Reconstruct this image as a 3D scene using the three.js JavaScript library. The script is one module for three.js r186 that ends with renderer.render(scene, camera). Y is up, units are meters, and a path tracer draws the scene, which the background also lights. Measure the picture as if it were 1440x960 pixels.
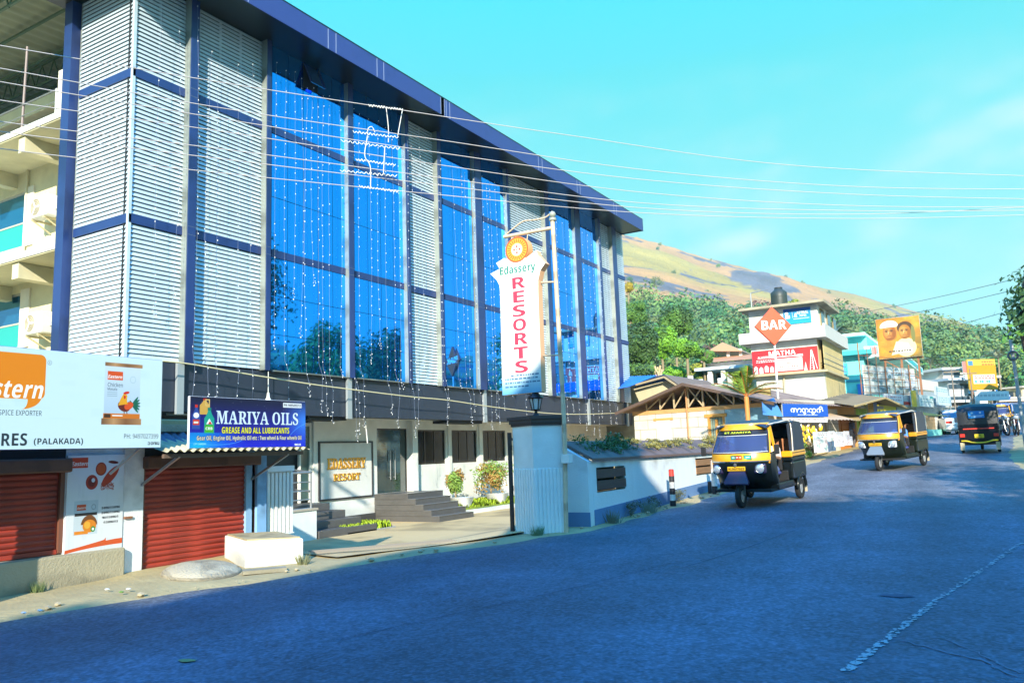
import * as THREE from 'three';
import { mergeGeometries } from 'three/addons/utils/BufferGeometryUtils.js';
import { RoundedBoxGeometry } from 'three/addons/geometries/RoundedBoxGeometry.js';
import { TextGeometry } from 'three/addons/geometries/TextGeometry.js';
import { FontLoader } from 'three/addons/loaders/FontLoader.js';
import { MarchingCubes } from 'three/addons/objects/MarchingCubes.js';

// ---------------------------------------------------------------- camera, sky, sun, exposure
const V = (x, y, z) => new THREE.Vector3(x, y, z);
const scene = new THREE.Scene();
const F = 1129.26, YAW = 0.536377, PITCH = 0.138234, ROLL = -0.035846, CAMY = 1.7;
const camera = new THREE.PerspectiveCamera(2 * Math.atan(480 / F) * 180 / Math.PI, 1.5, 0.1, 5000);
const fwd = V(-Math.sin(YAW) * Math.cos(PITCH), Math.sin(PITCH), -Math.cos(YAW) * Math.cos(PITCH));
const r0 = V(Math.cos(YAW), 0, -Math.sin(YAW)), u0 = r0.clone().cross(fwd);
const rgt = r0.clone().multiplyScalar(Math.cos(ROLL)).addScaledVector(u0, Math.sin(ROLL));
const upv = u0.clone().multiplyScalar(Math.cos(ROLL)).addScaledVector(r0, -Math.sin(ROLL));
camera.position.set(0, CAMY, 0);
camera.quaternion.setFromRotationMatrix(new THREE.Matrix4().makeBasis(rgt, upv, fwd.clone().negate()));
scene.add(camera);
scene.fog = new THREE.FogExp2(0xc4eef0, .00028);

let _s = 20240611;
const rnd = () => { _s = (_s + 0x6d2b79f5) | 0; let t = Math.imul(_s ^ (_s >>> 15), 1 | _s); t = (t + Math.imul(t ^ (t >>> 7), 61 | t)) ^ t; return ((t ^ (t >>> 14)) >>> 0) / 4294967296; };
const rr = (a, b) => a + (b - a) * rnd();
const lerp = (a, b, t) => a + (b - a) * t, clamp = (x, a = 0, b = 1) => Math.min(b, Math.max(a, x));
const smooth = (a, b, x) => { const t = clamp((x - a) / (b - a)); return t * t * (3 - 2 * t); };
const hash = (x, y) => { let h = Math.imul(x, 374761393) + Math.imul(y, 668265263); h = Math.imul(h ^ (h >>> 13), 1274126177); return ((h ^ (h >>> 16)) >>> 0) / 4294967296; };
function vnoise(x, y, per = 0) {
  let xi = Math.floor(x), yi = Math.floor(y); const fx = x - xi, fy = y - yi, sx = fx * fx * (3 - 2 * fx), sy = fy * fy * (3 - 2 * fy);
  const w = (a) => per ? ((a % per) + per) % per : a;
  return lerp(lerp(hash(w(xi), w(yi)), hash(w(xi + 1), w(yi)), sx), lerp(hash(w(xi), w(yi + 1)), hash(w(xi + 1), w(yi + 1)), sx), sy);
}
const fbm = (x, y, o = 4, per = 0) => { let a = 0, m = 0.5, s = 0; for (let i = 0; i < o; i++) { a += m * vnoise(x, y, per); s += m; m *= 0.5; x *= 2; y *= 2; per *= 2; } return a / s; };

const SUN = V(1, 1.0, 2).normalize();
function skyColour(d) {
  const e = Math.asin(clamp(d.y, -1, 1)) * 180 / Math.PI;
  const st = [[-90, .16, .20, .16], [-4, .30, .40, .36], [0, .32, .46, .42], [6, .22, .45, .43], [14, .14, .42, .42], [26, .050, .38, .42], [38, .006, .40, .78], [55, .004, .40, 1.45], [90, .004, .40, 1.6]];
  let c = [st[0][1], st[0][2], st[0][3]];
  for (let i = 0; i < st.length - 1; i++) if (e >= st[i][0]) { const t = clamp((e - st[i][0]) / (st[i + 1][0] - st[i][0])); c = [1, 2, 3].map((k) => lerp(st[i][k], st[i + 1][k], t)); }
  if (e > 0) {
    const az = Math.atan2(d.x, -d.z);
    const q = e - az * 14, n = fbm(az * 4 + q * .03 + 40, q * .16 + 9, 5), n2 = fbm(az * 16 + q * .1 + 3, q * .7 + az * 4, 5);
    const cl = smooth(.42, .85, n * .6 + n2 * .4) * smooth(1, 5, e) * (1 - smooth(15, 27, e)) * .85;
    c = [lerp(c[0], .42, cl), lerp(c[1], .48, cl), lerp(c[2], .47, cl)];
    const g = Math.max(0, d.dot(SUN)), gl = 0.5 * Math.pow(g, 6) + 0.9 * Math.pow(g, 40);
    c = [c[0] + gl * .35, c[1] + gl * .6, c[2] + gl * .75];
  }
  return c;
}
{
  const W = 1024, H = 512, a = new Float32Array(W * H * 4), d = V(0, 0, 0);
  for (let j = 0; j < H; j++) for (let i = 0; i < W; i++) {
    const el = ((j + .5) / H - .5) * Math.PI, az = ((i + .5) / W - .5) * 2 * Math.PI;
    d.set(Math.cos(el) * Math.cos(az), Math.sin(el), Math.cos(el) * Math.sin(az));
    const c = skyColour(d), o = (j * W + i) * 4; a[o] = c[0]; a[o + 1] = c[1]; a[o + 2] = c[2]; a[o + 3] = 1;
  }
  const t = new THREE.DataTexture(a, W, H, THREE.RGBAFormat, THREE.FloatType);
  t.mapping = THREE.EquirectangularReflectionMapping; t.magFilter = THREE.LinearFilter; t.minFilter = THREE.LinearFilter; t.needsUpdate = true;
  scene.background = t; scene.environment = t;
}
const sun = new THREE.DirectionalLight(new THREE.Color().setRGB(1, .93, .77), 5);
sun.position.copy(SUN).multiplyScalar(200).add(V(-5, 0, -25)); sun.target.position.set(-5, 0, -25); scene.add(sun, sun.target);
sun.castShadow = true; sun.shadow.mapSize.set(4096, 4096); sun.shadow.camera.left = sun.shadow.camera.bottom = -90; sun.shadow.camera.right = sun.shadow.camera.top = 90; sun.shadow.camera.far = 600;
const renderer = new THREE.WebGLRenderer({ antialias: true });
renderer.toneMapping = THREE.LinearToneMapping; renderer.toneMappingExposure = 2.15; renderer.shadowMap.enabled = true;

// ---------------------------------------------------------------- helpers
const ray = (px, py) => fwd.clone().addScaledVector(rgt, (px - 720) / F).addScaledVector(upv, -(py - 480) / F);
const CP = V(0, CAMY, 0);
const onX = (px, py, X) => { const d = ray(px, py); return CP.clone().addScaledVector(d, X / d.x); };
const onZ = (px, py, Z) => { const d = ray(px, py); return CP.clone().addScaledVector(d, Z / d.z); };
const at = (px, py, D) => CP.clone().addScaledVector(ray(px, py), D);
const roadY = (z) => { const s = -z; if (s < 0) return .0143 * s * .6; const q = Math.min(s, 45); return .0143 * q + .00049 * q * q + Math.max(0, Math.min(s, 64) - 45) * .022 + Math.max(0, Math.min(s, 120) - 64) * .08 + Math.max(0, Math.min(s, 400) - 120) * .02; };
const onG = (px, py) => { const d = ray(px, py); let p = CP.clone(); for (let q = 2; q < 220; q += .05) { p = CP.clone().addScaledVector(d, q); if (p.y < roadY(p.z)) break; } return p; };

const names = new Map();
const numbered = (n) => { const k = names.get(n) ?? 0; names.set(n, k + 1); return k ? n + '_' + String(k).padStart(3, '0') : n; };
function tag(o, label, category, group, kind) { o.userData.label = label; if (category) o.userData.category = category; if (group) o.userData.group = group; if (kind) o.userData.kind = kind; return o; }
function thing(name, label, category, pos = [0, 0, 0], turn = 0, group) {
  const o = new THREE.Group(); o.name = numbered(name); scene.add(o); o.position.set(...pos); o.rotation.y = turn; return tag(o, label, category, group);
}
function triUV(g) {
  if (g.userData.keepUV) return g;
  const p = g.attributes.position, n = g.attributes.normal, uv = new Float32Array(p.count * 2);
  for (let i = 0; i < p.count; i++) {
    const x = p.getX(i), y = p.getY(i), z = p.getZ(i), ax = Math.abs(n.getX(i)), ay = Math.abs(n.getY(i)), az = Math.abs(n.getZ(i));
    if (ay >= ax && ay >= az) { uv[2 * i] = x; uv[2 * i + 1] = z; } else if (ax >= az) { uv[2 * i] = z; uv[2 * i + 1] = y; } else { uv[2 * i] = x; uv[2 * i + 1] = y; }
  }
  g.setAttribute('uv', new THREE.BufferAttribute(uv, 2)); return g;
}
function prep(g) {
  const k = g.userData.keepUV; let q = g.index ? g.toNonIndexed() : g.clone(); q.userData.keepUV = k;
  for (const a of Object.keys(q.attributes)) if (!['position', 'normal', 'uv'].includes(a)) q.deleteAttribute(a);
  if (!q.attributes.normal) q.computeVertexNormals();
  return triUV(q);
}
function mesh(name, geos, m, parent = scene, pos) {
  const list = (Array.isArray(geos) ? geos : [geos]).map(prep);
  const o = new THREE.Mesh(list.length > 1 ? mergeGeometries(list) : list[0], m);
  o.castShadow = o.receiveShadow = true; o.name = parent === scene ? numbered(name) : name; if (pos) o.position.set(...pos);
  parent.add(o); return o;
}
function each(name, geos, m, parent = scene) { return geos.map((g) => mesh(name, g, m, parent)); }
const stuff = (o) => { o.userData.kind = 'stuff'; return o; };
const bx = (x0, x1, y0, y1, z0, z1) => new THREE.BoxGeometry(Math.abs(x1 - x0), Math.abs(y1 - y0), Math.abs(z1 - z0)).translate((x0 + x1) / 2, (y0 + y1) / 2, (z0 + z1) / 2);
const rbx = (x0, x1, y0, y1, z0, z1, r = .02, s = 2) => new RoundedBoxGeometry(Math.abs(x1 - x0), Math.abs(y1 - y0), Math.abs(z1 - z0), s, r).translate((x0 + x1) / 2, (y0 + y1) / 2, (z0 + z1) / 2);
function tube(pts, r, seg, rad = 6, closed = false) { const c = pts.length === 2 ? new THREE.LineCurve3(V(...pts[0]), V(...pts[1])) : new THREE.CatmullRomCurve3(pts.map((p) => V(...p)), closed); return new THREE.TubeGeometry(c, seg ?? (pts.length === 2 ? 1 : pts.length * 4), r, rad, closed); }
function bar(a, b, w, h = w) { // square bar between two points
  const A = V(...a), B = V(...b), g = new THREE.BoxGeometry(w, h, A.distanceTo(B)); const m = new THREE.Matrix4().lookAt(A, B, Math.abs(B.y - A.y) > A.distanceTo(B) * .98 ? V(1, 0, 0) : V(0, 1, 0)); m.setPosition(A.clone().add(B).multiplyScalar(.5)); return g.applyMatrix4(m);
}
const cyl = (x, y, z, r1, r2, h, n = 16) => new THREE.CylinderGeometry(r1, r2, h, n).translate(x, y + h / 2, z); // r1 top, r2 bottom, base at y
const rotY = (g, a) => g.rotateY(a);
function prism(pts, d, bevel = 0) { // polygon in x,y extruded 0..d along +z
  const s = new THREE.Shape(pts.map((p) => new THREE.Vector2(p[0], p[1])));
  return new THREE.ExtrudeGeometry(s, { depth: d, bevelEnabled: bevel > 0, bevelSize: bevel, bevelThickness: bevel, bevelSegments: 2, curveSegments: 10 });
}
function surf(fn, nu, nv) { // parametric sheet
  const p = [], uv = [], ix = [];
  for (let j = 0; j <= nv; j++) for (let i = 0; i <= nu; i++) { p.push(...fn(i / nu, j / nv)); uv.push(i / nu, j / nv); }
  for (let j = 0; j < nv; j++) for (let i = 0; i < nu; i++) { const a = j * (nu + 1) + i, b = a + 1, c = a + nu + 1, d = c + 1; ix.push(a, b, d, a, d, c); }
  const g = new THREE.BufferGeometry(); g.setAttribute('position', new THREE.Float32BufferAttribute(p, 3)); g.setAttribute('uv', new THREE.Float32BufferAttribute(uv, 2)); g.setIndex(ix); g.computeVertexNormals(); return g;
}
function wallGrid(u0, u1, y0, y1, t0, t1, holes, axis) { // wall with rectangular openings; u along z (axis x) or x (axis z); t = thickness range
  const us = [...new Set([u0, u1, ...holes.flatMap((h) => [h[0], h[1]])])].sort((a, b) => a - b), out = [];
  for (let i = 0; i < us.length - 1; i++) {
    const a = us[i], b = us[i + 1], m = (a + b) / 2; let y = y0;
    for (const h of holes.filter((h) => h[0] < m && h[1] > m).sort((p, q) => p[2] - q[2])) { if (h[2] > y + .001) out.push([a, b, y, h[2]]); y = h[3]; }
    if (y < y1 - .001) out.push([a, b, y, y1]);
  }
  return out.map(([a, b, c, d]) => axis === 'x' ? bx(t0, t1, c, d, a, b) : bx(a, b, c, d, t0, t1));
}

// ---------------------------------------------------------------- textures and materials
function ctex(w, h, draw, srgb = true) {
  const c = document.createElement('canvas'); c.width = w; c.height = h; const g = c.getContext('2d'); draw(g, w, h);
  const t = new THREE.CanvasTexture(c); if (srgb) t.colorSpace = THREE.SRGBColorSpace; t.wrapS = t.wrapT = THREE.RepeatWrapping; t.anisotropy = 8; return t;
}
function dtex(n, fn, srgb) { // grey or colour tile from a function of (i/n, j/n)
  const a = new Uint8Array(n * n * 4);
  for (let j = 0; j < n; j++) for (let i = 0; i < n; i++) { const v = fn(i / n, j / n), o = (j * n + i) * 4; if (typeof v === 'number') a[o] = a[o + 1] = a[o + 2] = clamp(v) * 255; else for (let k = 0; k < 3; k++) a[o + k] = clamp(v[k]) * 255; a[o + 3] = 255; }
  const t = new THREE.DataTexture(a, n, n); t.wrapS = t.wrapT = THREE.RepeatWrapping; t.magFilter = THREE.LinearFilter; t.minFilter = THREE.LinearMipmapLinearFilter; t.generateMipmaps = true; if (srgb) t.colorSpace = THREE.SRGBColorSpace; t.needsUpdate = true; return t;
}
const TX = {
  mottle: dtex(512, (u, v) => .74 + .26 * fbm(u * 6, v * 6, 5, 6) + .06 * (hash(u * 512 | 0, v * 512 | 0) - .5)),
  stain: dtex(512, (u, v) => { const n = fbm(u * 4, v * 4, 5, 4), s = fbm(u * 24, v * 3, 4, 0); return .60 + .40 * smooth(.25, .6, n) * (0.85 + .15 * s); }),
  rough: dtex(512, (u, v) => .3 * fbm(u * 10, v * 10, 4, 10) + .7 * fbm(u * 40, v * 40, 3, 40)),
  asphalt: dtex(1024, (u, v) => { const s = hash((u * 1024) | 0, (v * 1024) | 0), n = fbm(u * 90, v * 90, 2, 90), c = fbm(u * 5, v * 5, 4, 5); const n3 = fbm(u * 34, v * 34, 2, 34); return .10 + .75 * n * n + .30 * n3 + .26 * c + (s > .95 ? .30 : s < .2 ? -.12 : 0); }),
  grain: dtex(512, (u, v) => .62 + .38 * fbm(u * 3, v * 60, 4, 0)),
  block: dtex(512, (u, v) => { const r = Math.floor(v * 8), uu = (u * 4 + (r % 2) * .5), fu = uu % 1, fv = (v * 8) % 1; const j = fu < .03 || fv < .06 ? .42 : 1; return j * (.80 + .2 * fbm(u * 16, v * 16, 4, 16)); }),
};
const rep = (t, s) => { const c = t.clone(); c.repeat.set(s, s); c.needsUpdate = true; return c; };
const mats = new Map();
function M(c, rough = .8, o = {}) { // c linear rgb; o.t texture, o.s tiles per metre, o.b bump metres
  const key = JSON.stringify([c, rough, o.t, o.s, o.b, o.m, o.cc, o.v, o.tr, o.sp]);
  if (mats.has(key)) return mats.get(key);
  const m = new THREE.MeshPhysicalMaterial({ color: new THREE.Color().setRGB(...c), roughness: rough, metalness: o.m ?? 0, side: THREE.DoubleSide, vertexColors: !!o.v });
  if (o.t) m.map = rep(TX[o.t], o.s ?? .4);
  if (o.b) { m.bumpMap = rep(TX.rough, o.bs ?? 1.2); m.bumpScale = o.b; }
  if (o.cc) { m.clearcoat = o.cc; m.clearcoatRoughness = .08; }
  if (o.sp !== undefined) m.specularIntensity = o.sp;
  if (o.tr) { m.transmission = o.tr; m.thickness = 0; }
  mats.set(key, m); return m;
}
const printed = (t, rough = .5) => new THREE.MeshPhysicalMaterial({ color: new THREE.Color().setRGB(.74, .74, .74), map: t, roughness: rough, side: THREE.DoubleSide });
const plain = M;
const WHITE = M([.80, .80, .76], .75, { t: 'mottle', s: .35, b: .004 }), WHITE2 = M([.78, .78, .72], .8, { t: 'stain', s: .25, b: .006 });
const CREAM = M([.74, .68, .48], .8, { t: 'mottle', s: .4 }), NAVY = M([.018, .045, .17], .38, { t: 'stain', s: .22 }), ALU = M([.60, .63, .64], .35, { m: .5 });
const DARK = M([.012, .014, .018], .7), BLACK = M([.004, .004, .005], .4), STEEL = M([.35, .36, .37], .4, { m: .7 }), CONC = M([.36, .32, .22], .9, { t: 'stain', s: .5, b: .007 });
const GRANITE = M([.10, .095, .09], .5, { t: 'mottle', s: 1.6 }), BROWN = M([.085, .045, .032], .6, { t: 'grain', s: .8 }), RUST = M([.30, .13, .06], .8, { t: 'mottle', s: 1 });
const SOFFIT = M([.007, .010, .015], .3);
// single flat print facing +z in its own frame, u to +x, v up
function printPlane(w, h) { const g = new THREE.PlaneGeometry(w, h); g.userData.keepUV = true; return g; }
function imprint(name, w, h, tex, parent, pos, ry = 0, rough) { const o = mesh(name, printPlane(w, h), printed(tex, rough), parent, pos); o.rotation.y = ry; return o; }

// ---------------------------------------------------------------- ground, road, hill
const edgeL = [[60, -26], [20, -17.5], [6, -13.4], [0, -11.6], [-5, -9.75], [-6.4, -9.25], [-8.5, -8.55], [-10.5, -7.95], [-12.2, -7.05], [-13.75, -6.5], [-17, -6.3], [-20.3, -6.2], [-30, -6.05], [-39, -5.6], [-48, -4.4], [-60, -3.6], [-80, -3.2], [-110, -2]];
const edgeR = [[60, -10], [20, -1], [6, 2.6], [0, 4.2], [-5, 4.6], [-9, 4.0], [-14, 2.4], [-22, .95], [-32, .3], [-45, .7], [-60, 1.8], [-80, 2.6], [-110, 4]];
const along = (e, z) => { for (let i = 0; i < e.length - 1; i++) if (z <= e[i][0] && z >= e[i + 1][0]) { const t = (z - e[i][0]) / (e[i + 1][0] - e[i][0]); return lerp(e[i][1], e[i + 1][1], t); } return z > e[0][0] ? e[0][1] : e[e.length - 1][1]; };
const yard = (x, z) => smooth(-7.4, -12.2, x) * smooth(-9.5, -12.5, z) * (1 - smooth(-39, -44, z));
function groundY(x, z) { const m = yard(x, z); return lerp(roadY(z), -.3, m); }
{
  const xs = [], zs = [];
  for (let x = -700; x <= 700;) { xs.push(x); const d = Math.abs(x + 3); x += d < 14 ? .35 : d < 40 ? 2.5 : 40; }
  for (let z = 120; z >= -700;) { zs.push(z); z -= z > 12 ? 8 : z > -45 ? .4 : z > -120 ? 2 : 40; }
  const p = [], c = [], ix = [], uv = [];
  for (const z of zs) for (const x of xs) {
    const L = along(edgeL, z), R = along(edgeR, z), inside = z > -111 && x > L + .06 && x < R - .06;
    let y = groundY(x, z); const n = fbm(x * .9, z * .9, 4), n2 = fbm(x * .13 + 7, z * .13, 3);
    const out = x < L ? L - x : x > R ? x - R : 0;
    if (inside) y -= .07; else y += (n - .5) * .10 * smooth(0, 1.2, out) * (1 - smooth(-10, -13, z) * smooth(-8.4, -9, x) * (1 - smooth(-40, -44, z))) - .012;
    p.push(x, y, z); uv.push(x, z);
    const g = smooth(.5, .62, n2) * smooth(2.5, 9, out) ; // sandy dust near the road, thin grass away from it
    const pv = yard(x, z);
    let col = [lerp(.46, .22, g), lerp(.36, .22, g), lerp(.175, .07, g)]; const k = .72 + .5 * n; col = col.map((q) => q * k);
    if (pv > .2) col = [.34, .30, .23].map((q) => q * (.8 + .35 * n)); c.push(...col);
  }
  const nx = xs.length;
  for (let j = 0; j < zs.length - 1; j++) for (let i = 0; i < nx - 1; i++) { const a = j * nx + i; ix.push(a, a + 1, a + nx + 1, a, a + nx + 1, a + nx); }
  const g = new THREE.BufferGeometry(); g.setAttribute('position', new THREE.Float32BufferAttribute(p, 3)); g.setAttribute('color', new THREE.Float32BufferAttribute(c, 3)); g.setAttribute('uv', new THREE.Float32BufferAttribute(uv, 2)); g.setIndex(ix.map((q, i, A) => A[i - i % 3 + [0, 2, 1][i % 3]])); g.computeVertexNormals();
  const m = new THREE.MeshPhysicalMaterial({ vertexColors: true, roughness: .95, map: rep(TX.mottle, .8), bumpMap: rep(TX.rough, .5), bumpScale: .012 });
  const o = new THREE.Mesh(g, m); o.name = 'ground'; tag(o, 'sandy dry ground beside the road and round the houses', null, null, 'structure'); o.receiveShadow = true; scene.add(o);
}
{
  const zs = []; for (let z = 60; z >= -110; z -= z > 8 || z < -60 ? 2 : .35) zs.push(z);
  const N = 46, p = [], c = [], uv = [], ix = [];
  zs.forEach((z) => {
    const wob = (fbm(z * 1.3, 5, 4) - .5) * .5, L = along(edgeL, z) + wob, R = along(edgeR, z) - wob * .6;
    for (let i = 0; i <= N; i++) {
      const t = i / N, x = lerp(L, R, t), fx = x + z * .17;
      p.push(x, groundY(x, z) * 0 + roadY(z) + .02 * Math.sin(Math.PI * t) - (i === 0 || i === N ? .05 : 0), z); uv.push(x, z);
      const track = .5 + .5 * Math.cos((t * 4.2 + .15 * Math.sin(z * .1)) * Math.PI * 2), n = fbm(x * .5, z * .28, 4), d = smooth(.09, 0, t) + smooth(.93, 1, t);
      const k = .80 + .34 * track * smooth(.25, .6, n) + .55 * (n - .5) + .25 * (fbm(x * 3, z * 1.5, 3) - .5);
      c.push(lerp(.098 * k, .24, d * .75), lerp(.140 * k, .22, d * .75), lerp(.212 * k, .18, d * .75)); { const zf = .8 * smooth(-14, -21, z), q = c.length; c[q - 3] = lerp(c[q - 3], .25 * k, zf); c[q - 2] = lerp(c[q - 2], .24 * k, zf); c[q - 1] = lerp(c[q - 1], .245 * k, zf); }  // far stretch coloured paler and greyer to stand for sunlit asphalt
    }
  });
  for (let j = 0; j < zs.length - 1; j++) for (let i = 0; i < N; i++) { const a = j * (N + 1) + i; ix.push(a, a + 1, a + N + 2, a, a + N + 2, a + N + 1); }
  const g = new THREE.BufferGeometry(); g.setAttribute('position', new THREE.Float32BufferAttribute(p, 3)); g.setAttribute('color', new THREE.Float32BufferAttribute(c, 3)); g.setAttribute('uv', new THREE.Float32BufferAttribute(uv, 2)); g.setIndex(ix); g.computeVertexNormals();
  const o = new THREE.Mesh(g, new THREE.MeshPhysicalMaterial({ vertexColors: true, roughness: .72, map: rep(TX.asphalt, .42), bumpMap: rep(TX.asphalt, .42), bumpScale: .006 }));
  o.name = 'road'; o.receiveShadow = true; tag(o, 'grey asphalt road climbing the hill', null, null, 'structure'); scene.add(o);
}
// hill: heights follow the ridge seen above the roofs, measured as bearing and elevation
const ridge = [[875, 329], [930, 340], [1000, 362], [1060, 377], [1130, 397], [1200, 411], [1260, 430], [1320, 444], [1370, 458], [1405, 467], [1440, 481]].map(([x, y]) => { const d = ray(x, y).normalize(); return [Math.atan2(d.x, -d.z), Math.asin(d.y)]; });
const ridgeAll = [[-2.2, .10], [-1.5, .16], [-1.0, .22], [-.6, .27], ...ridge, [.16, .09], [.4, .10], [.62, .13], [.85, .15], [1.15, .13], [1.6, .10], [2.2, .08]];
const ridgeEl = (a) => { if (a > Math.PI) a -= 2 * Math.PI; for (let i = 0; i < ridgeAll.length - 1; i++) if (a <= ridgeAll[i + 1][0]) { return lerp(ridgeAll[i][1], ridgeAll[i + 1][1], clamp((a - ridgeAll[i][0]) / (ridgeAll[i + 1][0] - ridgeAll[i][0]))); } return .08; };
const ridgeR = (a) => 900 + 120 * Math.sin(a * 3 + 1);
function hillY(a, r) {
  const R = ridgeR(a), H = Math.tan(ridgeEl(a)) * R, x = r * Math.sin(a), z = -r * Math.cos(a), t = clamp((r - 130) / (R - 130));
  const base = Math.min(roadY(z), 12) * (1 - t), prof = r < R ? Math.pow(t, 1.25) : 1 - smooth(R, R + 900, r);
  return base + (H - 0) * prof + (fbm(x * .012, z * .012, 5) - .5) * 34 * t * (1 - smooth(.8, 1, t) * .75) * (r < R ? 1 : .6) - 1.5 * (1 - smooth(.02, .08, t));
}
const SLAB = (() => { const d = ray(1075, 396).normalize(); return [Math.atan2(d.x, -d.z)]; })();
function hillCover(a, r) { // 0 grass .. 1 forest
  const t = (r - 130) / (ridgeR(a) - 130), x = r * Math.sin(a), z = -r * Math.cos(a), n = fbm(x * .009 + 3, z * .009, 4);
  const e = (hillY(a, r) - 1.7) / r / Math.tan(ridgeEl(a));
  return r > ridgeR(a) ? 0 : smooth(.06, -.06, e - (a > -.1 ? .65 : .66) - (n - .5) * .26);
}
{
  const na = 1100, nr = 210, p = [], c = [], ix = [], uv = [];
  for (let j = 0; j <= nr; j++) for (let i = 0; i <= na; i++) {
    const w = i / na, a = w < .72 ? lerp(-.62, .14, w / .72) : w < .86 ? lerp(.14, 1.9, (w - .72) / .14) : lerp(1.9, 2 * Math.PI - .62, (w - .86) / .14), q = j / nr, r = 112 + 1500 * Math.pow(q, 1.5), x = r * Math.sin(a), z = -r * Math.cos(a), y = hillY(a, r) ;
    p.push(x, y, z); uv.push(x, z);
    const f = hillCover(a, r), n = fbm(x * .02, z * .02, 4), e = (y - 1.7) / r / Math.tan(ridgeEl(a)), sl = Math.hypot((a - SLAB[0] - (e - .93) * -.25) / .042, (e - .93) / .055) + (fbm(x * .02, r * .02, 4) - .5) * 1.1, rk = r < ridgeR(a) ? Math.max(smooth(.595, .62, fbm(x * .016 + 31, r * .034 + 11, 5) * .8 + .2 * fbm(x * .09, r * .09, 3)), smooth(1.0, .92, sl)) : 0 , dry = smooth(.36, .54, fbm(x * .006 + 90, z * .006, 3));
    let g = [lerp(.47, .56, dry), lerp(.335, .285, dry), lerp(.07, .095, dry)]; g = g.map((v) => v * (.72 + .56 * n));
    g = g.map((v, k) => lerp(v, [.17, .15, .165][k] * (.5 + .9 * fbm(x * .07, r * .03, 4)), rk)); g = g.map((v, k) => lerp(v, [.09, .15, .04][k], f)); c.push(...g);
  }
  for (let j = 0; j < nr; j++) for (let i = 0; i < na; i++) { const a = j * (na + 1) + i; ix.push(a, a + 1, a + na + 2, a, a + na + 2, a + na + 1); }
  const g = new THREE.BufferGeometry(); g.setAttribute('position', new THREE.Float32BufferAttribute(p, 3)); g.setAttribute('color', new THREE.Float32BufferAttribute(c, 3)); g.setAttribute('uv', new THREE.Float32BufferAttribute(uv, 2)); g.setIndex(ix); g.computeVertexNormals();
  const o = new THREE.Mesh(g, new THREE.MeshPhysicalMaterial({ vertexColors: true, roughness: 1, map: rep(TX.mottle, .04), bumpMap: rep(TX.rough, .03), bumpScale: 2 })); o.name = 'hill'; o.receiveShadow = true; tag(o, 'dry grassy hill with bare rock above a forested slope', null, null, 'structure'); scene.add(o);
}
// foliage: many small leaf faces through a crown's volume
function leafCloud(n, rx, ry, rz, size, o = {}) {
  const p = [], nn = [], uv = [];
  const lobes = []; for (let i = 0; i < (o.lobes ?? 9); i++) { const u = rr(-1, 1), a = rr(0, 6.283), s = Math.sqrt(1 - u * u), k = rr(.35, .72); lobes.push([k * s * Math.cos(a), k * u, k * s * Math.sin(a), rr(.30, .52)]); }
  for (let i = 0; i < n; i++) {
    const L = lobes[(rnd() * lobes.length) | 0], u = rr(-1, 1), a = rr(0, 6.283), s = Math.sqrt(1 - u * u), k = L[3] * Math.pow(rnd(), .38);
    const c = V((L[0] + k * s * Math.cos(a)) * rx, (L[1] + k * u) * ry, (L[2] + k * s * Math.sin(a)) * rz);
    const nrm = V(s * Math.cos(a) + rr(-.7, .7), u + .35 + rr(-.6, .6), s * Math.sin(a) + rr(-.7, .7)).normalize(), t = V(rr(-1, 1), rr(-1, 1), rr(-1, 1)).cross(nrm).normalize(), b = nrm.clone().cross(t), z = size * rr(.6, 1.35), w = z * (o.slim ?? .55);
    const q = [c.clone().addScaledVector(t, -z), c.clone().addScaledVector(b, -w), c.clone().addScaledVector(t, z), c.clone().addScaledVector(b, w)];
    for (const v of [q[0], q[1], q[2], q[0], q[2], q[3]]) { p.push(v.x, v.y, v.z); nn.push(nrm.x, nrm.y, nrm.z); uv.push(v.x, v.y); }
  }
  const g = new THREE.BufferGeometry(); g.setAttribute('position', new THREE.Float32BufferAttribute(p, 3)); g.setAttribute('normal', new THREE.Float32BufferAttribute(nn, 3)); g.setAttribute('uv', new THREE.Float32BufferAttribute(uv, 2)); g.userData.keepUV = true; return g;
}
const LEAF = (c, tr = .3) => M(c, .7, { tr, t: 'mottle', s: .5 });
const GREEN_DARK = LEAF([.06, .15, .02]), GREEN_MID = LEAF([.13, .29, .025]), GREEN_LIGHT = LEAF([.24, .52, .02]), GREEN_YEL = LEAF([.38, .42, .05]), BARK = M([.33, .25, .15], .9, { t: 'grain', s: 1, b: .02 });
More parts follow.
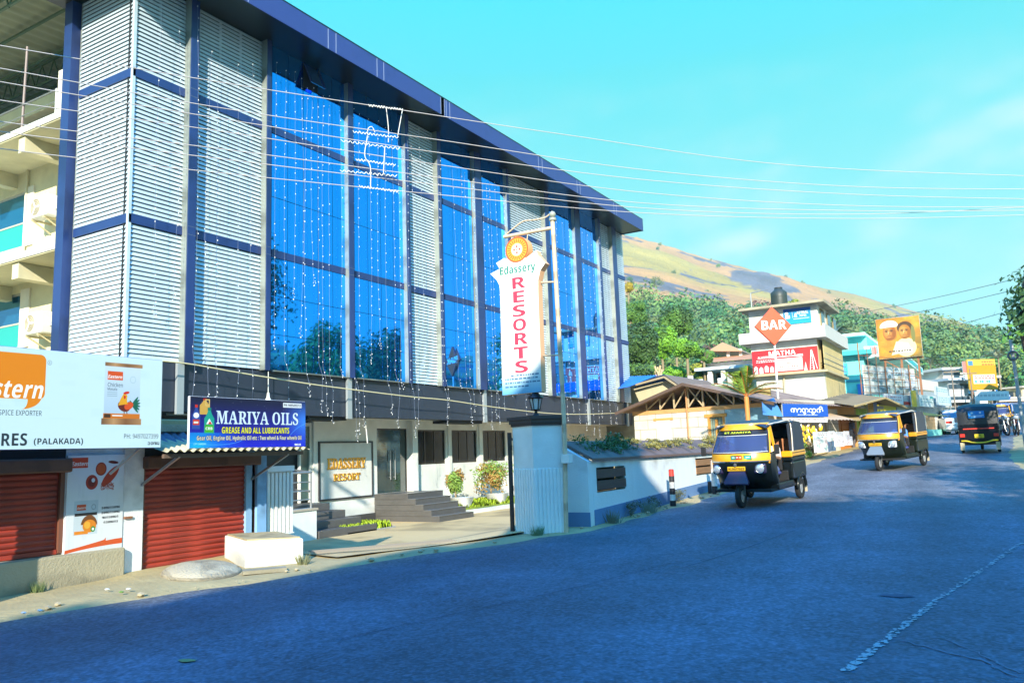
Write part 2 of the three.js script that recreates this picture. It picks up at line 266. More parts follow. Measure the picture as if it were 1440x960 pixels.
{
  const geos = [0, 1, 2].map(() => leafCloud(900, 1, .85, 1, .07, { lobes: 11 })), dummy = new THREE.Object3D(), col = new THREE.Color(), spots = [];
  for (let k = 0; k < 60000 && spots.length < 15000; k++) {
    const a = k % 5 ? rr(-.5, .22) : rr(-.9, 1.3), r = 170 + 900 * Math.pow(rnd(), .75), f = hillCover(a, r), sparse = rnd() < .0012;
    if (rnd() > f * 1.0 && !(sparse && r < ridgeR(a))) continue; spots.push([a, r, sparse]);
  }
  const mt = LEAF([1, 1, 1], .15), group = new THREE.Group(); group.name = 'hillside_forest'; tag(group, 'dense green forest covering the lower slope of the hill', 'forest', null, 'stuff'); scene.add(group);
  geos.forEach((g, q) => {
    const list = spots.filter((_, i) => i % 3 === q), im = new THREE.InstancedMesh(g, mt, list.length); im.name = 'foliage'; im.userData.kind = 'stuff';
    list.forEach(([a, r, sp], i) => {
      const s = rr(3.2, 5.5) * (1 + 1.1 * Math.pow(rnd(), 3)) * (sp ? .6 : 1) * (r < 300 ? .85 : 1), y = hillY(a, r); dummy.position.set(r * Math.sin(a), y + s * .55, -r * Math.cos(a)); dummy.rotation.set(0, rr(0, 6.28), 0); dummy.scale.set(s, s * rr(.8, 1.3), s); dummy.updateMatrix(); im.setMatrixAt(i, dummy.matrix);
      const w = rnd(), k = rr(.6, 1.25); if (w > .965) col.setRGB(.40 * k, .36 * k, .06); else if (w > .95) col.setRGB(.20, .06, .03); else col.setRGB(.12 * k * rr(.5, 1.8), .25 * k, .05 * k); im.setColorAt(i, col);
    });
    im.castShadow = im.receiveShadow = true; group.add(im);
  });
}
const font = await new FontLoader().loadAsync('fonts/droid/droid_serif_bold.typeface.json');
// ---------------------------------------------------------------- the resort building
const XF = -15.98, XC = -15.79, XG = -15.96, ZE0 = -10.47, ZE1 = -38.75, YS = 13.0, YB = 4.02, YBB = 2.91, LV = [4.02, 7.26, 10.69, YS];
const zAt = (px, X) => onX(px, 400, X).z;
const resort = thing('resort_building', 'large glass and grey louvre fronted resort building with dark projecting roof', 'building');
{
  const R = resort;
  mesh('core', [bx(-16.25, -18.5, YB - .2, 13.0, -10.8, -16), bx(-16.25, -30, YB - .2, 13.0, -16, ZE1 + .12), bx(-17.5, -18.5, -.6, YB - .2, -10.8, -14.2), bx(-17.55, -30, -.6, YB - .2, -14.2, ZE1 + .3)], M([.05, .055, .065], .8, { t: 'mottle', s: .3 }), R);
  // louvres
  const slat = (p, q, y0, y1, axis, c) => { const out = [], n = Math.round((y1 - y0) / .104); for (let i = 0; i < n; i++) { const y = y0 + (i + .5) * (y1 - y0) / n; const g = new THREE.BoxGeometry(.014, .092, Math.abs(q - p)); g.rotateZ(.36); if (axis === 'z') g.translate(c, y, (p + q) / 2); else { g.rotateY(-Math.PI / 2); g.translate((p + q) / 2, y, c); } out.push(g); } return out; };
  const bands = [[LV[0] + .03, LV[1] - .21], [LV[1] + .01, LV[2] - .19], [LV[2] + .01, YS - .02]];
  const slatM = M([.58, .69, .78], .35, { m: .1, t: 'mottle', s: .5 });
  const panels = [[178, 258], [274, 368], [578, 614.5], [720, 771], [848, 863.5], [870, 883]].map(([a, b]) => [zAt(a, XF), zAt(b, XF)]); panels[0][0] = ZE0; panels[5][1] = ZE1;
  const XL = -18.2;
  for (const [a, b] of panels) {
    const lp = stuff(mesh('louvre_panel', bands.flatMap(([y0, y1]) => slat(a - .01, b + .01, y0, y1, 'z', XF - .03)), slatM, R));
    each('spandrel', [LV[1], LV[2]].map((y) => bx(XF - .06, XF + .012, y - .2, y, a, b)), NAVY, R);
    mesh('backing', bx(XF - .16, XF - .2, YB, YS, a, b), DARK, R);
    const n = Math.max(1, Math.round((a - b) / .7)); const st = []; for (let i = 0; i <= n; i++) { const z = lerp(a - .05, b + .05, i / n); st.push(bx(XF - .12, XF - .075, YB, YS, z - .02, z + .02)); } stuff(mesh('louvre_bracket', st, ALU, lp));
  }
  stuff(mesh('louvre_panel', bands.flatMap(([y0, y1]) => slat(XF + .0, XL + .1, y0, y1, 'x', ZE0 - .03)), slatM, R));
  each('spandrel', [LV[1], LV[2]].map((y) => bx(XF - .02, XL + .12, y - .2, y, ZE0 - .06, ZE0 + .012)), NAVY, R);
  mesh('backing', bx(XF - .2, XL, YB - 1.5, YS, ZE0 - .16, ZE0 - .2), DARK, R);
  mesh('corner_strip', bx(XF - .06, XF + .012, YB, YS, ZE0 - .06, ZE0 + .014), slatM, R);
  // columns: dark faces, light returns
  const cols = [[262, 273.5], [374.2, 380.3], [491.7, 498.3], [573.6, 578.2], [619.5, 624], [672.3, 681], [717.5, 720.3], [771, 776], [812.6, 819.5], [845.6, 848.2], [864.5, 869.8]].map(([a, b]) => [zAt(a, XC), zAt(b, XC)]);
  const ret = M([.30, .33, .30], .42, { m: .3, t: 'stain', s: .5 });
  for (const [a, b] of cols) {
    mesh('column', bx(XC - .02, XC - .5, YB, YS, a - .004, b), NAVY, R);
    mesh('column_face', bx(XC, XC - .02, YB - .0, YS, a, b), NAVY, R);
    mesh('column_return', bx(XC - .02, XC - .3, YB + .005, YS - .005, a, a + .018), ret, R);
    mesh('column_joint', [LV[1], LV[2]].flatMap((y) => [bx(XC - .014, XC + .002, y - .005, y, a, b), bx(XC - .014, XC + .002, y - .205, y - .2, a, b)]), ret, R);
  }
  mesh('corner_column', bx(XL - .02, XL - .34, YB - 2.2, YS, ZE0 - .3, ZE0 + .16), NAVY, R);
  mesh('column_return', bx(XL + .0, XL + .1, YB - 1.5, YS, ZE0 - .12, ZE0 - .05), ret, R);
  // glazing: one pane per sheet, each a hair out of true
  const bays = [[380.3, 483, 5], [498.3, 566.5, 4], [624, 663, 3], [681, 711, 3], [776, 806, 3], [819.5, 839.5, 3]].map(([a, b, n]) => [zAt(a, XG), zAt(b, XG) - .12, n]);
  const glassM = new THREE.MeshPhysicalMaterial({ color: new THREE.Color().setRGB(.02, .34, 1.0), metalness: .96, roughness: .02, side: THREE.DoubleSide });
  for (const [a, b, n] of bays) {
    mesh('backing', bx(XG - .05, XG - .09, YB, YS, a, b), DARK, R);
    each('spandrel', [LV[1], LV[2]].map((y) => bx(XG - .02, XG + .03, y - .2, y, a, b)), NAVY, R);
    mesh('sill', bx(XG - .04, XG + .08, YB, YB + .03, a, b), ret, R);
    for (let i = 0; i < n; i++) for (let f = 0; f < 3; f++) {
      const y0 = [YB + .03, LV[1], LV[2]][f], y1 = [LV[1] - .2, LV[2] - .2, YS][f], cut = f === 0 ? [y0, y0 + .95, lerp(y0 + .95, y1, .5), y1] : f === 1 ? [y0, lerp(y0, y1, .45), y1] : [y0, y1 - .75, y1];
      for (let k = 0; k < cut.length - 1; k++) {
        const za = lerp(a, b, i / n), zb = lerp(a, b, (i + 1) / n), h = cut[k + 1] - cut[k] - .014, w = Math.abs(zb - za) - .014;
        const open = n === 5 && i === 2 && f === 2 && k === 1;
        const g = new THREE.BoxGeometry(.012, h, w); if (open) { g.translate(0, -h / 2, 0); g.rotateZ(.42); g.translate(0, h / 2, 0); }
        const p = mesh('pane', g, glassM, R, [XG, (cut[k] + cut[k + 1]) / 2, (za + zb) / 2]);
        if (open) { p.userData.label = 'top hung pane standing open'; mesh('window_frame', [-1, 1].map((q) => { const e = new THREE.BoxGeometry(.03, h, .04).translate(.015, -h / 2, q * w / 2).rotateZ(.42).translate(0, h / 2, 0); return e; }), NAVY, p); } else p.rotation.set(0, rr(-1, 1) * .004, rr(-1, 1) * .004);
      }
    }
  }
  // band below the glazing
  const joints = [-10.6, zAt(255, XF), zAt(376, XF), zAt(488, XF), zAt(575, XF), zAt(627, XF), zAt(676, XF), zAt(720, XF), zAt(773, XF), zAt(819, XF), zAt(872, XF), ZE1];
  const bandM = M([.028, .038, .062], .45, { t: 'mottle', s: .25 });
  for (let i = 0; i < joints.length - 1; i++) mesh('band_panel', bx(XF - .02, XF - .5, YBB, YB - .004, joints[i] - .008, joints[i + 1] + .008), bandM, R);
  mesh('band_backing', bx(XF - .04, XF - .52, YBB + .01, YB - .02, -10.62, ZE1 + .02), DARK, R);
  mesh('band_panel', bx(XF - .5, XL - .3, YBB, YB - .004, -10.6, -10.9), bandM, R);
  for (const px of [256, 490, 677, 820, 873]) { const z = zAt(px, XF + .06); mesh('downpipe', bx(XF, XF + .08, YBB - .06, YB + .02, z - .09, z + .09), M([.40, .44, .46], .4, { m: .4 }), R); }
  mesh('soffit', bx(XF - .1, -17.45, YBB + .02, YBB + .1, -12.6, ZE1 + .1), WHITE, R);
  each('ledge', [bx(XF - .12, XF - .8, YBB - .1, YBB, zAt(437, XF), zAt(490, XF)), bx(XF - .12, XF - .8, YBB - .1, YBB, zAt(630, XF), zAt(676, XF))], DARK, R);
  // roof
  const RX = -14.8, RZ0 = -9.2;
  mesh('roof_soffit', [bx(RX - .03, -18.75, YS, YS + .06, RZ0 - .03, -16), bx(RX - .03, -30.5, YS, YS + .06, -16, ZE1 + .03)], SOFFIT, R);
  mesh('roof_slab', [bx(RX - .05, -18.75, YS + .07, YS + .5, RZ0 - .05, -16), bx(RX - .05, -30.5, YS + .07, YS + .5, -16, ZE1 + .05)], DARK, R);
  const fz = [RZ0, -12.4, -15.5, zAt(534, RX), -21, zAt(626, RX) , -27.5, -31, -35, ZE1], fasc = M([.035, .055, .22], .4, { t: 'stain', s: .18 });
  for (let i = 0; i < fz.length - 1; i++) mesh('fascia_panel', bx(RX, RX - .03, YS - .03, YS + .57, fz[i] - .008, fz[i + 1] + .008), fasc, R);
  stuff(mesh('fascia_joint', fz.slice(1, -1).flatMap((z) => [bx(RX - .02, RX + .002, YS - .025, YS + .565, z - .012, z + .012), bx(RX - .0, RX + .003, YS - .025, YS + .565, z - .32, z - .30)]), M([.3, .34, .5], .4), R));
  each('fascia_panel', [bx(RX, -30.5, YS - .03, YS + .57, ZE1, ZE1 + .03), bx(RX - .04, -18.75, YS - .03, YS + .57, RZ0, RZ0 - .03)], fasc, R);
  mesh('roof_top', [bx(RX, -18.75, YS + .57, YS + .62, RZ0, -16), bx(RX, -30.5, YS + .57, YS + .62, -16, ZE1)], SOFFIT, R);
  // ground floor
  const XW = -17.3, zw = (px) => onX(px, 640, XW).z;
  const door = [zw(573), zw(530), .56, 2.66], wins = [[584, 627], [635, 671.5], [677.5, 711.5]].map(([a, b]) => [zw(b), zw(a), 1.42, 2.63]);
  const holes = [door, ...wins, [-30.6, -29.2, 1.0, 2.5], [-33.5, -32.5, .6, 2.5]];
  mesh('ground_floor_wall', wallGrid(ZE1 + .4, zw(441), -.6, YBB + .03, XW, XW - .25, holes, 'x'), WHITE, R);
  each('pilaster', [576, 629, 673].map((px) => bx(XW + .07, XW - .02, -.3, YBB + .015, zw(px + 4.5), zw(px))), WHITE, R);
  mesh('plinth', bx(XW + .05, XW - .02, -.6, -.02, ZE1 + .5, zw(441)), M([.05, .05, .05], .6), R);
  const pane2 = M([.010, .015, .018], .08, { sp: .35 }), frameM = M([.02, .014, .012], .4);
  for (const [z0, z1, y0, y1] of [...wins, holes[4], holes[5]]) {
    const w = mesh('window', [bx(XW - .05, XW - .1, y0, y0 + .06, z0, z1), bx(XW - .05, XW - .1, y1 - .06, y1, z0, z1), ...[0, 1 / 3, 2 / 3, 1].map((t) => { const z = lerp(z0 + .03, z1 - .03, t); return bx(XW - .052, XW - .098, y0 + .06, y1 - .06, z - .03, z + .03); })], frameM, R);
    for (let i = 0; i < 3; i++) { const a = lerp(z0, z1, i / 3) + .03, b = lerp(z0, z1, (i + 1) / 3) - .03; mesh('pane', bx(XW - .07, XW - .08, y0 + .06, y1 - .06, a, b), pane2, w); }
    mesh('curtain', bx(XW - .2, XW - .22, y0, y1, lerp(z0, z1, .05), lerp(z0, z1, .3)), M([.3, .3, .28], .9), w);
  }
  { const [z0, z1, y0, y1] = door, zm = (z0 + z1) / 2, d = mesh('glass_door', [bx(XW - .04, XW - .1, y1 - .05, y1, z0, z1), bx(XW - .04, XW - .1, y0, y1 - .05, z0, z0 + .05), bx(XW - .04, XW - .1, y0, y1 - .05, z1 - .05, z1)], frameM, R);
    for (const [a, b] of [[z0 + .05, zm - .006], [zm + .006, z1 - .05]]) mesh('door_leaf', bx(XW - .06, XW - .072, y0 + .01, y1 - .05, a, b), M([.03, .05, .05], .04, { cc: 1 }), d);
    for (const s of [-.12, .12]) mesh('handle', [tube([[XW - .0, .98, zm + s], [XW - .0, 1.95, zm + s]], .018), bx(XW - .06, XW, 1.05, 1.08, zm + s - .01, zm + s + .01), bx(XW - .06, XW, 1.85, 1.88, zm + s - .01, zm + s + .01)], STEEL, d);
    mesh('return_wall', bx(XW + .22, XW - .02, y0 - .1, YBB + .012, z0 - .02, z0 - .3), WHITE, R); }
  { // framed name panel with raised gold letters
    const a = zw(447), b = zw(523), fr = M([.03, .03, .035], .4);
    mesh('panel_frame', [bx(XW, XW + .05, .5, .55, a, b), bx(XW, XW + .05, 2.2, 2.25, a, b), bx(XW, XW + .05, .55, 2.2, a, a - .05), bx(XW, XW + .05, .55, 2.2, b + .05, b)], fr, R);
    mesh('panel_board', bx(XW, XW + .02, .55, 2.2, a - .05, b + .05), M([.72, .72, .70], .5, { t: 'mottle', s: .4 }), R);
    const gold = M([.75, .40, .06], .3, { m: .75 }), word = (s, h, y) => { const g = new TextGeometry(s, { font, size: h, depth: .025, curveSegments: 5, bevelEnabled: true, bevelSize: .004, bevelThickness: .006, bevelSegments: 1 }); g.computeBoundingBox(); const w = g.boundingBox.max.x, k = Math.min(1, 1.72 / w); g.scale(k, 1, 1); g.translate(-w * k / 2, 0, 0); g.rotateY(Math.PI / 2); g.translate(XW + .02, y, (a + b) / 2); return g; };
    mesh('lettering', [word('EDASSERY', .32, 1.42)], gold, R); mesh('lettering', [word('RESORT', .21, 1.06)], gold, R);
  }
  mesh('glass_screen', [bx(-17.4, -17.42, .55, 2.7, zw(441) + .1, zw(425))], M([.05, .10, .09], .05, { cc: 1 }), R);
  mesh('screen_frame', [bx(-17.36, -17.44, .5, 2.8, zw(441) + .02, zw(441) + .1), bx(-17.36, -17.44, .5, 2.8, zw(425), zw(423)), bx(-17.36, -17.44, 2.7, 2.8, zw(441) + .1, zw(425))], WHITE, R);
  mesh('wall_lamp', [tube([[XF - .25, YBB, zAt(520, XF)], [XF - .25, YBB - .75, zAt(523, XF)]], .02)], WHITE, R);
}
// left wing: balconies, windows, condensers, open truss roof
const wing = thing('side_wing', 'cream side wing with balcony slabs and open truss roof left of the louvres', 'building');
{
  const R = wing, Z0 = -10.4, ZW = -11.9, yl = (x, y) => onZ(x, y, Z0).y, s2 = yl(80, 157), s1 = yl(74, 341), XR = -18.56, XL2 = -36;
  const ywall = (px, py) => onZ(px, py, ZW);
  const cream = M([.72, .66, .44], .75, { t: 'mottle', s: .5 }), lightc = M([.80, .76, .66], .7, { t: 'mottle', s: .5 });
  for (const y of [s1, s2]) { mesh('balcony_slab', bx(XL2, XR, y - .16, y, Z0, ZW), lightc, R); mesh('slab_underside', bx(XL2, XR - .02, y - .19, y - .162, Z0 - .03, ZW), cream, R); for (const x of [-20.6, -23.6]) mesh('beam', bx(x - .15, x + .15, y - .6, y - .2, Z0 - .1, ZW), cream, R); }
  const wA = ywall(0, 285), wB = ywall(33, 345), wC = ywall(0, 425), wD = ywall(27, 487);
  const holes = [[XL2 + 1, wB.x, wB.y, wA.y + .1], [XL2 + 1, wD.x, wD.y, wC.y + .15]];
  mesh('wall', wallGrid(XL2, XR, -.6, s2 - .17, ZW, ZW - .25, holes, 'z'), cream, R);
  for (const h of holes) { const w = mesh('window', [bx(h[1] - .06, h[1], h[2], h[3], ZW - .06, ZW - .12), bx(h[1] - 2, h[1] - .06, h[3] - .06, h[3], ZW - .06, ZW - .12), bx(h[1] - 2.06, h[1] - 2, h[2], h[3], ZW - .06, ZW - .12), bx(h[1] - 2, h[1] - .06, lerp(h[2], h[3], .42), lerp(h[2], h[3], .42) + .05, ZW - .06, ZW - .12)], M([.4, .4, .36], .5), R);
    mesh('pane', bx(XL2 + 1, h[1] - .06, h[2], h[3], ZW - .085, ZW - .095), M([.03, .22, .42], .05, { m: .8 }), w); mesh('blind', bx(XL2 + 1, h[1] - .07, h[2], lerp(h[2], h[3], .42), ZW - .075, ZW - .084), M([.02, .34, .33], .4), w); }
  each('window_reveal', holes.map((h) => bx(h[1], h[1] + .45, h[2] - .05, h[3] + .05, ZW, ZW + .05)), lightc, R);
  mesh('drain_pipe', tube([[ywall(42, 230).x, s2 - .1, ZW + .06], [ywall(42, 230).x, s1, ZW + .06]], .035), cream, R);
  mesh('terrace_wall', [bx(XL2, XR, s2, s2 + 1.0, ZW - .1, ZW - .3)], M([.45, .50, .50], .7, { t: 'mottle', s: .5 }), R);
  mesh('terrace_beam', bx(XL2, XR, s2 + 1.75, s2 + 2.15, ZW - .3, ZW - .6), cream, R);
  mesh('wall', bx(XR - .5, XR, s2, s2 + 1.15, Z0 - .1, Z0 - .5), lightc, R);
  mesh('terrace_post', [tube([[onZ(27, 75, Z0).x, s2, Z0 - .15], [onZ(29, 75, Z0).x, s2 + 2.3, Z0 - .15]], .035)], M([.25, .2, .2], .5), R);
  mesh('terrace_post', [bx(onZ(72, 140, Z0).x - .03, onZ(72, 140, Z0).x + .03, s2, s2 + .72, Z0 - .1, Z0 - .16)], WHITE, R);
  each('terrace_rail', [tube([[XL2, s2 + .7, Z0 - .12], [XR - .4, s2 + .7, Z0 - .12]], .018), tube([[XL2, s2 + .4, Z0 - .12], [XR - .4, s2 + .4, Z0 - .12]], .012)], STEEL, R);
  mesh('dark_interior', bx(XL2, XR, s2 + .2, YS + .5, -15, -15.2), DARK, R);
  const yr = s2 + 3.3; // truss roof
  const gr = M([.10, .16, .10], .5), tr = (z, y) => { const o = []; o.push(bar([XL2, y, z], [XR, y + .05, z], .06), bar([XL2, y + .62, z], [XR, y + .75, z], .06)); for (let i = 0; i < 26; i++) { const x0 = lerp(XL2, XR, i / 26), x1 = lerp(XL2, XR, (i + 1) / 26); o.push(bar([x0, y, z], [(x0 + x1) / 2, y + .68, z], .035), bar([(x0 + x1) / 2, y + .68, z], [x1, y + .02, z], .035)); } return o; };
  mesh('roof_truss', tr(-10.0, yr - .2), gr, R); mesh('roof_truss', tr(-13.2, yr + .15), gr, R); mesh('roof_truss', tr(-8.2, yr + .2), gr, R);
  const sh = surf((u, v) => { const x = lerp(XL2, XR + .1, u); return [x, yr + .72 + .03 * Math.sin(u * 260) + v * .35, lerp(-7.6, -15, v)]; }, 420, 2); mesh('roof_sheet', sh, M([.42, .44, .30], .6, { t: 'mottle', s: .3 }), R);
  each('roof_purlin', [-8, -9.2, -10.4, -11.6, -12.8, -14].map((z) => bx(XL2, XR, yr + .62, yr + .69, z, z - .06)), gr, R);
}
function condenser(px, py, label) {
  const p = onZ(px, py, -11.45), t = thing('air_conditioner', label, 'air conditioner', [p.x, p.y, -11.5], 0, 'outdoor air conditioner units on the side wing');
  mesh('casing', rbx(-.42, .42, 0, .58, -.16, .16, .03), WHITE, t);
  mesh('fan_grille', [0, 1, 2, 3].map((i) => new THREE.TorusGeometry(.06 + i * .055, .007, 5, 26).translate(-.13, .29, .165)), M([.5, .45, .36], .5), t);
  mesh('fan', [new THREE.CircleGeometry(.235, 26).translate(-.13, .29, .162)], M([.30, .26, .18], .7), t);
  mesh('fan_blade', [0, 1, 2].map((i) => new THREE.BoxGeometry(.2, .05, .004).translate(.1, 0, 0).rotateZ(i * 2.09).translate(-.13, .29, .17)), WHITE, t);
  mesh('bracket', [bx(-.36, -.31, -.05, 0, -.42, .14), bx(.2, .25, -.05, 0, -.42, .14), bar([-.33, -.03, .1], [-.33, -.3, -.38], .03), bar([.23, -.03, .1], [.23, -.3, -.38], .03)], M([.55, .48, .3], .6), t);
  mesh('hose', tube([[.42, .2, -.05], [.6, .3, -.2], [.62, .7, -.36], [.6, 1.2, -.38]], .025), WHITE, t);
  return t;
}
condenser(58, 306, 'cream outdoor air conditioner unit on the side wing, the upper of the two'); condenser(50, 470, 'cream outdoor air conditioner on the side wing, the lower unit, above the shop sign');

// yard in front of the entrance
{
  const g = surf((u, v) => { const z0 = lerp(-9.6, -40, v), zz = z0 - (1 - u) * 1.6 * (1 - v), x = lerp(-17.25, along(edgeL, zz) - .8, u); return [x, groundY(x, zz) + .012, zz]; }, 90, 90);
  const o = mesh('driveway', g, M([.58, .42, .20], .85, { t: 'stain', s: .22, b: .01 })); tag(o, 'pale paved driveway of the resort yard', null, null, 'structure');
}
{
  const R = thing('entrance_steps', 'dark granite entrance steps leading to the glass door', 'steps');
  const XW = -17.3, za = onX(526, 690, -17.3).z, zb = onX(575, 690, -17.3).z - .1; const n = 5, h = .86 / n;
  for (let i = 0; i < n; i++) { const x1 = -14.75 - i * .3; mesh('step', rbx(XW, x1, -.3 + i * h + (i ? .001 : -.2), -.3 + (i + 1) * h, za, zb, .012), GRANITE, R); mesh('tread', bx(x1 - .3, x1 + .015, -.3 + (i + 1) * h, -.3 + (i + 1) * h + .014, za, zb), M([.17, .165, .16], .35, { t: 'mottle', s: 2 }), R); }
}
{
  const R = thing('side_steps', 'dark granite side steps beside the name panel under the steel railing', 'steps');
  const z0 = onX(440, 700, -16.6).z; const n = 4;
  for (let i = 0; i < n; i++) mesh('step', rbx(-17.25, -15.1 - i * .42, -.3 + i * .2 + (i ? .001 : -.2), -.3 + (i + 1) * .2, z0 - .95 + i * .18, z0 + 1.3, .012), GRANITE, R);
  const rl = thing('steel_railing', 'stainless steel railing beside the side steps', 'railing'), p = (px, py) => onX(px, py, -15.2);
  const a = p(437, 712), b = p(414, 700); const y0 = .35;
  each('post', [tube([[a.x, -.3, a.z], [a.x, 1.42, a.z]], .03), tube([[b.x, -.3, b.z + .2], [b.x, 1.42, b.z + .2]], .03)], STEEL, rl);
  each('rail', [.5, .72, .94, 1.16, 1.4].map((y) => tube([[a.x, y, a.z], [b.x, y, b.z + .2]], y > 1.3 ? .03 : .016)), STEEL, rl);
  each('rail', [tube([[a.x, 1.4, a.z], [-16.2, 1.5, a.z - .1]], .028), tube([[a.x, .9, a.z], [-16.2, 1.0, a.z - .1]], .016)], STEEL, rl);
  const lw = thing('low_wall', 'white low wall under the steel railing', 'wall'); mesh('wall_body', bx(a.x - .12, a.x + .1, -.4, .45, a.z - .1, b.z + 1.6), WHITE, lw); mesh('coping', bx(a.x - .15, a.x + .13, .45, .5, a.z - .13, b.z + 1.62), M([.4, .34, .26], .7), lw);
}
// shrubs in white pots and grass strips
{
  const XP = -16.25;
  const shrub = (px, py, h, w, mtA, mtB, label, name) => { const p = onX(px, 703, XP), t = thing(name, label, 'shrub', [p.x, .22, p.z]); mesh('foliage', leafCloud(1500, w * .55, h * .42, w * .55, .05, { lobes: 14 }), mtA, t, [0, h * .42, 0]); mesh('foliage', leafCloud(1000, w * .6, h * .45, w * .6, .05, { lobes: 10 }), mtB, t, [0, h * .46, -.05]); mesh('stem', cyl(0, -.05, 0, .03, .04, h * .4, 6), BARK, t); return p; };
  const red = LEAF([.50, .30, .06]), grn = LEAF([.26, .42, .06]);
  const ps = [shrub(641, 700, 1.25, .72, grn, red, 'small green and reddish conical shrub in a white pot', 'conical_shrub'), shrub(691, 700, 1.5, 1.55, red, grn, 'large round reddish green shrub in a white pot', 'round_shrub')];
  ps.forEach((p, i) => { const t = thing('plant_pot', i ? 'white tapered pot holding the round shrub' : 'white tapered pot holding the conical shrub', 'plant pot', [p.x, -.34, p.z]); mesh('pot', [new THREE.CylinderGeometry(.44, .16, .62, 4, 1).rotateY(Math.PI / 4).translate(.25, .29, 0)], WHITE, t); mesh('soil', new THREE.CylinderGeometry(.36, .36, .02, 4).rotateY(Math.PI / 4).translate(0, .575, 0), M([.12, .08, .04], .9), t); });
  const grass = (x0, x1, z0, z1, y, n, label) => { const p = [], nn = []; for (let i = 0; i < n; i++) { const x = rr(x0, x1), z = rr(z0, z1), h = rr(.08, .22), a = rr(0, 6.28), dx = Math.cos(a) * .03, dz = Math.sin(a) * .03, lx = rr(-.05, .05), lz = rr(-.05, .05); p.push(x - dx, y, z - dz, x + dx, y, z + dz, x + lx, y + h, z + lz); nn.push(.3, .9, .3, .3, .9, .3, .3, .9, .3); } const g = new THREE.BufferGeometry(); g.setAttribute('position', new THREE.Float32BufferAttribute(p, 3)); g.setAttribute('normal', new THREE.Float32BufferAttribute(nn, 3)); return tag(mesh('grass', g, M([.42, .55, .02], .8)), label, 'grass', null, 'stuff'); };
  const z = (px) => onX(px, 715, XP).z;
  const base = mesh('flower_bed', bx(-17.25, -15.75, -.4, -.1, z(617), z(722)), M([.25, .30, .04], .95, { t: 'mottle', s: 2 })); tag(base, 'raised grass bed along the resort wall', null, null, 'structure');
  grass(-17.2, -15.78, z(722), z(617), -.1, 14000, 'bright green grass round the white pots');
  const kb = mesh('bed_kerb', bx(-15.75, -15.62, -.4, -.16, z(612), z(722)), WHITE); tag(kb, 'white kerb in front of the grass bed', null, null, 'structure');
  const zz = (px) => onX(px, 735, -15.0).z; const b2 = mesh('lawn_edge', bx(-17.2, -15.1, -.42, -.25, zz(493), zz(560)), M([.30, .29, .27], .8)); tag(b2, 'stone edging round the small lawn patch', null, null, 'structure'); grass(-17.1, -15.15, zz(560) + .1, zz(493) - .1, -.25, 9000, 'bright green lawn patch beside the entrance steps');
}
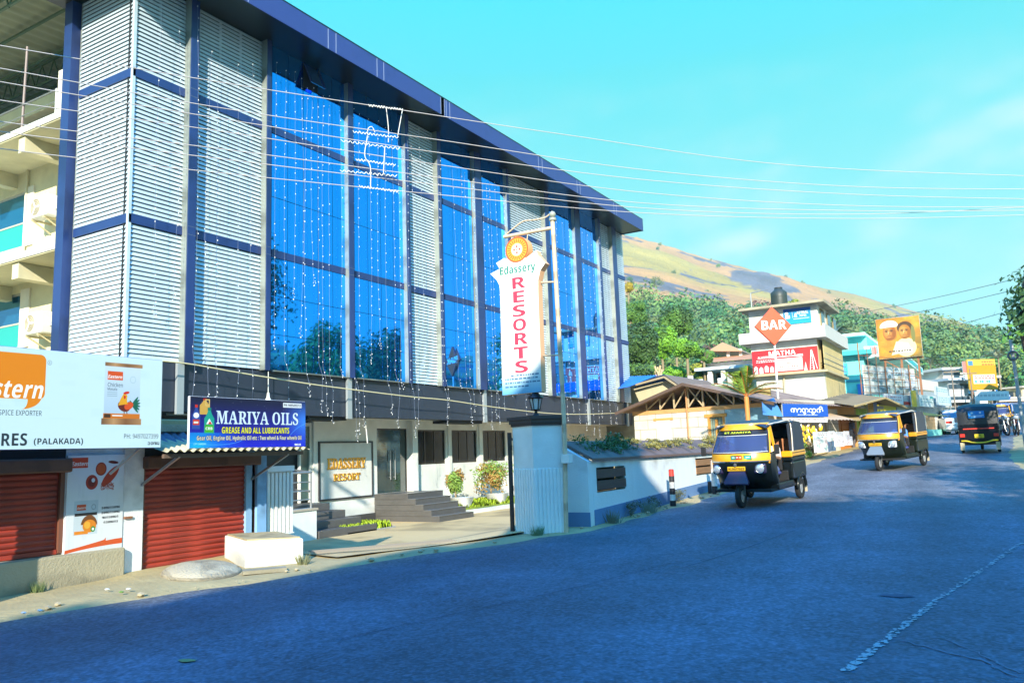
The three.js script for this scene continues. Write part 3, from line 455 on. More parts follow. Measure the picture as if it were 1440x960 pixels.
// ---------------------------------------------------------------- roadside shops on the left
const fontS = await new FontLoader().loadAsync('fonts/droid/droid_sans_bold.typeface.json');
const XS = -11.4, XSG = -10.45;
const oS = (px, py, X = XS) => onX(px, py, X);
function leafVeg(g, x, y, s, c) { g.fillStyle = c; g.beginPath(); g.ellipse(x, y, s, s * .6, .5, 0, 7); g.fill(); }
function drawPack(g, x, y, w, h) { // spice packet printed on the boards
  const gr = g.createLinearGradient(0, y, 0, y + h); gr.addColorStop(0, '#d6e6f0'); gr.addColorStop(1, '#b2cbe0'); g.fillStyle = gr; g.fillRect(x + w * .05, y + h * .03, w * .9, h * .94);
  for (const [a, b] of [[0, .06], [.90, 1]]) { const k = g.createLinearGradient(x, 0, x + w, 0); k.addColorStop(0, '#7a5436'); k.addColorStop(.3, '#c99866'); k.addColorStop(.6, '#8a5c38'); k.addColorStop(1, '#b98a5c'); g.fillStyle = k; g.fillRect(x + (a ? 0 : w * .05), y + h * a, w * (a ? 1 : .95), h * (b - a)); }
  g.fillStyle = '#e2541a'; g.fillRect(x + w * .12, y + h * .14, w * .38, h * .14); g.fillStyle = '#fff'; g.font = `italic bold ${h * .075}px sans-serif`; g.fillText('Eastern', x + w * .12, y + h * .255);
  g.fillStyle = '#2b3a44'; g.font = `${h * .085}px sans-serif`; g.fillText('Chicken', x + w * .12, y + h * .39); g.font = `${h * .06}px sans-serif`; g.fillText('Masala', x + w * .12, y + h * .45);
  g.fillStyle = '#8aa0aa'; for (let i = 0; i < 3; i++) g.fillRect(x + w * .12, y + h * (.475 + i * .03), w * .25, h * .008);
  g.strokeStyle = '#9bb'; g.lineWidth = h * .006; g.beginPath(); g.arc(x + w * .76, y + h * .26, w * .07, 0, 7); g.stroke();
  // rooster
  const cx = x + w * .60, cy = y + h * .66;
  g.fillStyle = '#12674f'; for (let i = 0; i < 6; i++) { g.beginPath(); g.ellipse(cx + w * .20, cy - h * .02 + i * h * .012, w * .17, h * .022, -.9 + i * .35, 0, 7); g.fill(); }
  g.fillStyle = '#6a1f18'; g.beginPath(); g.ellipse(cx - w * .05, cy + h * .04, w * .16, h * .085, .3, 0, 7); g.fill(); g.fillStyle = '#e2521c'; g.beginPath(); g.ellipse(cx + w * .07, cy + h * .03, w * .12, h * .06, -.4, 0, 7); g.fill();
  g.fillStyle = '#f0a81c'; g.beginPath(); g.moveTo(cx - w * .2, cy + h * .03); g.quadraticCurveTo(cx - w * .14, cy - h * .1, cx - w * .06, cy - h * .17); g.lineTo(cx + w * .03, cy - h * .14); g.quadraticCurveTo(cx, cy - h * .03, cx + w * .05, cy); g.fill();
  g.fillStyle = '#d8261c'; g.beginPath(); g.ellipse(cx - w * .0, cy - h * .18, w * .08, h * .022, -.2, 0, 7); g.ellipse(cx - w * .04, cy - h * .11, w * .025, h * .03, 0, 0, 7); g.fill();
  g.strokeStyle = '#7a3c16'; g.lineWidth = w * .022; g.beginPath(); g.moveTo(cx - w * .05, cy + h * .11); g.lineTo(cx - w * .04, cy + h * .17); g.moveTo(cx + w * .02, cy + h * .1); g.lineTo(cx + w * .03, cy + h * .17); g.stroke();
  g.fillStyle = '#d8761f'; g.fillRect(x + w * .04, y + h * .82, w * .92, h * .08); g.fillStyle = '#4a2c18'; g.fillRect(x + w * .06, y + h * .83, w * .16, h * .06); g.fillStyle = '#fff'; g.fillRect(x + w * .26, y + h * .845, w * .26, h * .018);
}
function squiggle(g, x, y, n, s, c, lw) { // rows of round looped letters
  g.strokeStyle = c; g.lineWidth = lw; g.lineCap = 'round';
  for (let i = 0; i < n; i++) { const k = (i * 7 + n) % 5, a = x + i * s * 1.05; g.beginPath(); g.arc(a + s * .3, y, s * .3, k, k + 4.6); if (k % 2) g.arc(a + s * .72, y, s * .26, 3, 8); else { g.moveTo(a + s * .6, y - s * .3); g.lineTo(a + s * .6, y + s * .35); } g.stroke(); }
}
const shop = thing('shop_building', 'low roadside shop building with white pillars and two red shutters', 'building');
{
  const R = shop, z = (px) => oS(px, 700).z, y = (px, py) => oS(px, py).y, ZL = 3, zP0 = z(172), zP1 = z(200), zE = z(357);
  const yLed = y(120, 775), yPB = y(186, 806), yTop = oS(245, 597, XS).y, yH = y(280, 655);
  const z1 = z(84), zs2a = z(203), zs2b = z(354);
  const whit = M([.74, .76, .78], .8, { t: 'stain', s: .5, b: .006 });
  mesh('back_wall', bx(-14.6, -14.4, -.3, yTop, ZL, zE), M([.4, .4, .38], .9), R);
  mesh('roof_slab', bx(XS + .15, -14.7, yTop - .12, yTop, ZL, zE - .05), CONC, R);
  mesh('end_wall', bx(XS, -14.4, -.3, yTop - .12, zE + .18, zE), M([.25, .42, .62], .8, { t: 'stain', s: .4 }), R);
  mesh('pillar', bx(XS + .02, XS - .3, yPB - .3, yTop - .12, zP0, zP1), whit, R);
  mesh('wall', bx(XS, XS - .25, yLed, yTop - .12, z(90), zP0), whit, R);
  mesh('lintel', bx(XS - .01, XS - .25, yH - .02, yTop - .12, ZL, z(90)), DARK, R); mesh('lintel', bx(XS - .01, XS - .25, yH - .02, yTop - .12, zP1, zE + .18), DARK, R);
  mesh('ledge', rbx(XS + .12, XS - .9, yPB - .35, yLed, ZL, zP0 + .005, .03), CONC, R);
  const red = M([.36, .040, .020], .55, { t: 'stain', s: .7 });
  for (const [a, b, y0, y1, lab] of [[ZL - .4, z1, yLed + .02, yH, 'red roller shutter above the concrete ledge'], [zs2a, zs2b, yPB - .12, yH, 'red roller shutter down to the pavement']]) {
    const s = mesh('roller_shutter', [bx(XS - .06, XS - .1, y0, y1, a, b)], red, R); s.userData.label = lab; const n = Math.round((y1 - y0) / .088);
    const g = prism([[0, 0], [.018, .012], [.024, .035], [.018, .058], [0, .07]], Math.abs(b - a) - .06); g.rotateY(0);
    for (let i = 0; i < n; i++) { const q = mesh('slat', g, red, s, [XS - .062, y0 + .05 + i * (y1 - y0 - .06) / n, b + .03]); }
    mesh('bottom_rail', bx(XS - .02, XS - .06, y0 - .01, y0 + .05, a - .01, b + .01), red, s);
    each('guide_rail', [bx(XS + .0, XS - .1, y0, y1, a, a + .06), bx(XS + .0, XS - .1, y0, y1, b - .06, b)], M([.16, .06, .035], .6), R);
    mesh('shutter_hood', rbx(XS + .16, XS - .1, y1 - .02, y1 + .18, a + .06, b - .08, .03), M([.13, .055, .03], .6, { t: 'stain', s: 1 }), R);
  }
  // poster on the wall between the shutters
  const pa = z(91), pb = z(171), pt = y(130, 640), pbm = y(130, 774);
  const t = ctex(640, 880, (g, w, h) => {
    g.fillStyle = '#e9eef4'; g.fillRect(0, 0, w, h); g.fillStyle = '#e0461c'; g.fillRect(30, 20, 190, 95); g.fillStyle = '#fff'; g.font = 'italic bold 52px sans-serif'; g.fillText('Eastern', 36, 95);
    g.fillStyle = '#a82a12'; g.beginPath(); g.arc(370, 130, 62, 0, 7); g.fill(); g.fillStyle = '#d65a22'; g.beginPath(); g.arc(370, 130, 50, 0, 7); g.fill(); g.fillStyle = '#b03016'; g.beginPath(); g.arc(270, 250, 68, 0, 7); g.fill(); g.fillStyle = '#7b1c10'; g.beginPath(); g.arc(270, 250, 42, 0, 7); g.fill(); g.fillStyle = '#e9eef4'; g.beginPath(); g.arc(285, 232, 20, 0, 7); g.fill();
    g.save(); g.translate(480, 200); g.rotate(-.75); g.fillStyle = '#c43a18'; g.beginPath(); g.ellipse(0, 0, 130, 46, 0, 0, 7); g.fill(); g.fillStyle = '#e8d8b8'; g.fillRect(90, -14, 120, 18); g.restore(); g.fillStyle = '#6b1610'; g.beginPath(); g.ellipse(510, 70, 60, 14, .1, 0, 7); g.fill();
    for (let i = 0; i < 220; i++) { g.fillStyle = i % 3 ? '#c4441c' : '#8a2412'; g.fillRect(370 + rnd() * 150, 250 + rnd() * 60 + 20 * rnd(), 6, 6); }
    g.fillStyle = '#cfdde8'; g.fillRect(85, 415, 265, 310); g.fillStyle = '#e0501c'; g.fillRect(115, 450, 100, 52); g.fillStyle = '#fff'; g.font = 'italic bold 26px sans-serif'; g.fillText('Eastern', 119, 490); g.strokeStyle = '#6a7a86'; g.lineWidth = 4; g.beginPath(); g.arc(300, 478, 22, 0, 7); g.stroke(); g.fillStyle = '#3a3230'; g.fillRect(95, 528, 245, 26); g.fillStyle = '#7a4a1c'; g.beginPath(); g.arc(255, 640, 90, 3.2, 6.3); g.fill(); g.fillStyle = '#e68a1a'; g.beginPath(); g.ellipse(260, 650, 75, 58, 0, 0, 7); g.fill(); g.fillStyle = '#f2b43a'; g.beginPath(); g.arc(235, 640, 34, 0, 7); g.fill(); g.fillStyle = '#2f8f3c'; g.beginPath(); g.arc(300, 680, 26, 0, 7); g.fill(); g.fillStyle = '#fff'; g.beginPath(); g.arc(300, 680, 13, 0, 7); g.fill(); g.fillStyle = '#f09020'; g.fillRect(95, 690, 150, 30);
    squiggle(g, 390, 495, 9, 23, '#23272e', 6); squiggle(g, 390, 540, 9, 23, '#23272e', 6); squiggle(g, 400, 585, 8, 23, '#23272e', 6); squiggle(g, 420, 630, 7, 23, '#23272e', 6);
    g.fillStyle = '#e25a20'; g.beginPath(); g.moveTo(0, 850); g.quadraticCurveTo(250, 820, 430, 790); g.lineTo(450, 770); g.lineTo(450, 800); g.quadraticCurveTo(560, 790, 640, 790); g.lineTo(640, 840); g.quadraticCurveTo(300, 840, 0, 880); g.fill();
    for (let i = 0; i < 60; i++) { g.fillStyle = `rgba(120,130,140,${.05 * rnd()})`; g.fillRect(rnd() * w, rnd() * h, 80 * rnd(), 200 * rnd()); }
  });
  const P = mesh('poster_panel', bx(XS + .03, XS + .002, pbm, pt, pa, pb), whit, R); imprint('poster_print', pa - pb, pt - pbm, t, P, [XS + .033, (pt + pbm) / 2, (pa + pb) / 2], Math.PI / 2, .6);
  mesh('meter_bracket', bx(XS + .05, XS, y(178, 729), y(178, 726), z(173), z(184)), RUST, R);
  const yb = y(366, 745); mesh('gate_column', bx(XS + .06, XS - .3, -.3, y(366, 636), z(358), z(371)), M([.22, .42, .68], .7, { t: 'stain', s: .6 }), R);
}
{ // folded gate leaf beside the shops
  const t = thing('gate_leaf', 'white ribbed metal gate leaf folded beside the blue column', 'gate'), X = XS - .05, a = oS(373, 700, X), b = oS(411, 700, X), y0 = oS(392, 750, X).y, y1 = oS(392, 655, X).y;
  mesh('sheet', bx(X, X - .02, y0, y1, a.z, b.z), WHITE, t); for (let i = 0; i < 7; i++) { const z = lerp(a.z, b.z, (i + .5) / 7); mesh('rib', rbx(X, X + .035, y0, y1 - .12, z - .035, z + .035, .012), WHITE, t); } each('gate_frame', [bx(X, X + .05, y1 - .1, y1, a.z, b.z), bx(X, X + .045, y0 - .02, y0, a.z, b.z)], WHITE, t);
}
{ // low white block
  const t = thing('white_block', 'low white plastered wall block at the edge of the pavement', 'wall', [0, 0, 0]), A = V(-9.92, 0, -8.58), B = V(-9.32, 0, -9.16);
  const u = B.clone().sub(A), w = u.length(), fp = (k) => { const C = V(-1.25, 0, -.65), q = [A, B, B.clone().add(C), A.clone().add(C)], m = q[0].clone().add(q[2]).multiplyScalar(.5); return new THREE.Shape(q.map((p) => new THREE.Vector2(lerp(m.x, p.x, k), -lerp(m.z, p.z, k)))); }; mesh('body', new THREE.ExtrudeGeometry(fp(.97), { depth: .90, bevelEnabled: true, bevelSize: .02, bevelThickness: .02, bevelSegments: 2 }).rotateX(-Math.PI / 2).translate(0, -.4, 0), WHITE2, t); mesh('top_crust', new THREE.ExtrudeGeometry(fp(.94), { depth: .03, bevelEnabled: false }).rotateX(-Math.PI / 2).translate(0, .515, 0), M([.42, .33, .18], .9, { t: 'stain', s: 1 }), t);
  const s = thing('concrete_slab', 'worn concrete slab lying over the roadside drain', 'slab', [-10.25, .12, -8.05], -.5); mesh('body', [new THREE.SphereGeometry(1, 24, 12).scale(.95, .16, .55)], M([.44, .38, .26], .9, { t: 'stain', s: 1, b: .02 }), s);
  const d = mesh('drain_cover', bx(-.3, .3, 0, .05, -.12, .12), CONC, scene, [-9.2, .14, -8.3]); d.rotation.y = .9; tag(d, 'small concrete drain cover beside the road edge', 'drain cover');
}
// shop boards
function board(name, label, corners, X, th, draw, cw, ch, edgeM) {
  const [TL, TR, BR, BL] = corners.map(([a, b]) => onX(a, b, X)), zl = (TL.z + BL.z) / 2, zr = (TR.z + BR.z) / 2, yt = (TL.y + TR.y) / 2, yb = (BL.y + BR.y) / 2;
  const t = thing(name, label, 'sign', [X, (yt + yb) / 2, (zl + zr) / 2], Math.PI / 2), w = zl - zr, h = yt - yb;
  mesh('sign_box', rbx(-w / 2, w / 2, -h / 2, h / 2, -th, 0, .012), edgeM ?? ALU, t); imprint('sign_face', w - .01, h - .01, ctex(cw, ch, draw), t, [0, 0, .004], 0, .45); return { t, w, h };
}
{
  const tp = (px) => 482.6 + .1152 * px, bt = (px) => 628.1 + .0224 * px, zl = oS(-210, 560, XSG).z, zr = oS(227, 560, XSG).z, cw = 2000, ch = 620;
  const S = (px, py) => [(zl - oS(px, 560, XSG).z) / (zl - zr) * cw, (py - tp(px)) / (bt(px) - tp(px)) * ch];
  board('spice_shop_sign', 'large pale shop sign with an orange logo and a printed spice packet', [[-210, tp(-210)], [227, tp(227)], [227, bt(227)], [-210, bt(-210)]].map(([a, b], i) => i === 0 ? [0, tp(0)] : i === 3 ? [0, bt(0)] : [a, b]), XSG, .1, (g, w, h) => {
    g.fillStyle = '#cfeaf0'; g.fillRect(0, 0, w, h);
  }, 64, 64).t.removeFromParent();
  const y1 = (oS(0, tp(0), XSG).y + oS(227, tp(227), XSG).y) / 2, y0 = (oS(0, bt(0), XSG).y + oS(227, bt(227), XSG).y) / 2;
  names.delete('spice_shop_sign');
  const t = thing('spice_shop_sign', 'large pale shop sign with an orange logo and a printed spice packet', 'sign', [XSG, (y0 + y1) / 2, (zl + zr) / 2], Math.PI / 2), w = zl - zr, h = y1 - y0;
  mesh('sign_box', rbx(-w / 2, w / 2, -h / 2, h / 2, -.16, 0, .012), M([.03, .05, .3], .5), t);
  imprint('sign_face', w - .012, h - .012, ctex(cw, ch, (g, W, H) => {
    g.fillStyle = '#d4ecf1'; g.fillRect(0, 0, W, H); for (let i = 0; i < 90; i++) { g.fillStyle = `rgba(150,190,200,${.03 + .04 * rnd()})`; g.fillRect(rnd() * W, rnd() * H, 200 * rnd(), 60 * rnd()); }
    let [x1, ya] = S(62, 505), [x2, yb] = S(62, 562), [x0] = S(-45, 500); g.fillStyle = '#f08a0c'; g.beginPath(); g.roundRect(x0, ya - 35, x1 - x0, yb - ya + 28, 40); g.fill(); { const [a, b] = S(30, 573), [c] = S(38, 560), [e] = S(58, 560); g.beginPath(); g.moveTo(a, b); g.quadraticCurveTo(c + 5, b - 8, c, yb - 20); g.lineTo(e, yb - 20); g.quadraticCurveTo(e - 20, b - 10, a, b); g.fill(); }
    g.fillStyle = '#fff'; { const [e] = S(59, 550), [, b] = S(30, 557); g.save(); g.translate(e, b); g.textAlign = 'right'; g.font = 'italic bold 150px sans-serif'; g.scale(.88, 1); g.fillText('Eastern', 0, 0); g.restore(); }
    g.fillStyle = '#9aa'; { const [a, b] = S(67, 508); g.font = '40px sans-serif'; g.strokeStyle = '#8a9aa0'; g.lineWidth = 3; g.beginPath(); g.arc(a, b, 14, 0, 7); g.stroke(); g.font = 'bold 20px sans-serif'; g.fillText('R', a - 7, b + 8); }
    g.fillStyle = '#26323c'; g.textAlign = 'right'; { const [a, b] = S(59, 583), [q] = S(-2, 583); g.font = '44px sans-serif'; const m = g.measureText('SPICE EXPORTER').width; g.save(); g.translate(a, b); g.scale((a - q) / m, 1); g.fillText('SPICE EXPORTER', 0, 0); g.restore(); } { const [a, b] = S(41, 624); g.font = 'bold 104px sans-serif'; g.fillText('STORES', a, b); } { const [a, b] = S(119, 624.5), [q] = S(49, 624); g.font = 'bold 52px sans-serif'; const m = g.measureText('(PALAKADA)').width; g.save(); g.translate(a, b); g.scale((a - q) / m, 1); g.fillText('(PALAKADA)', 0, 0); g.restore(); }
    { const [a, b] = S(224, 620.5), [q] = S(175, 620); g.font = '44px sans-serif'; const m = g.measureText('PH: 9497027399').width; g.save(); g.translate(a, b); g.scale((a - q) / m, 1); g.fillText('PH: 9497027399', 0, 0); g.restore(); } { const [a, b] = S(209, 627); squiggle(g, a, b, 4, 26, '#26323c', 5); }
    g.textAlign = 'left'; { const [a, b] = S(143, 509), [c, d] = S(199, 601); drawPack(g, a, b - 2, c - a, d - b); }
  }), t, [0, 0, .004], 0, .4);
  each('bracket', [bar([w / 2 - .3, -h / 2, -.05], [w / 2 - .5, -h / 2 - .35, -.42], .03), bar([w / 2 - 2.2, -h / 2, -.05], [w / 2 - 2.3, -h / 2 - .35, -.42], .03)], STEEL, t);
}
const bottle = (g, x, y, w, h, c, cap, lab) => { g.fillStyle = c; g.beginPath(); g.moveTo(x + w * .35, y + h * .12); g.lineTo(x + w * .65, y + h * .12); g.quadraticCurveTo(x + w * .7, y + h * .25, x + w, y + h * .42); g.lineTo(x + w, y + h); g.lineTo(x, y + h); g.lineTo(x, y + h * .42); g.quadraticCurveTo(x + w * .3, y + h * .25, x + w * .35, y + h * .12); g.fill(); g.fillStyle = cap; g.fillRect(x + w * .32, y, w * .36, h * .12); lab(x, y, w, h); };
const mariya = board('oil_shop_sign', 'dark blue lubricant shop sign standing on the corrugated awning', [[266, 553.5], [430, 567], [428.5, 631], [265.6, 627]], -10.45, .05, (g, w, h) => {
  const gr = g.createLinearGradient(0, 0, 0, h); gr.addColorStop(0, '#0c0c2e'); gr.addColorStop(.45, '#17147e'); gr.addColorStop(1, '#1a1fd0'); g.fillStyle = gr; g.fillRect(0, 0, w, h);
  let k = g.createRadialGradient(w, h * .45, 5, w, h * .45, 260); k.addColorStop(0, 'rgba(60,150,255,.9)'); k.addColorStop(1, 'rgba(60,150,255,0)'); g.fillStyle = k; g.fillRect(0, 0, w, h); k = g.createRadialGradient(60, h, 10, 60, h, 420); k.addColorStop(0, 'rgba(0,190,230,.95)'); k.addColorStop(1, 'rgba(0,120,255,0)'); g.fillStyle = k; g.fillRect(0, h * .7, w, h * .3);
  for (let i = 0; i < 60; i++) { g.fillStyle = 'rgba(255,255,255,.7)'; g.fillRect(rnd() * w, rnd() * h, 3, 3); } g.strokeStyle = 'rgba(90,180,255,.8)'; g.lineWidth = 4; g.beginPath(); g.moveTo(0, h * .9); g.quadraticCurveTo(w * .3, h, w * .42, h * .85); g.moveTo(w * .85, h * .75); g.quadraticCurveTo(w * .92, h * .55, w, h * .5); g.stroke();
  bottle(g, 75, 12, 80, 130, '#d8a84c', '#b8261c', () => { }); g.strokeStyle = '#e0bc6a'; g.lineWidth = 9; g.strokeRect(122, 22, 28, 48);
  bottle(g, 18, 65, 62, 195, '#2a4a9c', '#d0261c', (x, y, a, b) => { g.fillStyle = '#fff'; g.beginPath(); g.arc(x + 31, y + 85, 22, 0, 7); g.fill(); g.fillStyle = '#d8321c'; g.fillRect(x + 6, y + 118, 50, 44); g.fillStyle = '#efe6d8'; g.fillRect(x + 12, y + 134, 36, 16); });
  bottle(g, 112, 85, 80, 208, '#14a08a', '#0d7f6f', (x, y, a, b) => { g.fillStyle = '#49b024'; g.fillRect(x + 6, y + 140, 68, 60); g.fillStyle = '#fff'; g.beginPath(); g.moveTo(x + 16, y + 134); g.lineTo(x + 40, y + 88); g.lineTo(x + 66, y + 134); g.fill(); g.fillStyle = '#d2261c'; g.beginPath(); g.moveTo(x + 30, y + 134); g.lineTo(x + 46, y + 108); g.lineTo(x + 62, y + 134); g.fill(); g.fillStyle = '#fff'; g.font = 'bold 30px sans-serif'; g.fillText('CRB', x + 10, y + 180); });
  const fit = (s, f, x0, x1, y, c, o) => { g.font = f; g.fillStyle = c; const m = g.measureText(s).width; g.save(); g.translate(x0, y); g.scale((x1 - x0) / m, 1); if (o) { g.strokeStyle = o; g.lineWidth = 7; g.strokeText(s, 0, 0); } g.fillText(s, 0, 0); g.restore(); };
  fit('MARIYA OILS', 'bold 150px serif', 205, 955, 215, '#dff1f7', '#1a2a8a'); fit('GREASE AND ALL LUBRICANTS', 'bold 70px sans-serif', 252, 862, 292, '#f5ef1e', '#11114a');
  fit('Gear Oil, Engine Oil, Hydrolic Oil etc : Two wheel & Four wheels Oil', 'bold 46px sans-serif', 55, 985, 348, '#f3e9c4', '#14145a');
  g.fillStyle = '#e9eef2'; g.fillRect(800, 18, 184, 42); fit('PH: 9495495313', 'bold 32px sans-serif', 808, 976, 50, '#16162a'); squiggle(g, 915, 392, 3, 22, '#fff', 5); fit('LIFT CARRIERS', 'bold 20px sans-serif', 32, 130, 385, '#9fe6f2');
}, 1024, 410, M([.6, .6, .62], .4));
{
  const a = onX(234, 634, -10.38), b = onX(436, 634, -10.38), y = (a.y + b.y) / 2 + .02, sh = surf((u, v) => { const z = lerp(a.z, b.z, u); return [lerp(-10.38, -12.4, v), y + v * .5 + .022 * Math.sin(z * 42), z]; }, 300, 6);
  const t = thing('corrugated_awning', 'corrugated sheet awning under the dark blue shop sign', 'awning'); mesh('sheet', sh, M([.50, .44, .26], .8, { t: 'stain', s: .8 }), t); mesh('support_beam', bx(-10.5, -10.56, y - .1, y - .04, a.z - .05, b.z + .05), M([.12, .08, .06], .7), t); each('support_strut', [bar([-10.5, y - .08, a.z - .3], [XS, y - .5, a.z - .3], .035), bar([-10.5, y - .08, b.z + .4], [XS, y - .5, b.z + .4], .035)], STEEL, t);
  const c = onX(229, 612, -11.2), e = onX(266, 612, -11.2), t2 = thing('broken_roof_sheet', 'broken corrugated roof sheet between the two shop signs', 'roof sheet'); mesh('sheet', surf((u, v) => { const z = lerp(c.z + .3, e.z - .2, u), w = fbm(u * 9, v * 3, 3); return [-10.95 - v * .5, c.y - .16 + v * .30 + .03 * Math.sin(z * 40) + (w - .5) * .08, z]; }, 60, 8), M([.14, .17, .24], .8, { t: 'stain', s: 1 }), t2); mesh('parapet', rbx(-11.3, -11.6, c.y + .08, c.y + .26, c.z + .4, e.z - .3, .03), M([.42, .32, .16], .9, { t: 'stain', s: 1.4 }), t2);
  const bl = thing('ceiling_bell', 'small white bell shaped fitting hanging above the dark blue sign', 'lamp', [XF + .15, 0, onX(371, 560, XF).z]); const by = onX(371, 562, XF).y; mesh('shade', new THREE.LatheGeometry([[.0, .28], [.03, .27], [.04, .16], [.09, .06], [.12, 0]].map((p) => new THREE.Vector2(...p)), 14).translate(0, by - .1, 0), WHITE, bl); mesh('cord', tube([[0, by + .18, 0], [0, YB, 0]], .01), WHITE, bl);
}
// ---------------------------------------------------------------- gate pillar, compound wall, hanging sign
{
  const A = V(-7.86, 0, -13.12), B = V(-7.24, 0, -12.78), C = V(-6.86, 0, -13.22), Dd = A.clone().add(C).sub(B), yb = -.1, yt = at(752, 598, 14.6).y;
  const t = thing('gate_pillar', 'pale blue gate pillar with fluted lower half and brown moulded cap', 'gate pillar');
  const mid = A.clone().add(C).multiplyScalar(.5), poly = (k, y0, y1) => { const pts = [A, B, C, Dd].map((p) => mid.clone().addScaledVector(p.clone().sub(mid), k)); const s = new THREE.Shape(pts.map((p) => new THREE.Vector2(p.x, -p.z))); return new THREE.ExtrudeGeometry(s, { depth: y1 - y0, bevelEnabled: false }).rotateX(-Math.PI / 2).translate(0, y0, 0); };
  const pm = M([.80, .84, .84], .75, { t: 'mottle', s: .5, b: .003 }); mesh('shaft', poly(1, yb, yt), pm, t);
  const yf = yb + (yt - yb) * .66; for (const [p, q] of [[A, B], [B, C]]) { const n = 8, d = q.clone().sub(p), l = d.length(); d.normalize(); const nx = V(d.z, 0, -d.x).negate(); for (let i = 0; i < n; i++) { const c0 = p.clone().addScaledVector(d, l * (i + .5) / n).addScaledVector(nx, .004); const g = rbx(-l / n * .38, l / n * .38, 0, yf - .04, -.02, .014, .012); g.rotateY(Math.atan2(-d.z, d.x)); mesh('flute', g, pm, t, [c0.x, .04, c0.z]); } }
  mesh('cap', [poly(1.07, yt, yt + .05), poly(1.14, yt + .05, yt + .12), poly(1.22, yt + .12, yt + .18)], M([.07, .045, .045], .5, { t: 'grain', s: 1 }), t);
  const ln = thing('lantern', 'black lantern with frosted panes standing on the gate pillar', 'lamp', [mid.x, yt + .18, mid.z]), lm = M([.01, .012, .016], .4);
  mesh('base', [cyl(0, 0, 0, .05, .08, .05, 12), cyl(0, .05, 0, .03, .03, .06, 8)], lm, ln);
  mesh('cage', [new THREE.CylinderGeometry(.115, .075, .02, 6).translate(0, .12, 0), ...[0, 1, 2, 3, 4, 5].map((i) => { const a = i * Math.PI / 3; return bar([.075 * Math.sin(a), .12, .075 * Math.cos(a)], [.125 * Math.sin(a), .34, .125 * Math.cos(a)], .014); }), new THREE.TorusGeometry(.125, .012, 5, 6).rotateX(Math.PI / 2).rotateY(Math.PI / 6).translate(0, .34, 0)], lm, ln);
  mesh('glass', new THREE.CylinderGeometry(.112, .065, .21, 6).rotateY(0).translate(0, .235, 0), M([.62, .66, .70], .3), ln); mesh('roof', [new THREE.ConeGeometry(.16, .15, 6).translate(0, .42, 0), cyl(0, .48, 0, .012, .03, .1, 8)], lm, ln);
  const g = thing('gate', 'black steel entrance gate folded back beside the pillar', 'gate', [A.x - .05, 0, A.z + .02]); mesh('frame', [bx(-.04, .02, -.05, yt - .1, -.03, .03), bx(-.03, .01, .1, .15, -1.9, -.03), bx(-.03, .01, yt - .25, yt - .2, -1.9, -.03)], M([.012, .012, .016], .5), g); each('hinge', [.2, 1.0, 1.75].map((y) => cyl(.03, y, .03, .03, .03, .1, 8)), BLACK, g); each('bar', [-.4, -.8, -1.2, -1.6].map((z) => bx(-.02, 0, .15, yt - .25, z - .012, z + .012)), BLACK, g);
}
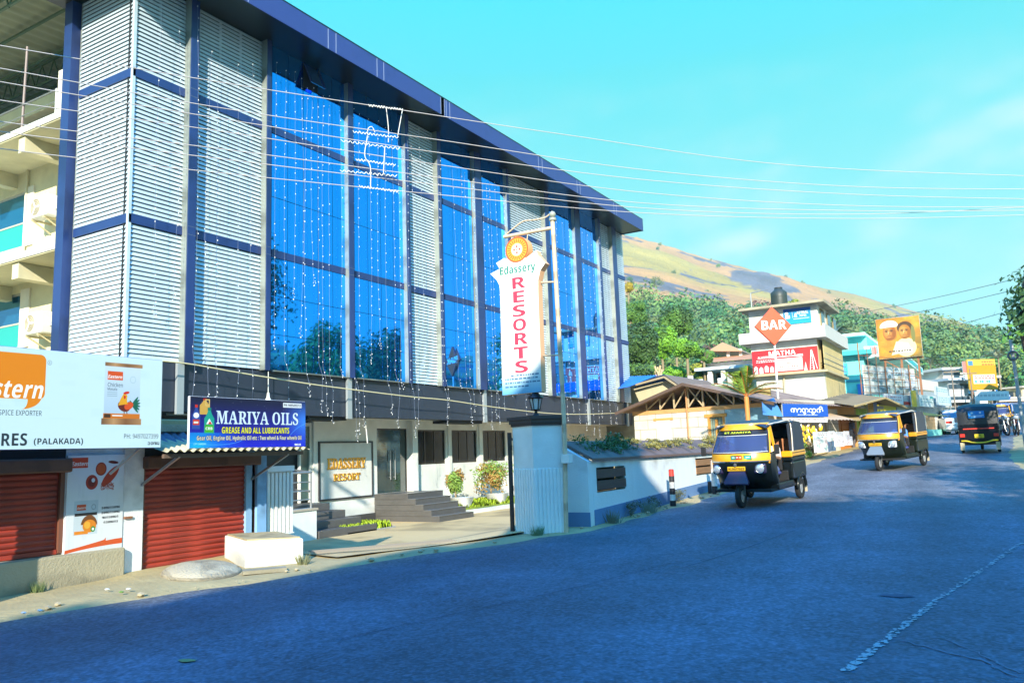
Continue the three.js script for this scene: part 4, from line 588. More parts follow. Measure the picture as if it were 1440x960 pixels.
{
  const X = -6.72, o = (px, py, q = X) => onX(px, py, q), z0 = o(835, 700).z, z1 = o(1052, 680).z, ye = o(836, 648).y;
  const wm = M([.70, .74, .74], .8, { t: 'stain', s: .35, b: .006 }), base = M([.12, .22, .40], .8, { t: 'stain', s: .5 }), brown = M([.12, .065, .05], .7, { t: 'grain', s: 1.2 });
  const t = thing('compound_wall', 'white and blue compound wall with a brown sloping coping along the road', 'wall');
  const h1 = [o(879, 670).z, o(839, 670).z, o(858, 690).y, o(858, 656).y], h2 = [o(1040, 660).z, o(979, 660).z, o(985, 668).y, o(985, 644).y];
  mesh('wall_body', wallGrid(z1, z0, -.2, ye, X, X - .22, [h1, h2], 'x'), wm, t);
  mesh('base_band', prism([[0, -.3], [Math.abs(z1 - z0), -.1], [Math.abs(z1 - z0), o(960, 712).y + .62], [0, o(836, 717).y]], .015).rotateY(Math.PI / 2).translate(X, 0, z0), base, t);
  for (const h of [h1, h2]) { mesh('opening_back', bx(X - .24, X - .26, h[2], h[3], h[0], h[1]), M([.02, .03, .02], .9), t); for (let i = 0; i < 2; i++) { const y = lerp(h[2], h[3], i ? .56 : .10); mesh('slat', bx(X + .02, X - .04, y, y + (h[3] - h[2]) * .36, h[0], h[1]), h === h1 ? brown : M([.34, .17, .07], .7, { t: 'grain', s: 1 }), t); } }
  const pr = 1.2, slope = (za, zb) => { const s = new THREE.Shape([[.06, 0], [.06, .05], [-.62, .40], [-.62, .34]].map((p) => new THREE.Vector2(...p))); return new THREE.ExtrudeGeometry(s, { depth: za - zb, bevelEnabled: false }).translate(X, ye, zb); };
  for (let i = 0; i < 8; i++) { const a = lerp(z0 + .06, z1, i / 8), b = lerp(z0 + .06, z1, (i + 1) / 8); mesh('coping', slope(a, b + .008), M([.16, .105, .09], .7, { t: 'stain', s: .8 }), t); }
  mesh('end_gable', prism([[0, -.3], [-.62, -.3], [-.62, ye + .34], [0, ye]], .2).translate(X - .002, 0, z0 + .001), wm, t);
  mesh('end_pier', bx(X - .62, X - .95, -.3, ye + .28, z0 + .02, z0 - .3), wm, t); mesh('base_band', bx(X - .62, X + .012, -.3, o(836, 717).y - .03, z0 + .2, z0 + .213), base, t);
  // plants trailing over the coping
  const mkPlant = (za, zb, n, mt, name, label, hh) => { const gs = []; for (let i = 0; i < n; i++) { const z = lerp(za, zb, (i + rnd()) / n), x = X - rr(.18, .62); gs.push(leafCloud(240, rr(.2, .4), rr(.10, .22) * hh, rr(.25, .5), .035, { lobes: 8, slim: .4 }).translate(x, ye + .36 + rr(-.06, .1) + (x - X + .62) * -.42, z)); gs[gs.length - 1].userData.keepUV = true; } const q = thing(name, label, 'plants'); mesh('foliage', gs, mt, q); };
  mkPlant(z0 - .3, z0 - 2.6, 12, LEAF([.06, .17, .03]), 'hedge', 'dark green hedge growing over the near end of the wall coping', 1.5); mkPlant(z0 - 2.6, z1, 22, LEAF([.34, .30, .07]), 'creeper', 'sunlit yellowish creeper along the wall coping', .9);
  const wd = thing('weeds', 'dusty weeds growing at the foot of the compound wall', 'weeds'); mesh('foliage', [...Array(9)].map((_, i) => { const z = lerp(z0 - 1, z0 - 5, rnd()); const g = leafCloud(120, .2, .18, .3, .03, { lobes: 5, slim: .3 }).translate(X + .12, roadY(z) + .15, z); g.userData.keepUV = true; return g; }), LEAF([.13, .16, .10]), wd);
}
{ // weeds at the feet of walls
  const tuft = (x, z, s, label, c) => { const y = groundY(x, z), t = thing('weed_tuft', label, 'weeds', [x, y, z]), p = [], nn = []; for (let i = 0; i < 90; i++) { const a = rr(0, 6.28), r = rr(0, s * .5), h = s * rr(.4, 1), l = rr(.1, .5) * s, bx0 = r * Math.cos(a), bz0 = r * Math.sin(a); p.push(bx0 - .008, -.02, bz0, bx0 + .008, -.02, bz0, bx0 + l * Math.cos(a), h, bz0 + l * Math.sin(a)); nn.push(0, .9, .4, 0, .9, .4, 0, .9, .4); } const g = new THREE.BufferGeometry(); g.setAttribute('position', new THREE.Float32BufferAttribute(p, 3)); g.setAttribute('normal', new THREE.Float32BufferAttribute(nn, 3)); mesh('blades', g, LEAF(c), t); };
  tuft(-7.15, -12.66, .2, 'small weed tuft at the foot of the gate pillar', [.16, .24, .06]); tuft(-9.2, -9.05, .18, 'small weed tuft at the right corner of the white block', [.3, .28, .08]); tuft(-11.2, -6.2, .16, 'small weed tuft at the foot of the concrete ledge', [.2, .28, .06]); tuft(-6.55, -14.6, .3, 'dry weed tuft under the blue base of the compound wall', [.2, .2, .1]); tuft(-6.5, -16.4, .34, 'larger dry weed tuft beside the striped bollard', [.22, .24, .12]);
}
const rub = []; for (let i = 0; i < 60; i++) { const z = rr(-5, -21), x = along(edgeL, z) - rr(-.02, .4) * rnd(); rub.push(new THREE.DodecahedronGeometry(.012 + .04 * Math.pow(rnd(), 3), 0).scale(1, .6, 1).translate(x, groundY(x, z) + .01, z)); } tag(mesh('rubble', rub, M([.36, .30, .19], .95)), 'loose stones and rubble along the road edge', 'rubble', null, 'stuff');
function bollard(px, py, h, r, bands, label) { const p = onG(px, py), t = thing('bollard', label, 'bollard', [p.x, p.y - .02, p.z]); const n = bands.length; bands.forEach((c, i) => mesh('painted_band', cyl(0, i * h / n, 0, r * (1 - .02 * i), r * (1 - .02 * (i - 1)), h / n - .001, 14), c, t)); mesh('top', new THREE.SphereGeometry(r * .88, 12, 6, 0, 7, 0, 1.57).scale(1, .3, 1).translate(0, h, 0), bands[n - 1], t); return t; }
const bw = M([.72, .72, .70], .6, { t: 'stain', s: 2 }), bb = M([.02, .02, .024], .6, { t: 'stain', s: 2 }), br = M([.62, .04, .025], .5, { t: 'stain', s: 2 });
bollard(947, 711, .82, .065, [bb, bw, bb, bw, bb, br], 'striped roadside bollard with a red top before the white wall');
bollard(1006, 694, .85, .07, [bb, bw, bw, M([.6, .42, .34], .6)], 'faded white bollard with a black foot beside the auto rickshaw'); bollard(999, 693, .3, .05, [bb, bb], 'short black stub post beside the faded white bollard');
{ // hanging sign on its pole
  const b = onG(796, 747), Z = b.z, top = onZ(777, 303, Z), o = (px, py) => onZ(px, py, Z);
  const t = thing('sign_pole', 'tall cream steel sign pole with a curved bracket arm', 'pole'), pm = M([.62, .48, .33], .55, { t: 'stain', s: 1.4 });
  const ppts = [[793.5, 600], [785, 450], [777, 310]].map(([a, c]) => o(a, c));
  mesh('post', tube([[b.x, b.y - .1, Z], ...ppts.map((p) => [p.x, p.y, Z])], .042, 20, 12), pm, t); mesh('finial', [new THREE.SphereGeometry(.065, 12, 8).translate(top.x, top.y + .02, Z), cyl(top.x, top.y - .1, Z, .07, .07, .05, 12)], M([.3, .32, .26], .5), t);
  const a0 = o(709, 333), a1 = o(778, 320); mesh('arm', tube([[a0.x, a0.y, Z], [a1.x, a1.y, Z]], .036, 1, 10), pm, t);
  mesh('scroll', tube([[709, 332], [722, 321], [736, 311], [752, 309], [768, 305], [777, 297]].map(([x, y]) => { const p = o(x, y); return [p.x, p.y, Z]; }), .016, 30), pm, t);
  each('bracket', [[773, 397, 784, 396], [776, 500, 790, 499]].map(([p, q, r, s]) => { const A = o(p - 12, q), B = o(r, s); return tube([[A.x, A.y, Z], [B.x, B.y, Z]], .018); }), pm, t); { const j = o(796, 645); mesh('junction_box', rbx(j.x - .06, j.x + .10, j.y - .08, j.y + .08, Z - .08, Z + .08, .01), WHITE, t); }
  // board outline traced in the plane of the arm
  const out = [[727, 367], [741, 367], [760, 356], [752, 364], [757, 375], [775.5, 366], [768, 374], [763, 384], [762, 396], [770, 551], [710, 556], [706, 404], [703, 396], [693, 387], [704, 380], [700, 372]];
  const sh0 = [[710, 556], [707, 420], [706, 403], [702, 395], [693, 386], [706, 379], [701, 371], [712, 364], [728, 366], [744, 363], [757, 353], [760, 360], [770, 371], [763, 381], [760, 395], [760, 410], [765, 551]];
  const P = sh0.map(([x, y]) => o(x, y)), c0 = o(735, 555), xs = P.map((p) => p.x), ys = P.map((p) => p.y), X0 = Math.min(...xs), X1 = Math.max(...xs), Y0 = Math.min(...ys), Y1 = Math.max(...ys), TH = .17;
  const s = thing('hanging_sign', 'white vertical resort sign with pink letters and a round emblem hanging from the pole', 'sign', [0, 0, Z]);
  mesh('sign_box', prism(P.map((p) => [p.x, p.y]), TH).translate(0, 0, -TH / 2), M([.80, .44, .24], .55), s);
  const cw = 512, ch = Math.round(512 * (Y1 - Y0) / (X1 - X0)), K = (px, py) => { const p = o(px, py); return [(p.x - X0) / (X1 - X0) * cw, (Y1 - p.y) / (Y1 - Y0) * ch]; };
  const face = new THREE.ShapeGeometry(new THREE.Shape(P.map((p) => new THREE.Vector2(p.x, p.y)))); { const u = face.attributes.uv, q = face.attributes.position; for (let i = 0; i < u.count; i++) u.setXY(i, (q.getX(i) - X0) / (X1 - X0), (q.getY(i) - Y0) / (Y1 - Y0)); } face.userData.keepUV = true;
  const tx = ctex(cw, ch, (g, w, h) => {
    g.fillStyle = '#fbfbf6'; g.fillRect(0, 0, w, h); const [, yb] = K(738, 520), gr = g.createLinearGradient(0, yb, 0, h); gr.addColorStop(0, 'rgba(120,190,230,0)'); gr.addColorStop(1, 'rgba(90,170,220,.95)'); g.fillStyle = gr; g.fillRect(0, yb, w, h - yb);
    const [ax, ay] = K(702, 386), [bx2] = K(757, 383), sl = (K(757, 378)[1] - K(702, 386)[1]) / (bx2 - ax); g.save(); g.translate(ax + 22, ay + 16); g.transform(1, sl * .5, 0, 1, 0, 0); g.fillStyle = '#0c8270'; g.font = 'bold 88px sans-serif'; const m = g.measureText('Edassery').width; g.scale((bx2 - ax - 26) / m, 1); g.fillText('Edassery', 0, 0); g.restore();
    { const [x0, y0] = K(717, 372), [x1] = K(744, 371); g.fillStyle = '#e8b080'; g.font = '52px serif'; const q = g.measureText("Edassery's").width; g.save(); g.translate(x0, y0); g.scale((x1 - x0) / q, 1); g.fillText("Edassery's", 0, 0); g.restore(); }
    g.fillStyle = '#d83a58'; 'RESORTS'.split('').forEach((c, i) => { const [x, y] = K(731.5 + i * .9, 406.5 + i * 19.6); const [, y2] = K(731, 390 + i * 19.6), hh = y - y2; g.font = `bold ${hh * 1.35}px sans-serif`; const q = g.measureText(c).width, [xa] = K(720.5, 400), [xb] = K(742, 400); g.save(); g.translate(x, y); g.scale((xb - xa) / q, 1); g.textAlign = 'center'; g.fillText(c, 0, 0); g.restore(); });
    for (let i = 0; i < 4; i++) { const [x, y] = K(i ? 714 : 722, 528 + i * 5.4), [x1] = K(i === 3 ? 745 : 763, 528); g.fillStyle = '#3b6a94'; g.font = '30px sans-serif'; let d = x; while (d < x1 - 20) { const e = 8 + rnd() * 26; g.fillRect(d, y, e, 11); d += e + 8; } }
    g.strokeStyle = 'rgba(120,120,120,.12)'; g.lineWidth = 2; for (let i = 0; i < h; i += 26) { g.beginPath(); g.moveTo(0, i); g.lineTo(w, i); g.stroke(); } for (let i = 0; i < w; i += 26) { g.beginPath(); g.moveTo(i, 0); g.lineTo(i, h); g.stroke(); }
  }); mesh('sign_face', face, printed(tx, .5), s, [0, 0, TH / 2 + .004]);
  const e = o(730, 352), er = .5 * (o(746, 352).x - o(713.5, 352).x); mesh('emblem', new THREE.CylinderGeometry(er, er, TH * 1.0, 36).rotateX(Math.PI / 2).translate(e.x, e.y, 0), M([.80, .40, .16], .55), s);
  const et = ctex(256, 256, (g) => { g.fillStyle = '#d9622a'; g.fillRect(0, 0, 256, 256); g.fillStyle = '#f3b53a'; g.beginPath(); g.arc(128, 128, 112, 0, 7); g.fill(); g.strokeStyle = '#d9622a'; g.lineWidth = 10; for (let i = 0; i < 24; i++) { const a = i * Math.PI / 12; g.beginPath(); g.moveTo(128 + 70 * Math.cos(a), 128 + 70 * Math.sin(a)); g.lineTo(128 + 106 * Math.cos(a), 128 + 106 * Math.sin(a)); g.stroke(); } g.fillStyle = '#f6e6d2'; g.beginPath(); g.arc(128, 128, 62, 0, 7); g.fill(); g.fillStyle = '#d0483c'; for (const [x, y] of [[0, -30], [30, 0], [0, 30], [-30, 0]]) g.fillRect(128 + x - 9, 128 + y - 9, 18, 18); g.fillRect(122, 122, 12, 12); });
  mesh('emblem_face', (() => { const c = new THREE.CircleGeometry(er - .004, 36); c.userData.keepUV = true; return c; })(), printed(et), s, [e.x, e.y, TH / 2 + .005]); each('hanger', [[719, 331, 720, 340], [742, 327, 741, 341]].map(([p, q, r, u]) => { const A = o(p, q), B = o(r, u); return tube([[A.x, A.y, 0], [B.x, B.y, 0]], .01); }), pm, s);
}
// ---------------------------------------------------------------- fairy lights on the facade
{
  const wireM = M([.16, .20, .30], .6), bulbM = M([.80, .80, .78], .3), ball = new THREE.OctahedronGeometry(.0145, 0);
  const list = [[243, 12.2, 5.4], [219, 12.3, 5], [270, 12.8, 2.6], [291, 11.8, 3], [300, 11.5, 3.2], [330, 11.8, 3.0], [352, 12, 2.9], [387, 12.5, 4.6], [401, 12.4, 3.0], [413, 12.5, 6], [423, 12.4, 5], [432, 12.2, 3.4], [440, 12.3, 6.5], [447, 12.4, 3.0], [455, 12.2, 2.9], [463, 12.3, 2.7], [478, 12.3, 4], [495, 12.4, 2.2], [499, 12.3, 2.4], [507, 12.2, 2.6], [520, 12.2, 4.5], [534, 12.3, 5], [545, 12.2, 3.0], [553, 12.2, 2.6], [562, 12.3, 3.8], [577, 12.3, 2.3], [581, 12.2, 2.6], [594, 12.0, 4.6], [620, 12.2, 2.7], [623, 12.2, 3.3], [640, 12.1, 4], [653, 12.1, 2.7], [658, 12, 3.2], [670, 12.2, 3.0], [682, 12.2, 2.6], [688, 12.1, 3], [692, 12.1, 2.8], [700, 12.2, 3.3], [712, 12.1, 3.8], [731, 4.6, 2.6], [741, 4.5, 2.7], [745, 4.6, 2.8], [779, 4.5, 2.7], [786, 12.1, 3.0], [794, 12.2, 3.4], [803, 12, 2.9], [813, 12.1, 2.6], [822, 12.2, 2.4], [829, 12.2, 2.3], [834, 12.1, 3.2], [846, 12, 2.9], [854, 4.6, 2.9], [856, 12.2, 3.4]];
  const glass = (px) => (px > 380 && px < 570) || (px > 624 && px < 718) || (px > 776 && px < 840);
  for (const [px, y1, y0] of list) {
    const X = glass(px) ? XG + .10 : XC + .07, z = zAt(px, X), t = thing('fairy_light_string', 'string of small white fairy lights hanging down the resort facade', 'fairy lights', [X, 0, z], 0, 'fairy light strings on the resort facade'); const pts = [], bulbs = []; let dz = 0; const bulged = rr(-.12, .12);
    const n = Math.max(6, Math.round((y1 - y0) / .34)); for (let i = 0; i <= n; i++) { const y = lerp(y1, y0, i / n), loose = y < YB ? 1 : .25; dz += rr(-.03, .03) * loose; pts.push([rr(-.01, .01) + (y < YB ? .12 : 0), y, dz + bulged * Math.sin(i / n * 3.1)]); }
    const c = new THREE.CatmullRomCurve3(pts.map((p) => V(...p))), m = Math.round((y1 - y0) / .30); for (let i = 0; i <= m; i++) { if (rnd() < .15) continue; const p = c.getPoint(i / m); bulbs.push(ball.clone().scale(1, 1.5, 1).translate(p.x + .015, p.y, p.z + rr(-.02, .02))); }
    for (let i = 0; i < 5; i++) { const p = c.getPoint(1 - i * .006); bulbs.push(ball.clone().translate(p.x + rr(-.03, .03), p.y + rr(0, .1), p.z + rr(-.05, .05))); }
    mesh('wire', new THREE.TubeGeometry(c, n * 2, .0034, 4), wireM, t); stuff(mesh('bulbs', bulbs, bulbM, t));
  }
  const rp = [[200, 505], [262, 511], [330, 523], [437, 540], [490, 547], [580, 558], [625, 562], [700, 573], [790, 582], [890, 580]].map(([a, b]) => { const p = onX(a, b, XC + .16); return [p.x, p.y, p.z]; }); tag(mesh('rope', tube(rp, .018, 60, 6), M([.60, .52, .30], .7)), 'pale yellow rope strung along the dark band of the resort', 'rope');
}
// ---------------------------------------------------------------- overhead wires
{
  const W = [['A', [[-120, 42], [0, 64], [300, 114], [560, 154], [800, 190], [1100, 231], [1520, 250]], 'topmost overhead wire crossing the resort facade and the sky'], ['B', [[-120, 75], [0, 96], [300, 150], [620, 197], [900, 238], [1200, 262], [1520, 266]], 'second overhead wire from the top crossing the facade'], ['C', [[-120, 93], [0, 115], [300, 165], [620, 215], [900, 252], [1200, 273], [1520, 281]], 'third overhead wire from the top crossing the facade'], ['D', [[-120, 121], [0, 141], [300, 183], [620, 232], [900, 270], [1200, 289], [1520, 290]], 'fourth overhead wire from the top crossing the facade'], ['E', [[-120, 152], [0, 171], [300, 208], [620, 250], [900, 285], [1200, 296], [1520, 295]], 'third overhead wire from the bottom crossing the facade'], ['F', [[-120, 167], [0, 185], [300, 222], [600, 258], [900, 292], [1200, 301], [1520, 287]], 'second overhead wire from the bottom crossing the facade'], ['H', [[-120, 190], [0, 209], [300, 242], [600, 272], [900, 299], [1200, 307], [1520, 300]], 'lowest overhead wire crossing the facade under the others']];
  const wm = M([.50, .44, .40], .6);
  W.forEach(([id, pts, label], k) => { const q = pts.map(([x, y]) => { const p = at(x, y, lerp(9.5, 21, (x + 120) / 1640) + k * .06); return [p.x, p.y, p.z]; }); tag(mesh('overhead_wire', tube(q, .0075, 60, 5), wm), label, 'wire'); });
  const dp = (x) => lerp(9.5, 21, (x + 120) / 1640), wiggle = (x0, x1, y0, y1, k, label) => { const pts = []; for (let i = 0; i <= 26; i++) { const t = i / 26, x = lerp(x0, x1, t), p = at(x, lerp(y0, y1, t) + (i % 2 ? 2 : -2) * rr(.4, 1), dp(x) + k); pts.push([p.x, p.y, p.z]); } tag(mesh('wire_tie', tube(pts, .0075, 80, 5), M([.75, .74, .70], .5)), label, 'wire'); };
  wiggle(518, 566, 148, 154, 0, 'twisted tie on the topmost overhead wire'); wiggle(496, 560, 185, 193, .06, 'twisted tie on the second overhead wire'); wiggle(480, 562, 198, 209, .1, 'twisted tie on the third overhead wire'); wiggle(500, 556, 224, 232, .16, 'twisted tie on the fourth overhead wire'); wiggle(478, 558, 240, 247, .2, 'long twisted tie on the lower overhead wires'); wiggle(505, 560, 262, 269, .3, 'twisted tie on the lowest overhead wires');
  const drop = (pts, label) => tag(mesh('wire_stub', tube(pts.map(([x, y]) => { const p = at(x, y, dp(x) + .1); return [p.x, p.y, p.z]; }), .008, pts.length * 5, 5), M([.72, .70, .66], .5)), label, 'wire');
  drop([[543, 152], [546, 180], [546, 200]], 'left loose wire dropping from the topmost wire'); drop([[566, 153], [562, 175], [559, 192]], 'right loose wire dropping from the topmost wire'); drop([[527, 186], [523, 178], [518, 180], [516, 195], [513, 220], [520, 232], [521, 265]], 'long looped loose wire hanging between the overhead wires'); drop([[541, 206], [540, 225], [539, 245]], 'short loose wire joining the middle overhead wires');
  [[[1180, 446], [1290, 424], [1400, 399], [1520, 368]], [[1200, 455], [1300, 437], [1400, 414], [1520, 384]], [[1300, 470], [1380, 448], [1520, 410]]].forEach((pts, i) => { const q = pts.map(([x, y]) => { const p = at(x, y, lerp(60, 36, (x - 1180) / 340)); return [p.x, p.y, p.z]; }); tag(mesh('street_wire', tube(q, .016, 20, 4), M([.12, .13, .14], .7)), ['upper thin street wire over the far roofs', 'middle thin street wire over the far roofs', 'lower thin street wire over the far roofs'][i], 'wire'); });
}
// ---------------------------------------------------------------- house across the road, behind the viewer, whose shade lies on the road
{
  const up = thing('utility_pole', 'concrete utility pole beside the road left of the shops', 'pole', [-10.6, -.1, -4.6]); mesh('post', cyl(0, 0, 0, .09, .13, 9, 12), M([.4, .4, .38], .8), up); mesh('cross_arm', bx(-.9, .9, 7.9, 8.0, -.05, .05), M([.2, .2, .2], .6), up);
  const t = thing('opposite_building', 'four storey plain building across the road behind the viewer', 'building'), w = M([.62, .60, .52], .8, { t: 'stain', s: .3 });
  mesh('wall', bx(4.1, 18, -.5, 11.6, 4.9, 48), w, t); mesh('added_shade_tower', bx(2.3, 4.1, -.5, 12.6, 4.9, 7.7), w, t); mesh('parapet', [bx(4.0, 18.1, 11.6, 12.0, 4.8, 5.0), bx(3.9, 4.1, 11.6, 12.0, 5.0, 48)], w, t); mesh('added_shade_wing', bx(2.9, 4.1, -.5, 11.6, 11.5, 17), w, t); mesh('added_shade_wing', bx(1.8, 4.1, -.5, 11.6, 17, 48), w, t); mesh('shade_tower_roof', bx(2.2, 4.2, 12.6, 12.8, 4.8, 7.8), w, t);  // unseen tower added to shade the gate pillar, wings to widen road shade
  for (let f = 0; f < 4; f++) for (let i = 0; i < 6; i++) { const z = 9 + i * 5, y = 1 + f * 2.9, q = mesh('window', bx(4.08, 4.14, y, y + 1.4, z, z + 1.6), M([.35, .3, .24], .6), t); mesh('pane', bx(4.06, 4.15, y + .08, y + 1.32, z + .08, z + 1.52), M([.04, .06, .08], .06), q); }
}
// ---------------------------------------------------------------- the town up the road
// upright frame through two points: local x runs A to B, z faces the viewer, L(px,py) gives a place on it
function frame(ax, ad, bx_, bd, py = 560) {
  const A = at(ax, py, ad), B = at(bx_, py, bd), u = V(B.x - A.x, 0, B.z - A.z), w = u.length(); u.normalize(); const n = V(-u.z, 0, u.x);
  if (n.dot(V(-A.x, 0, -A.z)) < 0) n.negate();
  return { A, w, turn: Math.atan2(-u.z, u.x), L: (px, py2, off = 0) => { const d = ray(px, py2), t = (V(A.x, CAMY, A.z).addScaledVector(n, off).sub(CP).dot(n)) / d.dot(n), P = CP.clone().addScaledVector(d, t); return [V(P.x - A.x, 0, P.z - A.z).dot(u), P.y]; }, g: groundY(A.x, A.z) };
}
const onFrame = (f, name, label, cat, group) => thing(name, label, cat, [f.A.x, 0, f.A.z], f.turn, group);
const rectOf = (f, x0, y0, x1, y1, off = 0) => { const a = f.L(x0, y0, off), b = f.L(x1, y1, off), c = f.L(x0, y1, off), d = f.L(x1, y0, off); return { x0: (a[0] + c[0]) / 2, x1: (b[0] + d[0]) / 2, y0: (b[1] + c[1]) / 2, y1: (a[1] + d[1]) / 2 }; };
function panel(f, name, label, px, draw, cw, ch, th = .08, z = 0, cat = 'sign', sideM = ALU, rough = .5) {
  const r = rectOf(f, ...px, z), w = r.x1 - r.x0, h = r.y1 - r.y0, t = onFrame(f, name, label, cat); mesh('board', bx(r.x0, r.x1, r.y0, r.y1, z - th, z), sideM, t); imprint('print', w - .01, h - .01, ctex(cw, ch, draw), t, [(r.x0 + r.x1) / 2, (r.y0 + r.y1) / 2, z + .006], 0, rough); return { t, r, w, h };
}
const fitT = (g, s, f, x0, x1, y, c) => { g.font = f; g.fillStyle = c; const m = g.measureText(s).width; g.save(); g.translate(x0, y); g.scale((x1 - x0) / m, 1); g.fillText(s, 0, 0); g.restore(); };
const speckle = (g, w, h, n, a = .05) => { for (let i = 0; i < n; i++) { g.fillStyle = `rgba(60,50,30,${a * rnd()})`; g.fillRect(rnd() * w, rnd() * h, rnd() * w * .2, rnd() * h * .1); } };
const rows = (g, x0, x1, y, n, dy, hh, c) => { g.fillStyle = c; for (let i = 0; i < n; i++) { let x = x0 + rnd() * 10; while (x < x1) { const e = 8 + rnd() * 30; g.fillRect(x, y + i * dy, Math.min(e, x1 - x), hh); x += e + 9; } } };

{ // white block house with open truss gable
  const f = frame(889, 36, 1088, 31.5, 600), t = onFrame(f, 'block_house', 'whitewashed block house with open wooden roof trusses beyond the compound wall', 'house'), r = rectOf(f, 893, 578, 1082, 640), L = f.L;
  const bm = M([.62, .57, .47], .9, { t: 'block', s: .30, b: .006 }), tim = M([.52, .40, .24], .8, { t: 'grain', s: 1 }), blueW = M([.22, .40, .50], .9, { t: 'stain', s: .5 });
  const door = rectOf(f, 997, 586, 1021, 640), nich = rectOf(f, 925, 591, 944, 640);
  mesh('front_wall', wallGrid(r.x0, r.x1, f.g - 1, r.y1, -.2, 0, [[door.x0, door.x1, f.g - .5, door.y1]], 'z'), bm, t); each('side_wall', [bx(r.x0, r.x0 + .2, f.g - 1, r.y1, -7, -.2), bx(r.x1 - .2, r.x1, f.g - 1, r.y1, -7, -.2)], bm, t); mesh('back_wall', bx(r.x0, r.x1, f.g - 1, r.y1, -7.2, -7), bm, t);
  const bp = rectOf(f, 1022, 572, 1062, 640); mesh('plaster_patch', bx(bp.x0, bp.x1 + .6, f.g - 1, r.y1 - .02, .004, .012), blueW, t);
  mesh('ring_beam', bx(r.x0 - .05, r.x1 + .05, r.y1, r.y1 + .16, -.22, .03), M([.58, .32, .12], .8, { t: 'mottle', s: 1 }), t); mesh('lintel', [bx(nich.x0 - .15, nich.x1 + .15, nich.y1, nich.y1 + .1, 0, .03)], M([.55, .28, .08], .8), t); mesh('recess', bx(nich.x0, nich.x1, f.g, nich.y1, .002, .02), WHITE, t);
  { const w = mesh('door', [bx(door.x0, door.x0 + .09, f.g - .5, door.y1, -.12, .02), bx(door.x1 - .09, door.x1, f.g - .5, door.y1, -.12, .02), bx((door.x0 + door.x1) / 2 - .05, (door.x0 + door.x1) / 2 + .05, f.g - .5, door.y1 - .1, -.1, .01), bx(door.x0 - .12, door.x1 + .12, door.y1, door.y1 + .13, -.14, .05)], M([.62, .30, .06], .7, { t: 'grain', s: 1 }), t); mesh('pane', bx(door.x0 + .09, door.x1 - .09, f.g - .5, door.y1, -.09, -.07), M([.22, .30, .24], .2), w); mesh('grille', [...Array(6)].map((_, i) => bx(lerp(door.x0, door.x1, (i + .5) / 6) - .012, lerp(door.x0, door.x1, (i + .5) / 6) + .012, f.g - .5, door.y1, -.065, -.05)), M([.12, .12, .1], .5), w); }
  mesh('rain_pipe', tube([[L(967, 575)[0], r.y1 + 1, .06], [L(967, 575)[0], f.g, .06]], .035), M([.5, .24, .1], .6), t);
  const apex = L(972, 541), eL = L(878, 582), eR = L(1100, 568), hy = Math.max(apex[1], r.y1 + .9); 
  const roofM = M([.30, .20, .14], .8, { t: 'stain', s: .5 });
  for (const [a, b, n] of [[eL, apex, 'roof_slope'], [apex, eR, 'roof_slope']]) mesh(n, surf((u, v) => { const x = lerp(a[0], b[0], u), y = lerp(a[1], b[1], u); return [x, y + .04 + .02 * Math.sin(v * 200), lerp(.7, -7.4, v)]; }, 12, 160), roofM, t), mesh('barge_board', bar([a[0], a[1], .7], [b[0], b[1], .7], .05, .12), M([.10, .06, .04], .7), t);
  const tr = []; for (const z of [.0, -2.4]) { const base = r.y1 + .18; const yTop = (x) => x < apex[0] ? lerp(eL[1], apex[1], (x - eL[0]) / (apex[0] - eL[0])) : lerp(apex[1], eR[1], (x - apex[0]) / (eR[0] - apex[0])); for (let i = 1; i < 9; i++) { const x = lerp(r.x0, r.x1, i / 9), x2 = lerp(r.x0, r.x1, (i + (i < 5 ? 1 : -1)) / 9); tr.push(mesh('truss_member', bar([x, base, z], [x, yTop(x), z], .06), tim, t)); mesh('truss_member', bar([x, base, z + .02], [x2, yTop(x2), z + .02], .05), tim, t); } }
  mesh('bamboo_screen', bx(L(945, 560)[0], L(1040, 560)[0], r.y1 + .18, r.y1 + .95, -2.9, -2.95), M([.46, .34, .12], .9, { t: 'grain', s: 2 }), t);
}
